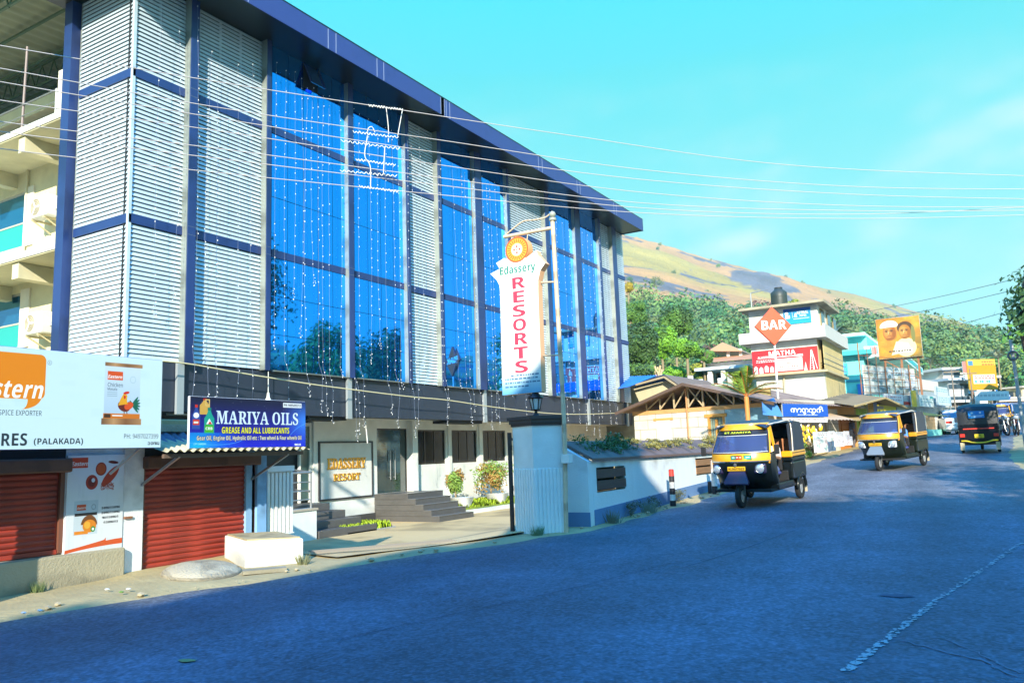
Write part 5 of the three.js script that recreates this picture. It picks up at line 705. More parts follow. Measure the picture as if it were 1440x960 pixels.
{ // blue roofed shed
  const f = frame(884, 42, 975, 40, 560), t = onFrame(f, 'blue_roof_shed', 'low shed with a bright blue sheet roof next to the resort end wall', 'shed'), a = f.L(880, 538), b = f.L(937, 527), c = f.L(985, 560), d = f.L(890, 600);
  mesh('roof_sheet', surf((u, v) => [lerp(a[0] - 3, b[0], u), lerp(a[1] - .6, b[1], u) + .015 * Math.sin(v * 160), lerp(.3, -6, v)], 4, 140), M([.03, .20, .75], .45, { t: 'mottle', s: .3 }), t); mesh('roof_sheet', surf((u, v) => [lerp(b[0], c[0], u), lerp(b[1], c[1], u) + .015 * Math.sin(v * 160), lerp(.3, -6, v)], 4, 140), M([.16, .12, .09], .7), t);
  mesh('wall', prism([[a[0] - 2.6, f.g - 2], [c[0] - .8, f.g - 2], [c[0] - .8, c[1] - .05], [b[0], b[1] - .25], [a[0] - 2.6, a[1] - .6]], .2).translate(0, 0, -.5), M([.46, .40, .26], .9, { t: 'stain', s: .3 }), t); mesh('blue_sheet', (() => { const w = (x, y, D) => at(x, y, D).sub(V(f.A.x, 0, f.A.z)).applyAxisAngle(V(0, 1, 0), -f.turn), A = w(924, 527.5, 37), B = w(862, 530, 46), D = w(862, 548, 42), C = w(886, 543, 35); return surf((u, v) => { const p = A.clone().lerp(B, u), q = C.clone().lerp(D, u); p.lerp(q, v); return [p.x, p.y + .02 * Math.sin(u * 120), p.z]; }, 80, 2); })(), M([.03, .22, .80], .45, { t: 'mottle', s: .3 }), t); each('rafter', [bar([a[0] - 2.6, a[1] - .75, .25], [b[0], b[1] - .12, .25], .1), bar([b[0], b[1] - .12, .25], [c[0], c[1] - .1, .25], .1)], M([.3, .24, .15], .8), t);
}
{ // three storey building with the red board
  const Zf = -47, P = (px, py) => onZ(px, py, Zf), L = (px, py) => { const p = P(px, py); return [p.x, p.y]; }, t = thing('corner_building', 'three storey white corner building with a red advertising board on its front', 'building');
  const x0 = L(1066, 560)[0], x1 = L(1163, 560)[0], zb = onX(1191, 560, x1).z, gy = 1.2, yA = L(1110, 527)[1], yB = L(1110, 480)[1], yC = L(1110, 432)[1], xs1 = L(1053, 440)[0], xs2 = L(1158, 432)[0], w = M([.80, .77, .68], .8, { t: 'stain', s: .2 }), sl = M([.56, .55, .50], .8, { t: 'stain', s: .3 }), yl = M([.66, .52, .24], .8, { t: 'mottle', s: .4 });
  mesh('ground_storey', bx(x0, x1, gy - 1, yA, Zf, zb), w, t); mesh('middle_storey', bx(L(1058, 510)[0], L(1152, 510)[0], yA + .12, yB, Zf + .02, zb), w, t); mesh('top_storey', bx(xs1, L(1150, 440)[0], yB + .3, yC, Zf + .02, zb + 3), w, t);
  const e = .9; mesh('ledge', bx(x0 - .4, x1 + .25, yA, yA + .12, Zf + .5, zb), M([.5, .40, .22], .8), t); mesh('floor_slab', bx(L(1044, 480)[0], L(1165, 480)[0], yB, yB + .32, Zf + .7, zb - .3), sl, t); mesh('slab_parapet', bx(L(1165, 480)[0] - .1, L(1165, 480)[0], yB + .32, yB + .75, Zf + .7, zb - .3), sl, t); mesh('slab_parapet', bx(L(1044, 480)[0], L(1165, 480)[0] - .1, yB + .32, yB + .62, Zf + .7, Zf + .6), sl, t); mesh('roof_slab', bx(L(1043, 440)[0], L(1163, 440)[0], yC, yC + .14, Zf + .7, zb + 2.5), M([.42, .36, .24], .8, { t: 'stain', s: .3 }), t);
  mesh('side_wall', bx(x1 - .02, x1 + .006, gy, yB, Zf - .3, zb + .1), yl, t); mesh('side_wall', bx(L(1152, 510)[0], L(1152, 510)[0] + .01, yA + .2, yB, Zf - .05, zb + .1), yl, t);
  for (let i = 0; i < 3; i++) for (const [y, h, X] of [[yA + .5, 1.5, L(1152, 510)[0]], [yB + .5, 1.3, L(1150, 440)[0]]]) { const z = lerp(Zf - 1.2, zb + 1.8, i / 2), q = mesh('window', bx(X, X + .06, y, y + h, z - .55, z + .55), M([.3, .22, .1], .7), t); mesh('pane', bx(X + .03, X + .065, y + .06, y + h - .06, z - .48, z + .48), M([.04, .07, .10], .1), q); }
  each('balcony_rail', [.4, .7, 1].map((q) => bx(x1 + .2, x1 + .23, yA + q, yA + q + .03, Zf + .4, zb + .5)), STEEL, t); mesh('shutter_front', bx(x1, x1 + .04, gy, gy + 2.4, Zf - 1, zb + 1), M([.10, .28, .62], .6, { t: 'mottle', s: .5 }), t); mesh('canopy', rbx(x1, x1 + 1.0, gy + 2.6, gy + 2.75, Zf, zb, .04), M([.06, .08, .10], .7), t);
  mesh('wall_pipe', tube([[L(1103, 530)[0], yA, Zf + .06], [L(1104, 590)[0], gy, Zf + .06]], .05), M([.55, .45, .28], .7), t); mesh('wall_joint', [.35, .7].map((q) => bx(x0, x1, lerp(gy, yA, q), lerp(gy, yA, q) + .03, Zf, Zf + .012)), M([.6, .56, .48], .8), t);
  const f2 = { A: V(0, 0, Zf), turn: 0, L: (px, py) => { const p = P(px, py); return [p.x, p.y]; } };
  const FB = (z) => ({ A: V(0, 0, z), turn: 0, L: (px, py) => { const p = onZ(px, py, z); return [p.x, p.y]; } });
  panel(FB(Zf + .2), 'red_shop_board', 'red advertising board with white ladders and a pasted restaurant poster', [1058, 490, 1151.5, 523], (g, w2, h2) => {
    g.fillStyle = '#d62a30'; g.fillRect(0, 0, w2, h2); const gr = g.createLinearGradient(0, 0, w2, 0); gr.addColorStop(0, 'rgba(200,30,60,.5)'); gr.addColorStop(1, 'rgba(240,60,50,.3)'); g.fillStyle = gr; g.fillRect(0, 0, w2, h2); fitT(g, 'MATHA', 'bold 120px sans-serif', 260, 690, 115, '#fff'); fitT(g, 'ALUMINIUM', 'bold 60px sans-serif', 90, 360, 150, '#fff'); fitT(g, 'LADDERS', 'bold 60px sans-serif', 690, 800, 160, '#fff'); g.fillStyle = '#fff'; g.fillRect(300, 132, 500, 16); rows(g, 60, 380, 175, 2, 30, 14, '#fff');
    g.fillStyle = '#f6f4ee'; g.fillRect(385, 175, 400, 225); fitT(g, 'DAMUSREE', '48px serif', 440, 700, 225, '#c07a6a'); fitT(g, 'FAMILY', 'bold 52px sans-serif', 490, 660, 285, '#a8483c'); fitT(g, 'RESTAURANT', 'bold 52px sans-serif', 430, 740, 345, '#a8483c'); rows(g, 490, 660, 370, 1, 10, 12, '#666');
    g.strokeStyle = '#fff'; g.lineWidth = 9; for (const [a, b, c, d] of [[890, 420, 925, 60], [945, 420, 935, 60], [935, 60, 1000, 410], [925, 60, 955, 410]]) { g.beginPath(); g.moveTo(a, b); g.lineTo(c, d); g.stroke(); } g.lineWidth = 5; for (let i = 0; i < 9; i++) { const q = i / 9; g.beginPath(); g.moveTo(lerp(890, 925, q), 420 - q * 360); g.lineTo(lerp(945, 935, q), 420 - q * 360); g.stroke(); }
    for (let i = 0; i < 4; i++) { g.fillStyle = '#f0eef0'; g.fillRect(20 + i * 85, 300 + 20 * (i % 2), 60, 120 - 10 * i); g.fillRect(35 + i * 85, 280 + 20 * (i % 2), 28, 30); } g.beginPath(); g.fillStyle = '#f0eef0'; g.moveTo(800, 420); g.lineTo(830, 260); g.lineTo(850, 420); g.fill();
  }, 1024, 420, .1);
  panel(FB(Zf + .08), 'blue_shop_board', 'cyan advertising board under the roof of the corner building', [1102, 433, 1141, 455], (g, w2, h2) => { const gr = g.createLinearGradient(0, 0, 0, h2); gr.addColorStop(0, '#1c4ab8'); gr.addColorStop(.25, '#0e8ccc'); gr.addColorStop(1, '#10b0e0'); g.fillStyle = gr; g.fillRect(0, 0, w2, h2); g.fillStyle = '#fff'; g.fillRect(165, 60, 5, 120); fitT(g, 'ASTRAL', 'bold 74px sans-serif', 245, 470, 120, '#fff'); fitT(g, 'PIPES', 'bold 50px sans-serif', 300, 430, 170, '#fff'); g.beginPath(); g.moveTo(190, 170); g.lineTo(225, 80); g.lineTo(260, 170); g.fill(); g.fillRect(180, 200, 300, 9); g.beginPath(); g.arc(60, 90, 34, 0, 7); g.fill(); g.fillRect(30, 125, 90, 60); }, 512, 300, .05);
  const tk = P(1092, 437), tkr = 10 * 47 / 1129 * 1.12; const tank = thing('water_tank', 'black plastic water tank on the roof of the corner building', 'water tank', [tk.x, yC + .14, Zf - 1]); mesh('tank', new THREE.LatheGeometry([[0, 0], [tkr, 0], [tkr, .28], [tkr * .97, .3], [tkr, .32], [tkr, .62], [tkr * .97, .64], [tkr, .66], [tkr, .95], [tkr * .5, 1.15], [tkr * .5, 1.22], [0, 1.22]].map((p) => new THREE.Vector2(...p)), 20), M([.03, .04, .035], .5), tank); mesh('lid', cyl(0, 1.2, 0, tkr * .5, tkr * .5, .06), M([.02, .02, .02], .5), tank);
  mesh('roof_rail', [tube([[xs1 + .2, yC + .14, Zf], [xs1 + .2, yC + 1.1, Zf]], .04), tube([[xs1 + .2, yC + 1.1, Zf], [xs1 + 1.2, yC + 1.2, Zf]], .03)], STEEL, t);
}
{ // BAR sign
  const f = frame(1060, 34, 1114, 34, 458), t = onFrame(f, 'bar_sign', 'red diamond shaped sign on a tall white pole', 'sign'), c = f.L(1087, 458.5), rx = f.L(1112, 458)[0] - c[0], ry = f.L(1087, 432)[1] - c[1], base = f.L(1097, 612);
  mesh('diamond', new THREE.ExtrudeGeometry(new THREE.Shape([[-rx, 0], [0, -ry], [rx, 0], [0, ry]].map((p) => new THREE.Vector2(...p))), { depth: .1, bevelEnabled: true, bevelSize: .015, bevelThickness: .015, bevelSegments: 1 }).translate(c[0], c[1], -.05), M([.70, .075, .022], .45), t);
  const g = new TextGeometry('BAR', { font: fontS, size: .40, depth: .012, curveSegments: 6 }); g.computeBoundingBox(); const bb2 = g.boundingBox; const k = rx * 1.46 / bb2.max.x; g.scale(k, k * .95, 1).translate(c[0] - rx * .73, c[1] - .40 * k * .36, .066).rotateZ(0); mesh('lettering', g, M([.86, .86, .84], .5), t); mesh('pole', tube([[c[0] + .02, c[1] - ry + .02, -.02], [base[0], groundY(f.A.x, f.A.z) - 1, -.02]], .045), M([.74, .70, .66], .5), t);
}
function palm(name, label, p, h, n, len, mt, trunkM, lean = 0, droop = 1) {
  const t = thing(name, label, 'palm tree', [p.x, p.y, p.z]); mesh('trunk', tube([[0, -.3, 0], [lean * .3, h * .5, 0], [lean, h, 0]], .09, 12, 8), trunkM, t);
  for (let i = 0; i < n; i++) {
    const a = i / n * 6.283 + rr(-.2, .2), el = rr(.35, 1.35), L = len * rr(.8, 1.1), pts = []; for (let k = 0; k <= 8; k++) { const q = k / 8, r = L * q * Math.cos(el) * (1 - .1 * q), y = L * (q * Math.sin(el) - droop * q * q * .55); pts.push(V(lean + r * Math.cos(a), h + y, r * Math.sin(a))); }
    const c = new THREE.CatmullRomCurve3(pts), tri = [], nor = [];
    for (let k = 3; k < 40; k++) { const q = k / 40, P = c.getPoint(q), T = c.getTangent(q), S = V(0, 1, 0).cross(T).normalize(), w = L * .30 * Math.pow(Math.sin(Math.PI * Math.pow(q, .6)), .7) + .06; for (const s of [-1, 1]) { const tip = P.clone().addScaledVector(S, s * w * .75).addScaledVector(T, w * .85).add(V(0, -w * rr(.1, .45) * droop, 0)), b = P.clone().addScaledVector(T, L * .020), N = V(T.x * .2 - S.x * s * .4, 1, T.z * .2 - S.z * s * .4).normalize(); tri.push(P.x, P.y, P.z, b.x, b.y, b.z, tip.x, tip.y, tip.z); for (let m = 0; m < 3; m++) nor.push(N.x, N.y, N.z); } }
    const g = new THREE.BufferGeometry(); g.setAttribute('position', new THREE.Float32BufferAttribute(tri, 3)); g.setAttribute('normal', new THREE.Float32BufferAttribute(nor, 3)); const fr = mesh('frond', g, mt, t); mesh('rib', new THREE.TubeGeometry(c, 8, .016, 4), trunkM, fr);
  }
  return t;
}
palm('areca_palm', 'young palm with bright green fronds and an orange crownshaft before the block house', at(1056, 640, 30), 2.2, 13, 1.8, M([.24, .42, .03], .6), M([.60, .22, .05], .6), .0, .55);
palm('coconut_palm', 'coconut palm behind the corner building', at(1178, 520, 62).setY(at(1178, 500, 62).y), 1.4, 13, 2.6, LEAF([.10, .20, .03]), BARK, .0, 1.0);
palm('coconut_palm', 'distant coconut palm to the left of the lamp post', at(1408, 545, 95).setY(at(1408, 545, 95).y), 3.4, 12, 2.8, LEAF([.22, .30, .08]), BARK, .1, 1.0);
palm('coconut_palm', 'small distant coconut palm above the shop roofs', at(1311, 545, 88).setY(at(1311, 545, 88).y), 2.4, 10, 2.2, LEAF([.20, .28, .08]), BARK, .1, 1.0);
{ // turquoise building
  const Z = -62, L = (px, py) => { const p = onZ(px, py, Z); return [p.x, p.y]; }, t = thing('turquoise_building', 'bright turquoise building with overhanging canopies behind the stalls', 'building'), tq = M([.18, .72, .66], .7, { t: 'stain', s: .2 }), tq2 = M([.05, .50, .52], .7, { t: 'mottle', s: .3 }), dk = M([.05, .30, .38], .7);
  const x0 = L(1180, 560)[0], x1 = L(1222, 560)[0], zb = onX(1266, 540, x1).z, y3 = L(1200, 473)[1], y2 = L(1200, 500)[1], y1 = L(1200, 537)[1], gy = roadY(Z) - .5;
  mesh('lower_storey', bx(x0, x1, gy - 1, y1, Z, zb), tq, t); mesh('middle_storey', bx(x0, x1 - .1, y1, y2, Z - .1, zb), tq, t); mesh('top_storey', bx(x0, L(1218, 480)[0], y2 + .25, y3, Z - .6, zb), tq, t);
  mesh('floor_slab', bx(x0 - .4, x1 + .5, y2, y2 + .3, Z + .7, zb), tq2, t); mesh('roof_slab', bx(x0 - .5, x1 + .2, y3, y3 + .2, Z + .3, zb - .3), M([.60, .84, .80], .7), t); mesh('street_canopy', prism([[0, 0], [2.1, .2], [2.1, .85], [0, .9]], Z - zb).translate(x1, y2 - .3, zb), M([.58, .84, .82], .7, { t: 'stain', s: .3 }), t); mesh('canopy_stripe', bx(x1 + 2.1, x1 + 2.12, y2 + .05, y2 + .4, Z - 1, zb + 1), tq2, t); mesh('string_course', bx(x0 - .05, x1 + .08, y1, y1 + .16, Z + .06, zb), dk, t);
  for (const [px0, py0, px1, py1, m] of [[1179, 512, 1192, 526, M([.05, .36, .75], .5)], [1206, 540, 1216, 562, M([.03, .20, .62], .5)], [1226, 488, 1234, 497, M([.7, .22, .2], .6)]]) { const a = L(px0, py0), b = L(px1, py1), q = mesh('window', bx(a[0], b[0], b[1], a[1], Z + .02, Z + .06), m, t); mesh('frame', [bx(a[0] - .05, a[0], b[1], a[1], Z + .01, Z + .09), bx(b[0], b[0] + .05, b[1], a[1], Z + .01, Z + .09)], tq2, q); }
  for (let i = 0; i < 5; i++) { const z = lerp(Z - 2, zb + 2, i / 4), q = mesh('window', bx(x1 - .1, x1 + .02, y1 + .4, y1 + 1.9, z - .7, z + .7), M([.04, .10, .14], .3), t); mesh('frame', bx(x1 - .05, x1 + .05, y1 + .3, y1 + .4, z - .8, z + .8), tq2, q); }
}
{ // portrait hoarding
  const Z = -56, F3 = { A: V(0, 0, Z), turn: 0, L: (px, py) => { const p = onZ(px, py, Z); return [p.x, p.y]; } };
  const b = panel(F3, 'portrait_billboard', 'large orange billboard printed with two faces above the shop roofs', [1234, 446, 1296, 503], (g, w, h) => {
    const gr = g.createLinearGradient(0, 0, w, h); gr.addColorStop(0, '#c06c08'); gr.addColorStop(.55, '#c88420'); gr.addColorStop(1, '#5a5a22'); g.fillStyle = gr; g.fillRect(0, 0, w, h);
    for (let i = 0; i < 160; i++) { g.fillStyle = `rgba(${200 + rnd() * 55},${120 + rnd() * 90},${20 + rnd() * 60},.15)`; g.beginPath(); g.ellipse(rnd() * w, rnd() * h, 20 + 60 * rnd(), 10 + 40 * rnd(), rnd() * 3, 0, 7); g.fill(); }
    const soft = (x, y, rx, ry, c, al) => { for (let k = 6; k > 0; k--) { g.globalAlpha = al / 6; g.fillStyle = c; g.beginPath(); g.ellipse(x, y, rx * (.55 + k * .09), ry * (.55 + k * .09), 0, 0, 7); g.fill(); } g.globalAlpha = 1; };
    const face = (x, y, s, c, c2) => { g.fillStyle = c2; g.beginPath(); g.ellipse(x, y, s * .86, s * 1.22, 0, 0, 7); g.fill(); soft(x - s * .22, y - s * .1, s * .6, s * .95, c, .9); soft(x + s * .6, y + s * .3, s * .3, s * .8, '#7a4008', .55); soft(x, y + s * 1.0, s * .6, s * .25, '#6a3808', .5); for (const q of [-.36, .26]) { soft(x + s * q, y - s * .2, s * .26, s * .15, '#5a2c08', .85); g.fillStyle = '#2c1606'; g.beginPath(); g.ellipse(x + s * q, y - s * .19, s * .09, s * .06, 0, 0, 7); g.fill(); g.fillStyle = 'rgba(50,24,6,.8)'; g.beginPath(); g.ellipse(x + s * q, y - s * .40, s * .24, s * .05, q > 0 ? .15 : -.15, 0, 7); g.fill(); } soft(x - s * .02, y + s * .22, s * .16, s * .12, '#8a4a10', .8); soft(x - s * .14, y, s * .07, s * .3, '#f4d8a0', .8); soft(x - s * .05, y + s * .55, s * .34, s * .10, '#7a3010', .9); soft(x - s * .05, y + s * .68, s * .26, s * .08, '#e0b070', .6); };
    g.fillStyle = '#f2d9a0'; g.beginPath(); g.ellipse(330, 420, 120, 130, 0, 0, 7); g.fill(); face(150, 200, 92, '#d8a050', '#a85c10'); g.fillStyle = '#efece8'; g.beginPath(); g.ellipse(150, 110, 108, 78, -.1, 3.0, 6.5); g.fill(); g.fillRect(52, 95, 190, 30); g.fillStyle = '#4a2c10'; g.beginPath(); g.ellipse(335, 150, 92, 88, 0, 0, 7); g.fill(); face(330, 205, 82, '#d8a858', '#b06c14'); g.fillStyle = '#7a7a3a'; g.beginPath(); g.ellipse(425, 240, 24, 120, 0, 0, 7); g.fill(); g.fillStyle = '#f3e2b4'; g.beginPath(); g.moveTo(150, 520); g.lineTo(220, 330); g.lineTo(360, 360); g.lineTo(400, 470); g.fill(); g.fillStyle = '#f4ede0'; g.fillRect(200, 440, 200, 50); rows(g, 120, 390, 455, 1, 10, 22, '#5a4a2a');
  }, 512, 560, .12, 0, 'billboard', M([.75, .72, .66], .6));
  for (const q of [.12, .5, .88]) mesh('post', bx(lerp(b.r.x0, b.r.x1, q) - .06, lerp(b.r.x0, b.r.x1, q) + .06, 2, b.r.y0, -.3, -.2), RUST, b.t); mesh('brace', [bar([b.r.x0 + .3, b.r.y0 - .1, -.25], [b.r.x1 - .3, b.r.y0 - 1.4, -.25], .06), bar([b.r.x0, b.r.y0 - .05, -.25], [b.r.x1, b.r.y0 - .05, -.25], .09)], RUST, b.t);
}
{ // scaffold hoarding with pale pictures
  const f = frame(1213, 45, 1290, 49, 540);
  const b = panel(f, 'scaffold_billboard', 'pale picture billboard behind a rusty scaffold lattice', [1216, 516, 1288, 556], (g, w, h) => { g.fillStyle = '#c9c5b8'; g.fillRect(0, 0, w, h); for (const [x, y, a, b2, c] of [[20, 20, 260, 300, '#d4d8d2'], [300, 10, 240, 130, '#cfe0e8'], [300, 160, 240, 170, '#e2e6da'], [560, 20, 150, 280, '#d8dfe8']]) { g.fillStyle = c; g.fillRect(x, y, a, b2); for (let i = 0; i < 26; i++) { g.fillStyle = ['#5f7f84', '#8fa8a0', '#f4f2ec', '#3f6878', '#a89878'][i % 5]; g.globalAlpha = .6; g.beginPath(); g.ellipse(x + rnd() * a, y + rnd() * b2, 8 + rnd() * 26, 6 + rnd() * 18, rnd() * 3, 0, 7); g.fill(); g.globalAlpha = 1; } } }, 720, 360, .06, 0, 'billboard', M([.7, .66, .6], .7));
  const { x0, x1, y0, y1 } = b.r; for (let i = 0; i <= 7; i++) { const x = lerp(x0 - .6, x1, i / 7); mesh('scaffold_pole', tube([[x, 1.5, .12], [x, y1 + (i < 3 ? 1.2 : .2), .12]], i % 3 ? .02 : .04), RUST, b.t); } for (let i = 0; i <= 5; i++) { const y = lerp(y0 - .3, y1 + (i > 4 ? .5 : .05), i / 5); mesh('scaffold_rail', tube([[x0 - .6, y, .16], [x1, y, .16]], .018), RUST, b.t); }
}
function shopfront(f, name, label, px, o) { // small lock-up shop: walls, shutter or opening, sign fascia, awning
  const r = rectOf(f, ...px), t = onFrame(f, name, label, 'shop'), D = o.d ?? 4; mesh('wall', [bx(r.x0, r.x0 + .2, f.g - 2, r.y1, -D, 0), bx(r.x1 - .2, r.x1, f.g - 2, r.y1, -D, 0), bx(r.x0 + .2, r.x1 - .2, f.g - 2, r.y1, -D, -D + .15)], M(o.wall, .8, { t: 'stain', s: .3 }), t);
  mesh('roof_slab', bx(r.x0 - .1, r.x1 + .1, r.y1, r.y1 + .14, -D, .3), M([.45, .42, .36], .8), t); const H = r.y1 - r.y0;
  if (o.shut) { for (let k = 0; k < o.shut.length; k++) { const a = lerp(r.x0 + .2, r.x1 - .2, k / o.shut.length) + .05, b = lerp(r.x0 + .2, r.x1 - .2, (k + 1) / o.shut.length) - .05; const s = mesh('shutter', bx(a, b, f.g - 1, r.y0 + H * .74, -.12, -.06), M(o.shut[k], .6, { t: 'grain', s: .6 }), t); mesh('shutter_slat', [...Array(10)].map((_, i) => bx(a, b, f.g + i * .2, f.g + i * .2 + .03, -.06, -.045)), M(o.shut[k].map((q) => q * .7), .6), s); } } else mesh('counter', bx(r.x0 + .2, r.x1 - .2, f.g - 1, f.g + .85, -.5, -.1), M(o.counter ?? [.4, .3, .2], .7), t);
  mesh('lintel', bx(r.x0 + .2, r.x1 - .2, r.y0 + H * .74, r.y1, -.2, 0), M(o.fascia ?? o.wall, .7, { t: 'mottle', s: .4 }), t); if (o.awn) mesh('awning', surf((u, v) => [lerp(r.x0 - .1, r.x1 + .1, u), r.y0 + H * .80 - v * .35 + .02 * Math.sin(u * 90), .02 + v * (o.ad ?? 1.1)], 90, 2), M(o.awn, .7, { t: 'stain', s: .4 }), t);
  return { t, r };
}
{
  const f = frame(1090, 33, 1172, 36, 600);
  shopfront(f, 'snack_shop', 'open snack shop under the blue lettered awning sign', [1096, 568, 1166, 632], { wall: [.5, .42, .3], awn: [.45, .32, .2], counter: [.5, .3, .12] });
  const b = panel(f, 'awning_sign', 'blue awning sign with big white looping letters above the snack shop', [1101, 568, 1164.5, 586], (g, w, h) => { g.fillStyle = '#1f5fc8'; g.fillRect(0, 0, w, h); g.strokeStyle = '#fff'; g.lineWidth = 17; g.lineCap = 'round'; const y = 110; const lp = (x, a, b2) => { g.beginPath(); g.arc(x, y, 32, a, b2); g.stroke(); };
    lp(180, 2.2, 7.6); lp(225, 2.6, 6.6); g.beginPath(); g.moveTo(258, y); g.lineTo(258, y + 32); g.stroke(); lp(305, 3.3, 7.4); lp(385, 2.2, 8.0); lp(440, 3.2, 7.2); g.beginPath(); g.arc(400, y + 42, 18, 0, 5); g.stroke(); lp(520, 2.0, 7.5); lp(585, 3.3, 8.2); g.beginPath(); g.arc(560, y + 44, 20, 0, 5); g.stroke(); lp(670, 2.2, 7.6); lp(725, 2.4, 6.6); g.beginPath(); g.arc(720, y - 40, 30, 3.3, 6.1); g.stroke(); rows(g, 260, 640, 180, 1, 10, 12, '#fff'); }, 860, 220, .05, 1.2);
  panel(f, 'white_valance', 'white lettered valance hanging below the blue awning sign', [1101, 587, 1164, 594], (g, w, h) => { g.fillStyle = '#efece6'; g.fillRect(0, 0, w, h); rows(g, 20, w - 20, 14, 1, 9, 18, '#b9a8b0'); }, 512, 60, .03, 1.15);
  mesh('awning_end', prism([[0, 0], [-.9, .1], [-.9, .6], [-.35, .75]], .03).rotateY(-.4).translate(b.r.x0, b.r.y0, 1.18), M([.06, .22, .60], .6), b.t);
  const y0 = rectOf(f, 1101, 594, 1164, 596).y0; for (let i = 0; i < 13; i++) { const x = lerp(b.r.x0 + .2, b.r.x1 - .1, (i + rnd()) / 13), t = onFrame(f, 'snack_bunch', 'bunch of yellow snack packets hanging in the snack shop', 'snack packets', 'snack packets hanging under the awning'); const c = [[.8, .45, .02], [.75, .55, .05], [.8, .76, .7]][i % 3]; mesh('packets', [...Array(3 + (rnd() * 5 | 0))].map((_, k) => new THREE.SphereGeometry(rr(.05, .09), 8, 6).scale(1, 1.5, .6).rotateZ(rr(-.6, .6)).rotateY(rr(-1, 1)).translate(x + rr(-.08, .08), y0 - .1 - k * .12, .9 + rr(-.2, .2))), M(c, .4), t); }
  const pan = (px, label, seed) => panel(f, 'leaning_board', label, px, (g, w, h) => { g.fillStyle = '#eceae6'; g.fillRect(0, 0, w, h); rows(g, 30, w - 30, 20, 2, 24, 12, '#8a7a7a'); for (let i = 0; i < 40; i++) { g.fillStyle = ['#9fc0b8', '#c8d8cc', '#7f9fa0', '#d8b8b0', '#e9dcd0'][(i + seed) % 5]; g.globalAlpha = .7; g.beginPath(); g.ellipse(30 + rnd() * (w - 60), 70 + rnd() * (h - 110), 10 + rnd() * 40, 6 + rnd() * 20, rnd() * 3, 0, 7); g.fill(); g.globalAlpha = 1; } g.strokeStyle = '#cfd4d4'; g.lineWidth = 8; g.strokeRect(4, 4, w - 8, h - 8); }, 256, 340, .05, 2.0, 'board', WHITE);
  pan([1146, 607, 1167, 636], 'white framed notice board standing before the snack shop', 1); pan([1168, 606, 1175, 634], 'narrow pale board beside the framed notice board', 2);
  const pl = (px, py, label, mt, s) => { const p = at(px, py, 32.5), t = thing('potted_plant', label, 'plant', [p.x, p.y, p.z]); mesh('foliage', leafCloud(400, s, s * 1.1, s, .05, { lobes: 9 }), mt, t, [0, s * 1.0, 0]); mesh('stem', cyl(0, -.3, 0, .04, .06, s, 8), BARK, t); }; pl(1133, 650, 'green leafy plant at the roadside behind the first auto rickshaw', LEAF([.16, .40, .03]), .42); pl(1142, 640, 'small plant with reddish leaves beside the notice board', LEAF([.35, .25, .10]), .3);
}
{
  const f = frame(1160, 36, 1240, 41, 600);
  shopfront(f, 'tiled_stall', 'old brown roofed stall with orange shutters next to the snack shop', [1163, 572, 1206, 628], { wall: [.6, .34, .12], shut: [[.62, .22, .03], [.62, .22, .03]], awn: [.34, .25, .12], fascia: [.66, .30, .06], ad: 1.3 });
  const a = rectOf(f, 1160, 562, 1237, 575); const rf = onFrame(f, 'stall_roof', 'brown weathered sheet roof over the two stalls', 'roof'); for (const [x0, x1, yA, yB] of [[a.x0, lerp(a.x0, a.x1, .55), a.y0, a.y1], [lerp(a.x0, a.x1, .55), a.x1, a.y1, a.y0]]) mesh('roof_sheet', surf((u, v) => [lerp(x0, x1, u), lerp(yA, yB, u) + v * .35 + .02 * Math.sin(u * 70), 1.4 - v * 1.8], 70, 3), M([.22, .16, .08], .8, { t: 'stain', s: .4 }), rf); mesh('eave_beam', [bar([a.x0, a.y0, 1.35], [lerp(a.x0, a.x1, .55), a.y1, 1.35], .08), bar([lerp(a.x0, a.x1, .55), a.y1, 1.35], [a.x1, a.y0, 1.35], .08)], M([.4, .3, .14], .8), rf);
  shopfront(f, 'green_stall', 'stall with a lime green front beside the orange shutters', [1206, 575, 1236, 622], { wall: [.46, .62, .06], counter: [.5, .55, .05] });
  const pn = (px, label) => panel(f, 'leaning_board', label, px, (g, w, h) => { g.fillStyle = '#ebe4e0'; g.fillRect(0, 0, w, h); for (let i = 0; i < 50; i++) { g.fillStyle = ['#d8b0b0', '#c8c8d8', '#e8d8c8', '#b8a0a0'][i % 4]; g.fillRect(20 + rnd() * (w - 60), 20 + rnd() * (h - 50), 12 + rnd() * 34, 6 + rnd() * 12); } }, 256, 300, .05, 2.4, 'board', WHITE); pn([1175, 607, 1187, 628], 'pinkish printed board leaning before the orange stall'); pn([1189, 606, 1199, 626], 'pinkish printed board farther up the pavement');
}
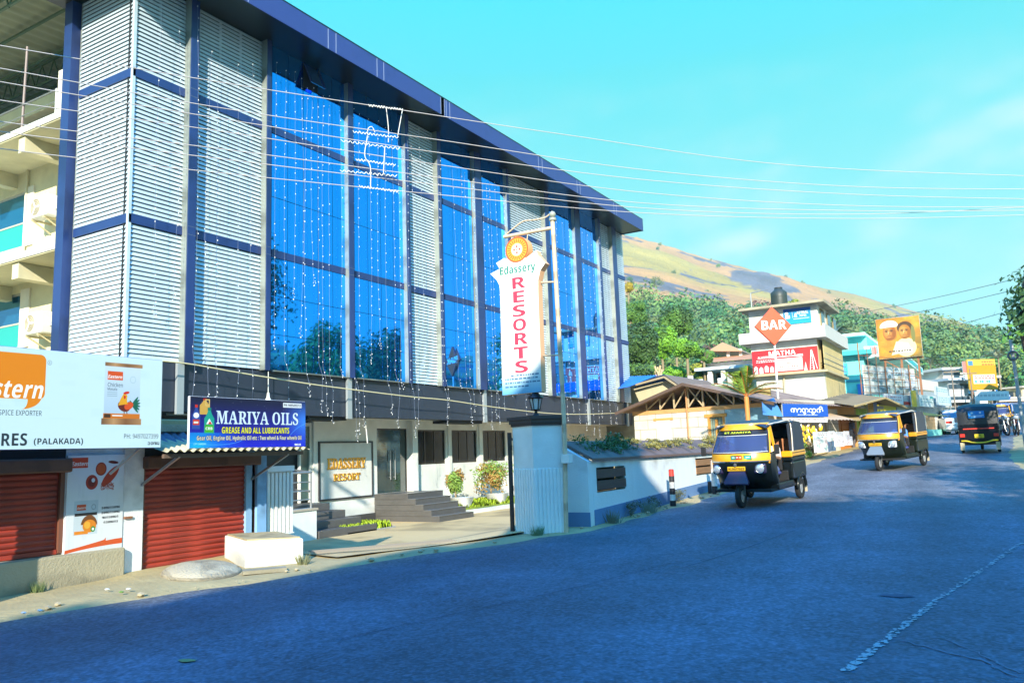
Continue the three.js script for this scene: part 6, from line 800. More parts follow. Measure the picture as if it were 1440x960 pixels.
{
  const f = frame(1236, 42, 1292, 46, 590);
  shopfront(f, 'yellow_shop', 'yellow fronted shop under the scaffold billboard', [1238, 568, 1262, 612], { wall: [.80, .60, .05], shut: [[.8, .78, .7]] }); panel(f, 'shop_sign', 'white sign board on the yellow fronted shop', [1244, 554, 1270, 568], (g, w, h) => { g.fillStyle = '#f2efec'; g.fillRect(0, 0, w, h); rows(g, 20, w - 20, 30, 2, 40, 22, '#d0a0a8'); }, 256, 140, .05, .4); panel(f, 'hanging_board', 'small orange and blue board hanging at the stall corner', [1221, 566, 1234, 582], (g, w, h) => { g.fillStyle = '#d89a1c'; g.fillRect(0, 0, w, h); g.fillStyle = '#8a98b8'; g.fillRect(w * .6, 0, w * .4, h); rows(g, 10, w * .55, 20, 3, 28, 10, '#7a3c14'); }, 160, 160, .04, 1.0);
  shopfront(f, 'awning_shop', 'shop with an orange yellow sheet awning', [1264, 570, 1290, 612], { wall: [.66, .64, .6], shut: [[.68, .70, .66]], awn: [.70, .36, .05], ad: 1.6 }); panel(f, 'shop_sign', 'red and white sign beside the orange awning', [1271, 556, 1281, 572], (g, w, h) => { g.fillStyle = '#c8c4c0'; g.fillRect(0, 0, w, h); g.fillStyle = '#d83a2c'; g.fillRect(0, h * .55, w, h * .3); }, 128, 128, .05, .3); panel(f, 'shop_sign', 'yellow sign next to the red and white sign', [1282, 549, 1292, 572], (g, w, h) => { g.fillStyle = '#f2c81c'; g.fillRect(0, 0, w * .7, h); g.fillStyle = '#d8c8a8'; g.fillRect(w * .7, 0, w * .3, h); }, 128, 200, .05, .5);
}
{
  const f = frame(1288, 46, 1350, 54, 590);
  shopfront(f, 'corner_shop', 'white and teal shop with brown shutters near the parked car', [1290, 572, 1330, 612], { wall: [.78, .78, .72], shut: [[.74, .74, .7], [.40, .28, .16], [.72, .72, .7]] }); mesh('base_band', bx(...(() => { const r = rectOf(f, 1290, 604, 1330, 614); return [r.x0 - .1, r.x1 + .1, r.y0, r.y1]; })(), .02, .3), M([.25, .70, .60], .7), scene.children[scene.children.length - 1]);
  panel(f, 'shop_sign', 'long pale green and white sign on the corner shop', [1293, 556, 1318, 572], (g, w, h) => { g.fillStyle = '#e4f0ec'; g.fillRect(0, 0, w, h); rows(g, 20, w - 20, 40, 2, 34, 16, '#8fb8b0'); g.fillStyle = '#30b8b0'; g.fillRect(w * .6, 10, w * .2, 24); }, 256, 140, .08, .5); panel(f, 'shop_sign', 'blue white sign turned along the road beside the pale green sign', [1319, 556, 1338, 570], (g, w, h) => { g.fillStyle = '#d6e8ee'; g.fillRect(0, 0, w, h); rows(g, 10, w - 10, 30, 3, 28, 12, '#7ab0b8'); }, 200, 140, .08, .8); panel(f, 'shop_sign', 'white sign standing higher above the corner shop', [1316, 544, 1333, 556], (g, w, h) => { g.fillStyle = '#d8e4e6'; g.fillRect(0, 0, w, h); rows(g, 10, w - 10, 26, 2, 30, 12, '#78b8c0'); }, 200, 120, .08, -.4); panel(f, 'shop_sign', 'cream sign board on the roof left of the corner shop', [1294, 535, 1320, 549], (g, w, h) => { g.fillStyle = '#f0e2d6'; g.fillRect(0, 0, w, h); }, 64, 64, .3, -2.5);
  const tk = f.L(1302, 536), t = onFrame(f, 'roof_tank', 'blue white water tank on an orange stand above the corner shop', 'water tank'); mesh('tank', cyl(tk[0], tk[1] - .1, -2.5, .42, .42, .75, 14), M([.55, .70, .85], .5), t); mesh('stand', bx(tk[0] - .4, tk[0] + .4, tk[1] - .5, tk[1] - .1, -2.9, -2.1), M([.70, .30, .06], .7), t);
  const dp = f.L(1341, 605), d = onFrame(f, 'gas_cylinder_rack', 'turquoise drum standing at the corner of the shops', 'drum'); mesh('drum', cyl(dp[0], dp[1] - .4, 1.2, .32, .32, 1.5, 14), M([.06, .62, .62], .5), d); mesh('rim', [cyl(dp[0], dp[1] + .2, 1.2, .34, .34, .05, 14), cyl(dp[0], dp[1] + 1.05, 1.2, .34, .34, .05, 14)], M([.05, .4, .42], .5), d); d.name = 'turquoise_drum';
}
{ // far buildings at the bend
  const f = frame(1326, 82, 1440, 84, 560), mk = (name, label, px, wallC, o = {}) => { const r = rectOf(f, ...px), t = onFrame(f, name, label, 'building'), z = o.z ?? 0; mesh('wall', bx(r.x0, r.x1, r.y0 - 2, r.y1, z - 7, z), M(wallC, .8, { t: 'stain', s: .2 }), t); mesh('roof_slab', bx(r.x0 - .5, r.x1 + .4, r.y1, r.y1 + .25, z - 7.2, z + .6), M(o.roof ?? [.5, .5, .48], .8), t); const n = o.n ?? 3; for (let q = 0; q < (o.fl ?? 1); q++) for (let i = 0; i < n; i++) { const x = lerp(r.x0, r.x1, (i + .5) / n), h = (r.y1 - r.y0) / (o.fl ?? 1), y = r.y0 + h * (q + .3), w = mesh('window', bx(x - .55, x + .55, y, y + h * .45, z + .01, z + .06), M([.24, .26, .28], .5), t); mesh('pane', bx(x - .48, x + .48, y + .08, y + h * .45 - .08, z + .05, z + .07), M([.04, .07, .1], .15), w); } return { t, r }; };
  mk('grey_building', 'grey blue building with sloping slabs left of the yellow billboard', [1336, 535, 1362, 570], [.48, .52, .56], { fl: 2, roof: [.35, .42, .5] }); const h = mk('upper_house', 'pale concrete upper storey above the grey blue building', [1336, 519, 1360, 530], [.66, .60, .52], { n: 2, z: -1 }); mk('white_far_house', 'white house behind the yellow billboard on the right', [1398, 528, 1432, 560], [.76, .74, .70], { fl: 2, z: -3 }); mk('brown_shop_row', 'brown dark shop row under the grey blue building', [1340, 566, 1362, 588], [.30, .22, .16], { n: 3 });
  { const q = [['white_house', 'small white house on the rise left of the yellow billboard', 1300, 1318, 528, 540, 100, [.78, .74, .68]], ['pink_house', 'pinkish house above the far shops', 1318, 1334, 545, 560, 96, [.72, .50, .44]], ['turquoise_house', 'small turquoise house at the far bend', 1402, 1418, 562, 576, 92, [.25, .66, .62]], ['cream_house', 'cream house beyond the roadside tree', 1416, 1440, 546, 566, 104, [.74, .66, .48]], ['orange_shop', 'low orange shop at the far bend', 1386, 1402, 566, 578, 90, [.70, .34, .10]]]; for (const [nm, lb, xa, xb, ya, yb2, D, c] of q) { const ff = frame(xa, D, xb, D - 2, yb2), r = rectOf(ff, xa, ya, xb, yb2), t = onFrame(ff, nm, lb, 'house'); mesh('wall', bx(r.x0, r.x1, r.y0 - 4, r.y1, -6, 0), M(c, .8, { t: 'stain', s: .25 }), t); mesh('roof_slab', bx(r.x0 - .4, r.x1 + .4, r.y1, r.y1 + .22, -6.3, .6), M([.46, .40, .34], .8), t); for (const k of [.28, .72]) { const x = lerp(r.x0, r.x1, k), h = r.y1 - r.y0, wn = mesh('window', bx(x - .4, x + .4, r.y0 + h * .35, r.y0 + h * .8, 0, .06), M([.2, .18, .16], .6), t); mesh('pane', bx(x - .32, x + .32, r.y0 + h * .40, r.y0 + h * .75, .05, .07), M([.04, .06, .09], .2), wn); } } }
  const b = panel(f, 'yellow_billboard', 'tall yellow billboard with a white picture field at the bend of the road', [1362.5, 505, 1402, 548], (g, w, hh) => { g.fillStyle = '#d89a1c'; g.fillRect(0, 0, w, hh); g.fillStyle = '#e0b848'; g.fillRect(0, 0, w, hh * .2); rows(g, w * .5, w * .95, 24, 2, 36, 18, '#d86a3c'); g.fillStyle = '#4a8ac0'; g.fillRect(10, 20, 60, 60); g.fillStyle = '#f0ead8'; g.fillRect(w * .15, hh * .5, w * .78, hh * .3); rows(g, w * .2, w * .9, hh * .54, 2, 26, 14, '#c85a5a'); for (let i = 0; i < 8; i++) { g.fillStyle = ['#5aa8b8', '#d8e8e4', '#78a890'][i % 3]; g.fillRect(w * .2 + i * w * .08, hh * .68, w * .07, hh * .1); } }, 360, 400, .15, 1.2, 'billboard', M([.7, .45, .06], .6)); mesh('post', [bx(b.r.x0 + .3, b.r.x0 + .5, b.r.y0 - 4, b.r.y0, .9, 1.05), bx(b.r.x1 - .5, b.r.x1 - .3, b.r.y0 - 4, b.r.y0, .9, 1.05)], RUST, b.t);
  panel(f, 'red_side_board', 'narrow red and white board left of the yellow billboard', [1355, 508, 1362, 535], (g, w, hh) => { g.fillStyle = '#d8847c'; g.fillRect(0, 0, w, hh * .6); g.fillStyle = '#eeeaea'; g.fillRect(0, hh * .6, w, hh * .4); }, 64, 200, .1, 1.0); panel(f, 'white_banner', 'long white banner under the yellow billboard', [1372, 550, 1420, 563], (g, w, hh) => { g.fillStyle = '#eef0f0'; g.fillRect(0, 0, w, hh); rows(g, 20, w - 20, 20, 1, 20, 16, '#b8c0c8'); }, 300, 64, .06, 1.6);
}
{ // houses among the trees
  const f = frame(985, 58, 1066, 56, 520), L = f.L, t = onFrame(f, 'tile_roof_house', 'white house with a terracotta tile roof among the trees', 'house'), r = rectOf(f, 995, 508, 1075, 560), w = M([.76, .74, .66], .8, { t: 'stain', s: .2 }), tile = M([.62, .28, .13], .8, { t: 'grain', s: 1 });
  mesh('wall', bx(r.x0, r.x1, r.y0 - 4, r.y1, -7, 0), w, t); 
  const y2 = L(1010, 497)[1], hy = L(1005, 481)[1], pv = [L(984, 490), L(1006, 477), L(1035, 490)]; mesh('tile_roof', surf((u, v) => [lerp(r.x0 - .6, r.x1 + .6, u), lerp(r.y1, y2, v), lerp(.7, -2.5, v)], 20, 4), tile, t);
  mesh('pavilion_roof', prism([[pv[0][0], pv[0][1]], [pv[2][0], pv[2][1]], [pv[1][0], pv[1][1]]], 5).translate(0, 0, -7), M([.42, .26, .16], .8), t); each('pavilion_post', [988, 1012, 1030].map((px) => bx(L(px, 495)[0] - .1, L(px, 495)[0] + .1, r.y1, pv[0][1], -2.6, -2.4)), w, t);
  const q = rectOf(f, 1008, 522, 1066, 548); mesh('porch_roof', bx(q.x0 - .8, q.x1, q.y1, q.y1 + .2, 0, 2.6), M([.5, .58, .66], .6), t); each('porch_post', [1012, 1030, 1060].map((px) => bx(L(px, 535)[0] - .14, L(px, 535)[0] + .14, r.y0 - 3, q.y1, 2.1, 2.4)), w, t); for (const px of [1020, 1045]) { const c = L(px, 534), wn = mesh('window', bx(c[0] - .6, c[0] + .6, c[1] - .5, c[1] + .5, .01, .07), M([.3, .2, .12], .7), t); mesh('pane', bx(c[0] - .5, c[0] + .5, c[1] - .4, c[1] + .4, .05, .08), M([.04, .06, .08], .1), wn); }
  const f2 = frame(944, 50, 1030, 49, 548), bt = onFrame(f2, 'balustrade', 'white balustrade with square posts before the tree house garden', 'balustrade'), a = rectOf(f2, 945, 539, 1028, 553); bt.userData.label = 'white balustrade with square posts below the trees'; for (let i = 0; i < 7; i++) { const x = lerp(a.x0, a.x1, i / 6); mesh('post', rbx(x - .16, x + .16, a.y0 - 3, a.y1 + (i % 2 ? .25 : .5), -.16, .16, .03), WHITE, bt); } each('rail', [0, .35, .7].map((k) => bx(a.x0, a.x1, lerp(a.y0, a.y1, k) , lerp(a.y0, a.y1, k) + .08, -.05, .05)), M([.72, .66, .6], .8), bt); mesh('retaining_wall', bx(a.x0 - 1, a.x1 + 2, a.y0 - 4, a.y0 - .02, -.2, .2), M([.62, .40, .30], .8, { t: 'stain', s: .3 }), bt);
}
// ---------------------------------------------------------------- trees
function tree(name, label, px, py, D, R, H, mt, o = {}) {
  const c = at(px, py, D), rx = R * D / F, ry = H * D / F, gy = Math.min(groundY(c.x, c.z), c.y - ry * 1.2), t = thing(name, label, 'tree', [c.x, gy, c.z]);
  mesh('crown', leafCloud((o.n ?? 2600) * 3, rx, ry, rx, (o.leaf ?? .16) * .6, { lobes: o.lobes ?? 16 }), mt, t, [0, c.y - gy, 0]); if (o.mt2) mesh('crown', leafCloud((o.n ?? 2600) * 1.5, rx * .95, ry * .95, rx * .95, (o.leaf ?? .16) * .6, { lobes: 9 }), o.mt2, t, [0, c.y - gy, 0]);
  const th = c.y - gy, limbs = [tube([[0, -.5, 0], [rr(-.2, .2), th * .5, 0], [rr(-.2, .2), th - ry * .2, 0]], Math.max(.09, rx * .07), 12, 8)]; for (let i = 0; i < 6; i++) { const a = rr(0, 6.28), y = th - ry * rr(.5, .95); limbs.push(tube([[0, y, 0], [Math.cos(a) * rx * .35, y + ry * .3, Math.sin(a) * rx * .35], [Math.cos(a) * rx * .65, y + ry * rr(.5, .9), Math.sin(a) * rx * .65]], Math.max(.04, rx * .03), 8, 5)); } mesh('trunk', limbs, o.bark ?? BARK, t); return t;
}
tree('broadleaf_tree', 'dark green tree close to the end of the resort', 903, 488, 47, 27, 32, GREEN_DARK, { mt2: GREEN_MID, n: 3600, lobes: 22 });
tree('broadleaf_tree', 'tall dark round tree rising above the bright ones', 950, 452, 62, 25, 28, GREEN_DARK, { mt2: GREEN_MID, n: 3600, lobes: 20 });
tree('bright_tree', 'bright lime green narrow tree between the dark trees', 934, 480, 55, 17, 27, GREEN_LIGHT, { n: 3000, lobes: 24, mt2: GREEN_MID }); tree('umbrella_tree', 'bright green umbrella shaped tree with pale stems', 966, 490, 52, 21, 15, GREEN_LIGHT, { n: 2600, leaf: .13, lobes: 22, mt2: GREEN_MID });
tree('broadleaf_tree', 'green tree between the umbrella tree and the tile roof house', 990, 498, 56, 18, 13, GREEN_MID, { n: 2200 }); tree('bright_tree', 'low bright bushy tree below the umbrella tree', 948, 527, 54, 22, 15, GREEN_LIGHT, { n: 2800, leaf: .14 }); tree('bushy_tree', 'yellowish bushy tree above the balustrade', 982, 524, 57, 22, 17, GREEN_YEL, { mt2: GREEN_MID, n: 2600, leaf: .14 }); tree('broadleaf_tree', 'pale green tree far behind the dark ones at the resort corner', 895, 440, 85, 20, 22, GREEN_MID, { n: 2200 }); tree('bushy_tree', 'dark low bushes behind the blue roofed shed', 905, 525, 46, 28, 16, GREEN_DARK, { mt2: GREEN_MID, n: 2600, leaf: .13 });
tree('yellow_tree', 'small yellow flowering tree against the hill beside the resort corner', 884, 404, 90, 8, 10, LEAF([.55, .42, .04]), { n: 900 }); tree('roof_tree', 'small yellow green tree behind the roof of the corner building', 1115, 428, 75, 13, 8, GREEN_YEL, { n: 900 });
{ const p = at(928, 552, 45), t = thing('pollarded_trunk', 'pale pollarded tree trunk with cut stubs between the trees', 'tree', [p.x, p.y - 1, p.z]); for (let i = 0; i < 7; i++) mesh('stub', tube([[rr(-.08, .08), -.5, 0], [rr(-.15, .15), 1.6, rr(-.1, .1)], [(i - 3) * .10, 2.2 + rr(0, .4), rr(-.2, .2)]], .06, 8, 6), M([.62, .46, .24], .9, { t: 'grain', s: 1 }), t); }
{ // roadside tree and lamp pole at the right edge
  const b = V(1.15, 0, -31); b.y = roadY(b.z); const t = thing('roadside_tree', 'roadside tree with dark hanging leaves at the right edge of the road', 'tree', [b.x, b.y, b.z]); mesh('trunk', [tube([[0, -.3, 0], [.1, 2.2, 0], [.0, 4.4, .1], [.3, 6, 0]], .17, 16, 9), tube([[.05, 3, 0], [1.2, 5.6, .2], [2.4, 8.4, .3]], .12, 8, 6), tube([[.05, 3.6, 0], [.9, 5, .4], [2.6, 6, .5]], .08, 8, 6), tube([[1.2, 5.6, .2], [2.8, 8, -.6], [4.4, 10, -.8]], .09, 8, 6)], M([.10, .07, .05], .9, { t: 'grain', s: 1, b: .02 }), t);
  mesh('crown', leafCloud(2600, 1.9, 1.9, 1.9, .12, { lobes: 20, slim: .42 }), M([.05, .13, .03], .7, { tr: .3 }), t, [.80, 4.6, .2]); mesh('crown', leafCloud(7000, 3.6, 6.2, 3.6, .15, { lobes: 38, slim: .42 }), M([.05, .13, .03], .7, { tr: .3 }), t, [4.3, 11, 0]); mesh('crown', leafCloud(700, 1.7, 1.5, 1.7, .12, { lobes: 12, slim: .42 }), M([.16, .36, .04], .7, { tr: .3 }), t, [.75, 4.0, .4]);
  const q = V(.85, 0, -34.5); q.y = roadY(q.z); const L = thing('street_pole', 'grey concrete street pole with a round fitting by the roadside tree', 'pole', [q.x, q.y, q.z]); mesh('post', tube([[0, -.3, 0], [-.04, 2.4, 0], [-.08, 4.7, 0]], .06, 8, 10), M([.40, .42, .44], .8, { t: 'mottle', s: 1 }), L); mesh('fitting', new THREE.TorusGeometry(.15, .04, 8, 16).translate(-.06, 3.5, .10), M([.1, .1, .11], .5), L);
  const kb = thing('notice_post', 'white painted post wrapped with paper notices near the tree foot', 'post', [.95, roadY(-30), -30.0]); mesh('post', cyl(0, -.2, 0, .12, .13, 1.5, 12), M([.78, .76, .72], .7, { t: 'stain', s: 1 }), kb); mesh('notice', [bx(-.09, .09, .7, .95, .122, .13)], M([.5, .6, .72], .7), kb);
}
// trees and houses on the near right, which shade the road and show in the facade glass
for (const [x, z, rx, ry, h, i] of [[7.6, -1.5, 2.9, 2.6, 7.4, 0], [7.9, -9, 3.0, 2.8, 7.6, 1], [8.2, -19, 2.8, 2.6, 7.0, 2], [6.6, -40, 2.6, 3.4, 7, 3], [11, -52, 3.5, 4, 8, 4], [9, -70, 3, 4, 8, 5]]) {
  const y = groundY(x, z), t = thing('shade_tree', ['shade tree nearest the viewer on the right of the road', 'second shade tree on the right of the road', 'third shade tree on the right of the road', 'tall shade tree beside the white house on the right', 'large tree behind the white house on the right', 'far shade tree up the road on the right'][i], 'tree', [x, y, z]); mesh('crown', leafCloud(3000, rx, ry, rx, .2, { lobes: 22 }), i % 2 ? GREEN_MID : GREEN_DARK, t, [0, h, 0]); mesh('trunk', [tube([[0, -.3, 0], [.2, h * .5, 0], [0, h, .2]], .22, 12, 8), tube([[.1, h * .5, 0], [1.2, h * .8, .5], [1.7, h, .8]], .09, 8, 6), tube([[.1, h * .55, 0], [-1.1, h * .85, -.5], [-1.6, h, -.8]], .09, 8, 6)], BARK, t);
}
{
  for (const [x, z, w, d, h, c, i] of [[12, -46, 7, 7, 5.5, [.78, .74, .62], 0], [10, -80, 9, 9, 8.5, [.80, .80, .74], 1], [13, -62, 6, 8, 6.5, [.70, .74, .60], 2], [24, -30, 8, 8, 6, [.7, .62, .5], 3]]) { const y = groundY(x, z), t = thing('opposite_house', ['white house with a blue door on the right of the road', 'large white house far up the right of the road', 'pale green house behind the white house', 'cream house set back on the right'][i], 'house', [x, y, z]); mesh('wall', bx(-w / 2, w / 2, -1, h, -d / 2, d / 2), M(c, .8, { t: 'stain', s: .2 }), t); mesh('roof', bx(-w / 2 - .6, w / 2 + .6, h, h + .25, -d / 2 - .6, d / 2 + .6), M([.4, .38, .34], .8), t); mesh('door', bx(-w / 2 - .03, -w / 2, 0, 2.2, -.6, .6), M([.03, .25, .7], .5), t); for (const q of [-.3, .3]) { const wn = mesh('window', bx(-w / 2 - .04, -w / 2, 1.2 + (h > 6 ? 3 : 0), 2.5 + (h > 6 ? 3 : 0), q * d - .7, q * d + .7), M([.3, .22, .14], .6), t); mesh('pane', bx(-w / 2 - .05, -w / 2 - .03, 1.3 + (h > 6 ? 3 : 0), 2.4 + (h > 6 ? 3 : 0), q * d - .6, q * d + .6), M([.04, .07, .1], .1), wn); } }
}
// ---------------------------------------------------------------- people, built as one smooth body from a jointed skeleton
const mcM = new THREE.MeshStandardMaterial();
function blend(bones, res, k = .05) { // bones: [ax,ay,az,ra, bx,by,bz,rb]
  let lo = [1e9, 1e9, 1e9], hi = [-1e9, -1e9, -1e9]; for (const b of bones) for (const o of [0, 4]) for (let i = 0; i < 3; i++) { lo[i] = Math.min(lo[i], b[o + i] - b[o + 3] - .06); hi[i] = Math.max(hi[i], b[o + i] + b[o + 3] + .06); }
  const S = Math.max(hi[0] - lo[0], hi[1] - lo[1], hi[2] - lo[2]) / 2 * 1.08, C = [0, 1, 2].map((i) => (lo[i] + hi[i]) / 2), mc = new MarchingCubes(res, mcM, false, false, 400000); mc.isolation = 0;
  for (let z = 0; z < res; z++) for (let y = 0; y < res; y++) for (let x = 0; x < res; x++) {
    const p = [C[0] + (x - res / 2) / (res / 2) * S, C[1] + (y - res / 2) / (res / 2) * S, C[2] + (z - res / 2) / (res / 2) * S]; let d = 9;
    for (const b of bones) { const ax = p[0] - b[0], ay = p[1] - b[1], az = p[2] - b[2], ex = b[4] - b[0], ey = b[5] - b[1], ez = b[6] - b[2], t = clamp((ax * ex + ay * ey + az * ez) / Math.max(1e-6, ex * ex + ey * ey + ez * ez)); const q = Math.hypot(ax - ex * t, ay - ey * t, az - ez * t) - lerp(b[3], b[7], t); const h = clamp(.5 + .5 * (d - q) / k); d = lerp(d, q, h) - k * h * (1 - h); }
    mc.field[x + y * res + z * res * res] = -d;
  }
  mc.update(); const n = mc.count, g = new THREE.BufferGeometry(); g.setAttribute('position', new THREE.BufferAttribute(mc.positionArray.slice(0, n * 3), 3)); g.setAttribute('normal', new THREE.BufferAttribute(mc.normalArray.slice(0, n * 3), 3)); g.scale(S, S, S).translate(C[0], C[1], C[2]); return g;
}
const handBones = (x, y, z, dx, dy, dz, s) => { const o = []; for (let i = 0; i < 4; i++) { const q = (i - 1.5) * .02; o.push([x, y, z + q, .013, x + dx * (.07 + .012 * (1 - Math.abs(i - 1.3))), y + dy * .08, z + dz * .08 + q * 1.2, .009]); } o.push([x, y, z, .024, x + dx * .04, y + dy * .04, z + dz * .04, .022], [x, y, z - .02, .012, x + dx * .03 + .01, y + dy * .03, z + dz * .02 - .045, .009]); return o; };
function person(label, pos, turn, pose, col) {
  const t = thing('person', label, 'person', pos, turn), J = pose;
  const leg = (s) => [[s * .09, J.hip[1], J.hip[2], .085, ...J.knee(s), .06], [...J.knee(s), .058, ...J.foot(s), .04], [...J.foot(s), .042, J.foot(s)[0], J.foot(s)[1] - .03, J.foot(s)[2] + .15, .032]];
  const arm = (s) => [[s * .17, J.sh[1], J.sh[2], .052, ...J.elbow(s), .042], [...J.elbow(s), .04, ...J.hand(s), .028], ...handBones(...J.hand(s), 0, -.5, .9)];
  const [hx, hy, hz] = J.head, torso = [[0, J.hip[1], J.hip[2], .125, 0, lerp(J.hip[1], J.sh[1], .55), lerp(J.hip[2], J.sh[2], .5), .115], [0, lerp(J.hip[1], J.sh[1], .6), lerp(J.hip[2], J.sh[2], .6), .12, 0, J.sh[1] - .05, J.sh[2], .12], [-.13, J.sh[1] - .02, J.sh[2], .065, .13, J.sh[1] - .02, J.sh[2], .065]], headB = [[0, J.sh[1], J.sh[2], .055, hx, hy - .08, hz, .05], [hx, hy + .02, hz - .01, .088, hx, hy - .05, hz + .015, .07], [hx, hy - .08, hz + .05, .032, hx, hy - .085, hz + .045, .03], [hx, hy - .01, hz + .09, .012, hx, hy - .03, hz + .105, .014], [hx - .09, hy - .01, hz, .018, hx - .088, hy - .03, hz, .012], [hx + .09, hy - .01, hz, .018, hx + .088, hy - .03, hz, .012]];
  mesh('body', blend([...torso, ...headB, ...arm(-1), ...arm(1), ...leg(-1), ...leg(1)], 64, .035), M([.26, .13, .07], .6), t);
  const fat = (b, e) => b.map((q) => q.map((v, i) => i % 4 === 3 ? v + e : v)); mesh('shirt', blend([...fat(torso, .014), ...[-1, 1].map((s) => { const e = J.elbow(s); return [s * .17, J.sh[1], J.sh[2], .068, lerp(s * .17, e[0], .85), lerp(J.sh[1], e[1], .85), lerp(J.sh[2], e[2], .85), .06]; })], 44, .04), M(col.shirt, .85), t); mesh('trousers', blend([[0, J.hip[1] - .02, J.hip[2], .135, 0, J.hip[1] + .08, J.hip[2], .128], ...[-1, 1].flatMap((s) => fat([[s * .09, J.hip[1], J.hip[2], .085, ...J.knee(s), .062], [...J.knee(s), .06, ...J.foot(s), .05]], .014))], 44, .03), M(col.legs, .85), t);
  mesh('hair', blend([[hx, hy + .045, hz - .03, .082, hx, hy + .0, hz - .055, .075], [hx, hy + .085, hz + .02, .045, hx, hy + .075, hz - .02, .06]], 26, .03), M([.012, .010, .009], .6), t); mesh('eye', [-1, 1].map((s) => new THREE.SphereGeometry(.011, 8, 6).translate(hx + s * .033, hy + .012, hz + .083)), M([.02, .015, .012], .2), t); mesh('mouth', new THREE.SphereGeometry(.02, 8, 6).scale(1, .25, .4).translate(hx, hy - .058, hz + .083), M([.22, .07, .06], .5), t); return t;
}
const driverPose = { hip: [0, .72, .0], sh: [0, 1.17, .0], head: [0, 1.38, .04], knee: (s) => [s * .16, .76, .42], foot: (s) => [s * .15, .42, .52], elbow: (s) => [s * .25, .98, .16], hand: (s) => [s * .24, 1.0, .42] };
const standPose = { hip: [0, .84, 0], sh: [0, 1.30, 0], head: [0, 1.50, .02], knee: (s) => [s * .09, .46, .03 * s + .03], foot: (s) => [s * .09, .05, .06 * s], elbow: (s) => [s * .24, 1.04, -.04], hand: (s) => [s * .25, .80, .05] };

// ---------------------------------------------------------------- auto rickshaws
const cr = (tab, y) => { if (y <= tab[0][0]) return tab[0][1]; for (let i = 0; i < tab.length - 1; i++) if (y <= tab[i + 1][0]) { const t = (y - tab[i][0]) / (tab[i + 1][0] - tab[i][0]), p0 = tab[Math.max(0, i - 1)][1], p1 = tab[i][1], p2 = tab[i + 1][1], p3 = tab[Math.min(tab.length - 1, i + 2)][1]; return .5 * (2 * p1 + (p2 - p0) * t + (2 * p0 - 5 * p1 + 4 * p2 - p3) * t * t + (3 * p1 - p0 - 3 * p2 + p3) * t * t * t); } return tab[tab.length - 1][1]; };
const HW = [[.32, .46], [.5, .57], [.8, .63], [1.1, .635], [1.5, .575], [1.72, .52]], ZN = [[.32, .84], [.5, 1.02], [.8, 1.22], [1.1, 1.22], [1.5, 1.02], [1.72, .90]];
const frontPt = (u, y, off = 0) => { const w = cr(HW, y), z = cr(ZN, y) - .30 * Math.pow(Math.abs(u), 2.6) + off; return [u * w * (1 + off * .3), y, z]; };
const frontSurf = (y0, y1, u0 = -1, u1 = 1, off = 0) => surf((a, b) => frontPt(lerp(u0, u1, a), lerp(y0, y1, b), off), 24, 8);
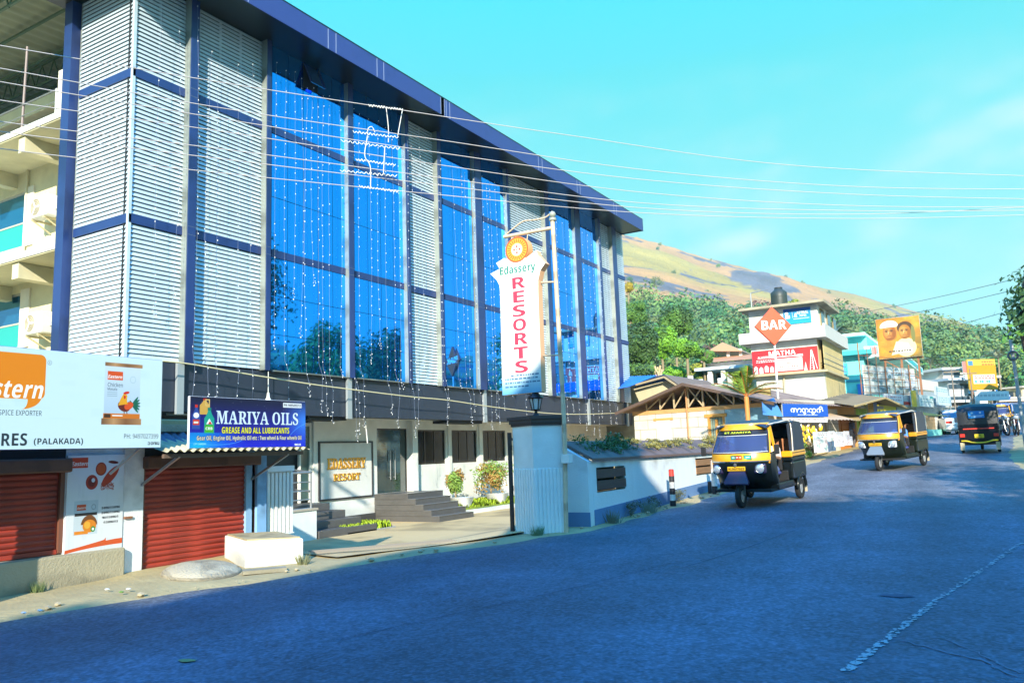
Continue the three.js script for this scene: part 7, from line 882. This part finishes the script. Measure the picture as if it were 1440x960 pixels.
function autoRickshaw(label, pos, heading, slope, o) {
  const t = thing('auto_rickshaw', label, 'auto rickshaw', pos, 0); t.rotation.set(slope, heading, 0, 'YXZ');
  const body = M(o.body, .3, { cc: .2, sp: .5 }), yel = M(o.band, .3, { cc: .6, t: 'mottle', s: 1 }), canvas = M(o.canvas, .5, { t: 'mottle', s: 1, b: .004 }), chrome = M([.6, .6, .62], .18, { m: 1 }), rub = M([.012, .012, .013], .8);
  mesh('front_cowl', frontSurf(.33, .94), body, t); mesh('chrome_strip', frontSurf(.94, .965, -1, 1, .012), chrome, t); mesh('front_band', frontSurf(.965, 1.115, -1, 1, .006), yel, t); mesh('windscreen_frame', [frontSurf(1.115, 1.145, -1, 1, .004), frontSurf(1.49, 1.62, -1, 1, .002), frontSurf(1.145, 1.49, -1, -.93, .003), frontSurf(1.145, 1.49, .93, 1, .003)], M([.015, .016, .02], .4), t);
  mesh('windscreen', frontSurf(1.145, 1.49, -.93, .93, .004), new THREE.MeshPhysicalMaterial({ color: new THREE.Color().setRGB(.12, .16, .40), transmission: .7, thickness: 0, roughness: .03, side: THREE.DoubleSide }), t); mesh('windscreen_seal', [frontSurf(1.14, 1.152, -.95, .95, .012), frontSurf(1.482, 1.494, -.95, .95, .012)], M([.5, .5, .5], .4), t);
  mesh('visor', [frontSurf(1.605, 1.725, -1.03, 1.03, .03), surf((a, b) => { const u = lerp(-1.03, 1.03, a), p = frontPt(u, 1.605, .03 * (1 - b)); return p; }, 24, 1), surf((a, b) => { const u = lerp(-1.03, 1.03, a), p = frontPt(u, 1.725, .03); return [p[0], p[1] + .015 * b, p[2] - .12 * b]; }, 24, 1), ...[-1, 1].map((s) => frontSurf(1.115, 1.62, s * .985, s * 1.02, .006))], yel, t);
  for (const s of [-1, 1]) { // cab side, door posts, headlamps, mirrors
    mesh('cab_side', surf((a, b) => { const y = lerp(.33, 1.115, b), p = frontPt(s, y); return [lerp(p[0], s * .645, Math.min(1, a * 2)), y, lerp(p[2], .52 + .12 * b, a)]; }, 6, 10), body, t); mesh('door_post', bar([s * .635, 1.1, .60], [s * .56, 1.68, .62], .045), yel, t); mesh('rear_post', bar([s * .645, .5, -.42], [s * .60, 1.7, -.46], .045), canvas, t);
    const hp = frontPt(s * .72, .80); mesh('headlight_bezel', rbx(-.125, .125, -.105, .105, -.09, .045, .04).rotateY(s * .25).translate(hp[0], hp[1], hp[2]), M(o.bezel, .3, { cc: .5 }), t); const hl = mesh('headlight', new THREE.SphereGeometry(.085, 18, 10, 0, 6.3, 0, 1.35).scale(1, .45, 1).rotateX(Math.PI / 2).rotateY(s * .25).translate(hp[0] + s * .012, hp[1], hp[2] + .045), M([.55, .60, .66], .1, { m: .6, cc: 1 }), t); mesh('headlight_rim', new THREE.TorusGeometry(.086, .01, 6, 20).rotateY(s * .25).translate(hp[0] + s * .012, hp[1], hp[2] + .05), chrome, t);
    mesh('indicator', rbx(-.03, .03, -.03, .03, -.01, .02, .01).translate(s * .60, .93, .96), M([.8, .30, .02], .3), t);
    const mr = mesh('mirror', rbx(-.055, .055, -.10, .10, -.025, .015, .02).translate(s * .80, 1.18, 1.0), rub, t); mesh('mirror_glass', bx(s * .80 - .045, s * .80 + .045, 1.09, 1.27, .972, .976), chrome, mr); mesh('mirror_arm', tube([[s * .61, 1.1, .9], [s * .72, 1.13, 1.0], [s * .78, 1.16, .99]], .012), rub, mr);
    mesh('sill', rbx(s * .46, s * .655, .33, .46, -.4, .62, .03), body, t); mesh('rear_quarter', rbx(s * .40, s * .665, .46, .86, -1.34, -.38, .06), body, t); mesh('rear_panel', rbx(s * .42, s * .666, .862, .94, -1.35, -.36, .02), body, t); mesh('rear_band', rbx(s * .42, s * .668, .942, 1.08, -1.35, -.36, .03), yel, t); mesh('band_trim', [bx(s * .669, s * .672, .955, .968, -1.3, -.4), bx(s * .669, s * .672, 1.03, 1.045, -1.3, -.4)], M([.015, .015, .02], .5), t);
    mesh('side_canvas', prism([[-.50, 1.07], [-1.33, 1.07], [-1.30, 1.5], [-1.16, 1.70], [-.68, 1.74], [-.53, 1.6]], .02).rotateY(-Math.PI / 2).scale(1, 1, -1).rotateY(0).applyMatrix4(new THREE.Matrix4().makeScale(1, 1, -1)).translate(s * .635 + (s > 0 ? .02 : 0), 0, 0), canvas, t); mesh('canvas_piping', tube([[s * .65, 1.07, -.495], [s * .648, 1.55, -.52], [s * .60, 1.72, -.60], [s * .575, 1.715, .2], [s * .56, 1.69, .75]], .016, 30), M([.62, .55, .46], .6), t);
    mesh('rear_wheel_arch', new THREE.TorusGeometry(.30, .035, 8, 16, Math.PI).rotateY(Math.PI / 2).translate(s * .64, .26, -.95), body, t);
    mesh('mud_flap', bx(s * .50, s * .64, .12, .40, -1.31, -1.33), M([.45, .38, .26], .8), t);
    mesh('tail_light', rbx(s * .46, s * .62, .60, .72, -1.375, -1.335, .012), M([.62, .035, .02], .25), t);
  }
  mesh('rear_body', rbx(-.64, .64, .44, 1.08, -1.35, -1.28, .03), body, t); mesh('engine_bay', rbx(-.55, .55, .30, .5, -1.32, -.6, .03), rub, t); mesh('floor', rbx(-.62, .62, .31, .36, -1.25, 1.0, .015), rub, t);
  mesh('reflector_strip', rbx(-.50, .50, .88, .92, -1.372, -1.352, .005), M([.60, .05, .03], .3), t); mesh('rear_bumper', tube([[-.58, .46, -1.36], [-.42, .46, -1.44], [-.2, .40, -1.45], [.2, .40, -1.45], [.42, .46, -1.44], [.58, .46, -1.36]], .028, 24), o.bumper ? M(o.bumper, .4) : rub, t);
  const roofPt = (a, b) => { const path = [[.86, 1.705], [.78, 1.735], [.4, 1.785], [-.3, 1.80], [-.95, 1.78], [-1.22, 1.70], [-1.335, 1.5], [-1.37, 1.06]], q = b * (path.length - 1), i = Math.min(path.length - 2, Math.floor(q)), f = q - i, z = lerp(path[i][0], path[i + 1][0], f), y = lerp(path[i][1], path[i + 1][1], f), u = lerp(-1, 1, a), w = b > .82 ? .65 : lerp(.56, .655, clamp(b * 1.8)), e = Math.pow(Math.abs(u), 4); return [u * w, y - (b < .75 ? .085 * e : 0), z + (b > .75 ? .05 * e : 0)]; };
  mesh('roof_canopy', surf(roofPt, 28, 42), canvas, t);
  imprint('rear_window', .52, .26, ctex(128, 64, (g) => { g.fillStyle = o.win; g.fillRect(0, 0, 128, 64); g.fillStyle = 'rgba(255,255,255,.8)'; g.fillRect(6, 40, 116, 5); g.fillRect(20, 50, 88, 4); g.beginPath(); g.arc(30, 18, 9, 0, 7); g.arc(96, 16, 9, 0, 7); g.fill(); }), t, [.02, 1.42, -1.405], Math.PI, .3);
  // wheels
  const wheel = (x, z) => { const q = mesh('wheel', new THREE.LatheGeometry([[.13, -.05], [.2, -.055], [.225, -.045], [.235, -.02], [.237, 0], [.235, .02], [.225, .045], [.2, .055], [.13, .05]].map((p) => new THREE.Vector2(...p)), 30).rotateZ(Math.PI / 2), rub, t, [x, .237, z]); mesh('rim', new THREE.LatheGeometry([[0, -.03], [.05, -.035], [.07, -.015], [.115, -.02], [.135, -.045], [.135, .045], [.115, .02], [.07, .015], [.05, .035], [0, .03]].map((p) => new THREE.Vector2(...p)), 24).rotateZ(Math.PI / 2), M([.55, .55, .55], .35, { m: .6 }), q); return q; }; wheel(0, 1.1); wheel(.585, -.95); wheel(-.585, -.95);
  mesh('fork', [bar([-.075, .24, 1.1], [-.075, .72, 1.0], .035), bar([.075, .24, 1.1], [.075, .72, 1.0], .035)], M([.1, .1, .1], .5), t);
  mesh('mudguard', prism([[-.15, .70], [.15, .70], [.19, .60], [.25, .46], [.24, .42], [-.24, .42], [-.25, .46], [-.19, .60]], .06, .012).rotateX(-.42).translate(0, .10, 1.44), M(o.guard, .35, { cc: .5 }), t);
  mesh('number_plate', rbx(-.19, .19, .765, .855, 1.225, 1.247, .006), M([.80, .50, .02], .5), t); imprint('plate_print', .37, .082, ctex(256, 56, (g) => { g.fillStyle = '#f0b41c'; g.fillRect(0, 0, 256, 56); fitT(g, o.plate, 'bold 40px sans-serif', 10, 246, 43, '#151208'); }), t, [0, .81, 1.2485]); const rp = mesh('number_plate', rbx(-.15, .15, .56, .70, -1.372, -1.352, .006), M([.80, .60, .02], .5), t); imprint('plate_print', .28, .13, ctex(128, 60, (g) => { g.fillStyle = '#e8c81c'; g.fillRect(0, 0, 128, 60); fitT(g, o.plate.slice(0, 5), 'bold 24px sans-serif', 30, 98, 26, '#151208'); fitT(g, o.plate.slice(-4), 'bold 26px sans-serif', 20, 108, 54, '#151208'); }), rp, [0, .63, -1.374], Math.PI);
  mesh('emblem', cyl(0, 0, 0, .035, .035, .02, 14).rotateX(Math.PI / 2).translate(0, .895, 1.265), chrome, t);
  if (o.header) imprint('header_print', .62, .075, ctex(512, 64, (g) => { g.fillStyle = '#07080a'; g.fillRect(0, 0, 512, 64); fitT(g, o.header, 'bold 52px sans-serif', 14, 498, 51, '#d8e61c'); }), t, [0, 1.555, 1.004]).rotation.x = -.5;
  if (o.stickers) { for (const [u, c, w] of [[-.06, '#2a9a8a', .12], [.06, '#d0402a', .1], [.16, '#e06a1c', .08], [.40, '#38b8a0', .16]]) { const p = frontPt(u, 1.04, .014); imprint('sticker', w, .09, ctex(32, 24, (g) => { g.fillStyle = c; g.fillRect(2, 2, 28, 20); g.fillStyle = '#fff'; g.fillRect(8, 9, 16, 4); }), t, p, u * .4); } }
  // inside
  const seat = M(o.seat, .6, { t: 'mottle', s: 2 }); mesh('bench_seat', rbx(-.56, .56, .60, .76, -1.12, -.55, .05), seat, t); mesh('bench_backrest', rbx(-.56, .56, .74, 1.34, -1.24, -1.10, .05), seat, t); mesh('driver_seat', rbx(-.45, .45, .58, .66, -.25, .2, .04), M([.05, .06, .22], .6), t); mesh('driver_backrest', rbx(-.45, .45, .66, 1.0, -.36, -.28, .03), rub, t); mesh('partition', rbx(-.55, .55, .36, .66, -.42, -.36, .02), rub, t);
  mesh('dashboard', rbx(-.52, .52, .88, 1.06, .78, .98, .05), M([.03, .03, .035], .6), t); mesh('handlebar', [tube([[-.34, 1.02, .55], [-.12, 1.06, .66], [0, 1.0, .72], [.12, 1.06, .66], [.34, 1.02, .55]], .018, 20), tube([[0, 1.0, .72], [0, .6, .9]], .03)], rub, t); each('roof_bar', [bar([-.56, 1.66, .62], [.56, 1.66, .62], .03), bar([-.6, 1.68, -.45], [.6, 1.68, -.45], .03)], rub, t);
  return t;
}
const place = (px, py) => { const p = onG(px, py); return p; };
{
  const f = place(1044, 715), a = -.10; const A = autoRickshaw('black and yellow auto rickshaw with green lettering over its windscreen, nearest the viewer', [f.x - Math.sin(a) * 1.1, roadY(f.z - 1.1) + .02, f.z - Math.cos(a) * 1.1], a, Math.atan(.033), { body: [.005, .008, .009], band: [.86, .40, .012], canvas: [.02, .032, .055], bezel: [.02, .015, .05], guard: [.035, .02, .08], seat: [.48, .20, .09], win: '#223', plate: 'KL06F7022', header: 'ST.MARIYA', stickers: true });
  person('driver in a pale shirt sitting in the nearest auto rickshaw', [A.position.x + .26, A.position.y - .03, A.position.z - .08], a, driverPose, { shirt: [.72, .60, .52], legs: [.10, .14, .30] });
}
{
  const f = place(1238, 663), a = -.26; const A = autoRickshaw('black and yellow auto rickshaw with a yellow plate, second from the viewer', [f.x - Math.sin(a) * 1.1, roadY(f.z - 1.1) + .02, f.z - Math.cos(a) * 1.1], a, Math.atan(.043), { body: [.008, .012, .007], band: [.82, .36, .02], canvas: [.04, .055, .08], bezel: [.5, .52, .55], guard: [.16, .19, .23], seat: [.42, .20, .10], win: '#223', plate: 'KL06D4511' });
  person('driver in a blue shirt sitting in the second auto rickshaw', [A.position.x + .26, A.position.y - .03, A.position.z - .08], a, driverPose, { shirt: [.10, .25, .62], legs: [.05, .05, .07] });
}
{
  const l = place(1358, 638), r = place(1405, 636), m = l.clone().add(r).multiplyScalar(.5), a = Math.PI - .01; autoRickshaw('all black auto rickshaw driving away with a blue picture on its rear canvas', [m.x - Math.sin(a) * -.0, roadY(m.z - .95) + .02, m.z - .95], a, -Math.atan(.047), { body: [.006, .006, .008], band: [.014, .014, .018], canvas: [.010, .012, .017], bezel: [.02, .02, .02], guard: [.02, .02, .02], seat: [.1, .05, .03], win: '#1c86d8', plate: 'KL06C9012', bumper: [.75, .55, .02] });
  const p = at(1409, 614, 52); autoRickshaw('parked yellow fronted auto rickshaw under a blue sheet at the right verge', [p.x + .1, roadY(p.z), p.z], -.1, Math.atan(.05), { body: [.02, .02, .02], band: [.80, .40, .03], canvas: [.03, .16, .50], bezel: [.05, .05, .05], guard: [.04, .04, .05], seat: [.2, .1, .05], win: '#223', plate: 'KL06B3377' });
}
person('small person in a dark blue shirt standing by the printed boards', (() => { const p = at(1201, 632, 38); return [p.x, groundY(p.x, p.z) - .2, p.z]; })(), 2.2, standPose, { shirt: [.10, .14, .26], legs: [.10, .09, .10] });
{ // parked sedan
  const p = onG(1336, 611), t = thing('parked_car', 'silver white sedan parked at the left roadside beyond the shops', 'car', [p.x, p.y, p.z - 1.6], Math.PI + .3), paint = M([.62, .62, .60], .22, { cc: 1 }), gl = M([.03, .05, .07], .05, { cc: 1 }), rub = M([.012, .012, .013], .8);
  mesh('body', prism([[-2.1, .28], [2.05, .28], [2.15, .55], [2.0, .78], [1.05, .92], [-1.35, .95], [-2.1, .90], [-2.18, .6]], 1.5, .08).translate(0, 0, -.75).rotateY(-Math.PI / 2), paint, t); mesh('cabin', prism([[1.0, .9], [.35, 1.36], [-.85, 1.38], [-1.5, .94]], 1.26, .07).translate(0, 0, -.63).rotateY(-Math.PI / 2), gl, t); mesh('roof', prism([[.4, 1.34], [.3, 1.42], [-.8, 1.44], [-.95, 1.36]], 1.2, .06).translate(0, 0, -.6).rotateY(-Math.PI / 2), paint, t); for (const s of [-1, 1]) { mesh('pillar', bar([s * .66, 1.38, -.82], [s * .70, .95, -1.46], .07), paint, t); mesh('tail_light', rbx(s * .45, s * .78, .66, .82, -2.27, -2.2, .02), M([.6, .03, .02], .2), t); mesh('headlight', rbx(s * .45, s * .76, .6, .74, 2.1, 2.2, .02), M([.6, .62, .65], .1), t); }
  mesh('number_plate', bx(-.25, .25, .55, .66, -2.285, -2.27), WHITE, t); mesh('rear_bumper', rbx(-.82, .82, .28, .5, -2.3, -2.1, .05), paint, t); for (const [x, z] of [[.74, 1.3], [-.74, 1.3], [.74, -1.35], [-.74, -1.35]]) { const w = mesh('wheel', new THREE.TorusGeometry(.24, .085, 10, 22).rotateY(Math.PI / 2), rub, t, [x, .32, z]); mesh('rim', cyl(0, -.06, 0, .18, .18, .12, 16).rotateZ(Math.PI / 2), ALU, w); }
}
function bike(label, pos, turn, c) { const t = thing('motorcycle', label, 'motorcycle', pos, turn), rub = M([.012, .012, .013], .8), ch = M([.5, .5, .52], .25, { m: .9 }); for (const z of [.62, -.62]) { const w = mesh('wheel', new THREE.TorusGeometry(.26, .045, 8, 22).rotateY(Math.PI / 2), rub, t, [0, .3, z]); mesh('rim', [new THREE.TorusGeometry(.21, .015, 6, 20).rotateY(Math.PI / 2), ...[0, 1, 2].map((i) => bx(-.012, .012, -.21, .21, -.012, .012).rotateX(i * 1.05))], ch, w); } mesh('engine', rbx(-.13, .13, .28, .58, -.2, .25, .05), M([.2, .2, .2], .4, { m: .6 }), t); mesh('fuel_tank', new THREE.SphereGeometry(1, 16, 10).scale(.15, .13, .3).translate(0, .82, .15), M(c, .25, { cc: 1 }), t); mesh('seat', rbx(-.13, .13, .78, .88, -.75, -.1, .05), rub, t); mesh('side_panel', rbx(-.12, .12, .55, .76, -.5, -.1, .04), M(c, .3, { cc: 1 }), t); mesh('fork', [bar([-.09, .3, .62], [-.09, .95, .42], .035), bar([.09, .3, .62], [.09, .95, .42], .035)], ch, t); mesh('handlebar', tube([[-.36, 1.02, .3], [-.15, 1.05, .42], [.15, 1.05, .42], [.36, 1.02, .3]], .015, 16), ch, t); mesh('headlight', new THREE.SphereGeometry(.1, 14, 10).scale(1, 1, .7).translate(0, .9, .52), M([.55, .57, .6], .15), t); mesh('front_mudguard', new THREE.TorusGeometry(.31, .05, 6, 14, 1.9).rotateY(Math.PI / 2).rotateX(-.6).translate(0, .3, .62), M(c, .3), t); mesh('exhaust', tube([[.12, .3, .2], [.16, .22, -.3], [.17, .32, -.85]], .04), ch, t); for (const s of [-1, 1]) mesh('mirror', [tube([[s * .2, 1.05, .4], [s * .26, 1.22, .38]], .008), new THREE.SphereGeometry(.05, 10, 8).scale(1, .7, .3).translate(s * .27, 1.24, .38)], rub, t); }
{ const p = at(1412, 622, 40), q = at(1402, 622, 40); p.y = roadY(p.z); bike('dark motorcycle parked facing the road at the right verge', [p.x + .05, p.y, p.z - .5], .3, [.04, .04, .05]); bike('violet motorcycle parked behind the black auto rickshaw', [q.x + .2, roadY(q.z - 1.0), q.z - 1.0], .5, [.12, .05, .30]); bike('red brown motorcycle parked closest to the white notice post', [p.x + .6, p.y, p.z - .6], .1, [.25, .05, .03]); }
// road markings, patches and manhole
{
  const pts = [[1190, 950], [1230, 918], [1280, 878], [1330, 840], [1380, 806], [1438, 766]].map(([x, y]) => onG(x, y)), geos = []; for (let i = 0; i < 520; i++) { const q = rnd() * (pts.length - 1), k = Math.floor(q), P = pts[k].clone().lerp(pts[k + 1], q - k), d = pts[k + 1].clone().sub(pts[k]).normalize(), n = V(d.z, 0, -d.x), s = rr(.006, .022), c = P.addScaledVector(n, rr(-.03, .03)); geos.push(new THREE.CircleGeometry(s, 5).rotateX(-Math.PI / 2).rotateY(rr(0, 6)).scale(1, 1, rr(.6, 1.4)).translate(c.x, roadY(c.z) + .0245 + rr(0, .001), c.z)); }
  const o = mesh('lane_line', geos, M([.34, .36, .38], .85)); tag(o, 'worn white edge line flaking off the asphalt', null, null, 'structure');
  const spot = (px, py, w, h, c, name, label) => { const p = onG(px, py), g = new THREE.CircleGeometry(1, 18); const a = g.attributes.position; for (let i = 1; i < a.count; i++) { const k = rr(.75, 1.1); a.setXY(i, a.getX(i) * k, a.getY(i) * k); } const q = mesh(name, g.scale(w, h, 1).rotateX(-Math.PI / 2).rotateY(.2), M(c, .85, { t: 'mottle', s: 3 }), scene, [p.x, roadY(p.z) + .025, p.z]); tag(q, label, null, null, 'structure'); };
  const crack = (pts, w, c, name, label) => { const P = []; for (let i = 0; i < pts.length - 1; i++) { const a = onG(...pts[i]), b = onG(...pts[i + 1]); for (let k = 0; k < 8; k++) P.push(a.clone().lerp(b, k / 8).add(V(rr(-.02, .02), 0, rr(-.02, .02)))); } const pos = [], ix = []; P.forEach((p, i) => { const q = P[Math.min(i + 1, P.length - 1)], d = q.clone().sub(P[Math.max(0, i - 1)]).normalize(), s = w * rr(.3, 1.2); pos.push(p.x - d.z * s, roadY(p.z) + .026, p.z + d.x * s, p.x + d.z * s, roadY(p.z) + .026, p.z - d.x * s); if (i) { const a = 2 * i - 2; ix.push(a, a + 1, a + 3, a, a + 3, a + 2); } }); const g = new THREE.BufferGeometry(); g.setAttribute('position', new THREE.Float32BufferAttribute(pos, 3)); g.setIndex(ix); g.computeVertexNormals(); tag(mesh(name, g, M(c, .9, { t: 'mottle', s: 2 })), label, null, null, 'structure'); };
  crack([[1268, 905], [1330, 922], [1380, 935], [1440, 962]], .010, [.14, .17, .24], 'road_crack', 'pale crack curving across the asphalt at the right'); crack([[1330, 903], [1390, 930], [1438, 955]], .008, [.14, .17, .23], 'road_crack', 'second pale crack beside the first one'); crack([[470, 905], [640, 868], [800, 832], [960, 790]], .006, [.02, .03, .06], 'road_crack', 'long fine dark seam along the traffic lane'); crack([[960, 800], [1040, 775], [1130, 742]], .008, [.17, .2, .27], 'road_crack', 'long pale scuff along the traffic lane');
  spot(1262, 841, .16, .09, [.05, .07, .12], 'road_patch', 'dark patch in the asphalt left of the white line'); spot(262, 934, .09, .05, [.25, .24, .08], 'fallen_leaf', 'yellow leaf lying on the asphalt');
}
{ // drain grating and paper scraps at the gate
  const a = onG(462, 782), b = onG(662, 757), u = b.clone().sub(a), n = 5, t = thing('drain_grating', 'long steel drain grating across the gateway', 'drain grating'); for (let i = 0; i < n; i++) { const o = (i - 2) * .09; mesh('bar', bar([a.x - .35 * 1 + o * -.9, groundY(a.x - .6, a.z) + .05, a.z + o * -.4], [b.x - .35 + o * -.9, groundY(b.x - .6, b.z) + .05, b.z + o * -.4], .02), M([.26, .22, .17], .7), t); }
  const sc = [[150, 838], [170, 842], [180, 838], [55, 868], [32, 872]]; sc.forEach(([x, y], i) => { const p = onG(x, y - 6), q = mesh('litter', new THREE.IcosahedronGeometry(.035, 0).scale(1.3, .4, .8), i === 1 ? LEAF([.2, .4, .05]) : WHITE, scene, [p.x, groundY(p.x, p.z) + .03, p.z]); tag(q, ['crumpled paper scrap beside the road edge, left of the slab', 'small green scrap among the litter beside the road', 'crumpled paper scrap nearest the red shutter', 'white scrap at the road edge far left', 'smaller white scrap at the far left road edge'][i], 'litter'); });
}

{ // more vehicles standing at the bend
  const car = scene.getObjectByName('parked_car'), put = (src, px, py, D, turn, label, nm) => { const p = at(px, py, D), c = src.clone(); c.name = numbered(nm); c.userData = { ...src.userData, label }; c.position.set(p.x, roadY(p.z), p.z); c.rotation.set(0, turn, 0); scene.add(c); return c; };
  const tint = (c, m) => c.traverse((o) => { if (o.name === 'body' || o.name === 'roof' || o.name === 'rear_bumper') o.material = m; });
  tint(put(car, 1374, 583, 88, 1.3, 'dark olive car parked across the bend under the yellow billboard', 'parked_car'), M([.10, .11, .06], .3, { cc: 1 })); tint(put(car, 1396, 580, 90, .6, 'blue car parked at the bend right of the olive car', 'parked_car'), M([.05, .12, .35], .25, { cc: 1 })); put(car, 1362, 584, 86, 2.6, 'small white car parked at the bend left of the olive car', 'parked_car');
  for (const [px, D, h, label] of [[1346, 70, 5, 'thin utility pole beside the far shops'], [1372, 80, 4.6, 'thin utility pole before the yellow billboard'], [1399, 86, 5, 'brown utility pole right of the yellow billboard']]) { const p = at(px, 590, D), t = thing('utility_pole', label, 'pole', [p.x, roadY(p.z), p.z]); mesh('post', cyl(0, -.4, 0, .045, .07, h, 8), M([.20, .16, .13], .8), t); mesh('cross_arm', bx(-.6, .6, h - 1, h - .9, -.04, .04), M([.2, .15, .1], .8), t); }
  const gp = at(1420, 606, 60), g2 = []; for (let i = 0; i < 30; i++) { const q = leafCloud(60, .5, .2, .4, .06, { lobes: 4 }).translate(rr(-3, 3), rr(0, .15), rr(-1.2, 1.2)); q.userData.keepUV = true; g2.push(q); } const gm = mesh('dry_grass', g2, LEAF([.5, .36, .08]), scene, [gp.x + 1, roadY(gp.z) + .15, gp.z]); tag(gm, 'dry yellow grass on the right verge before the bend', 'grass', null, 'stuff');
}
renderer.render(scene, camera);
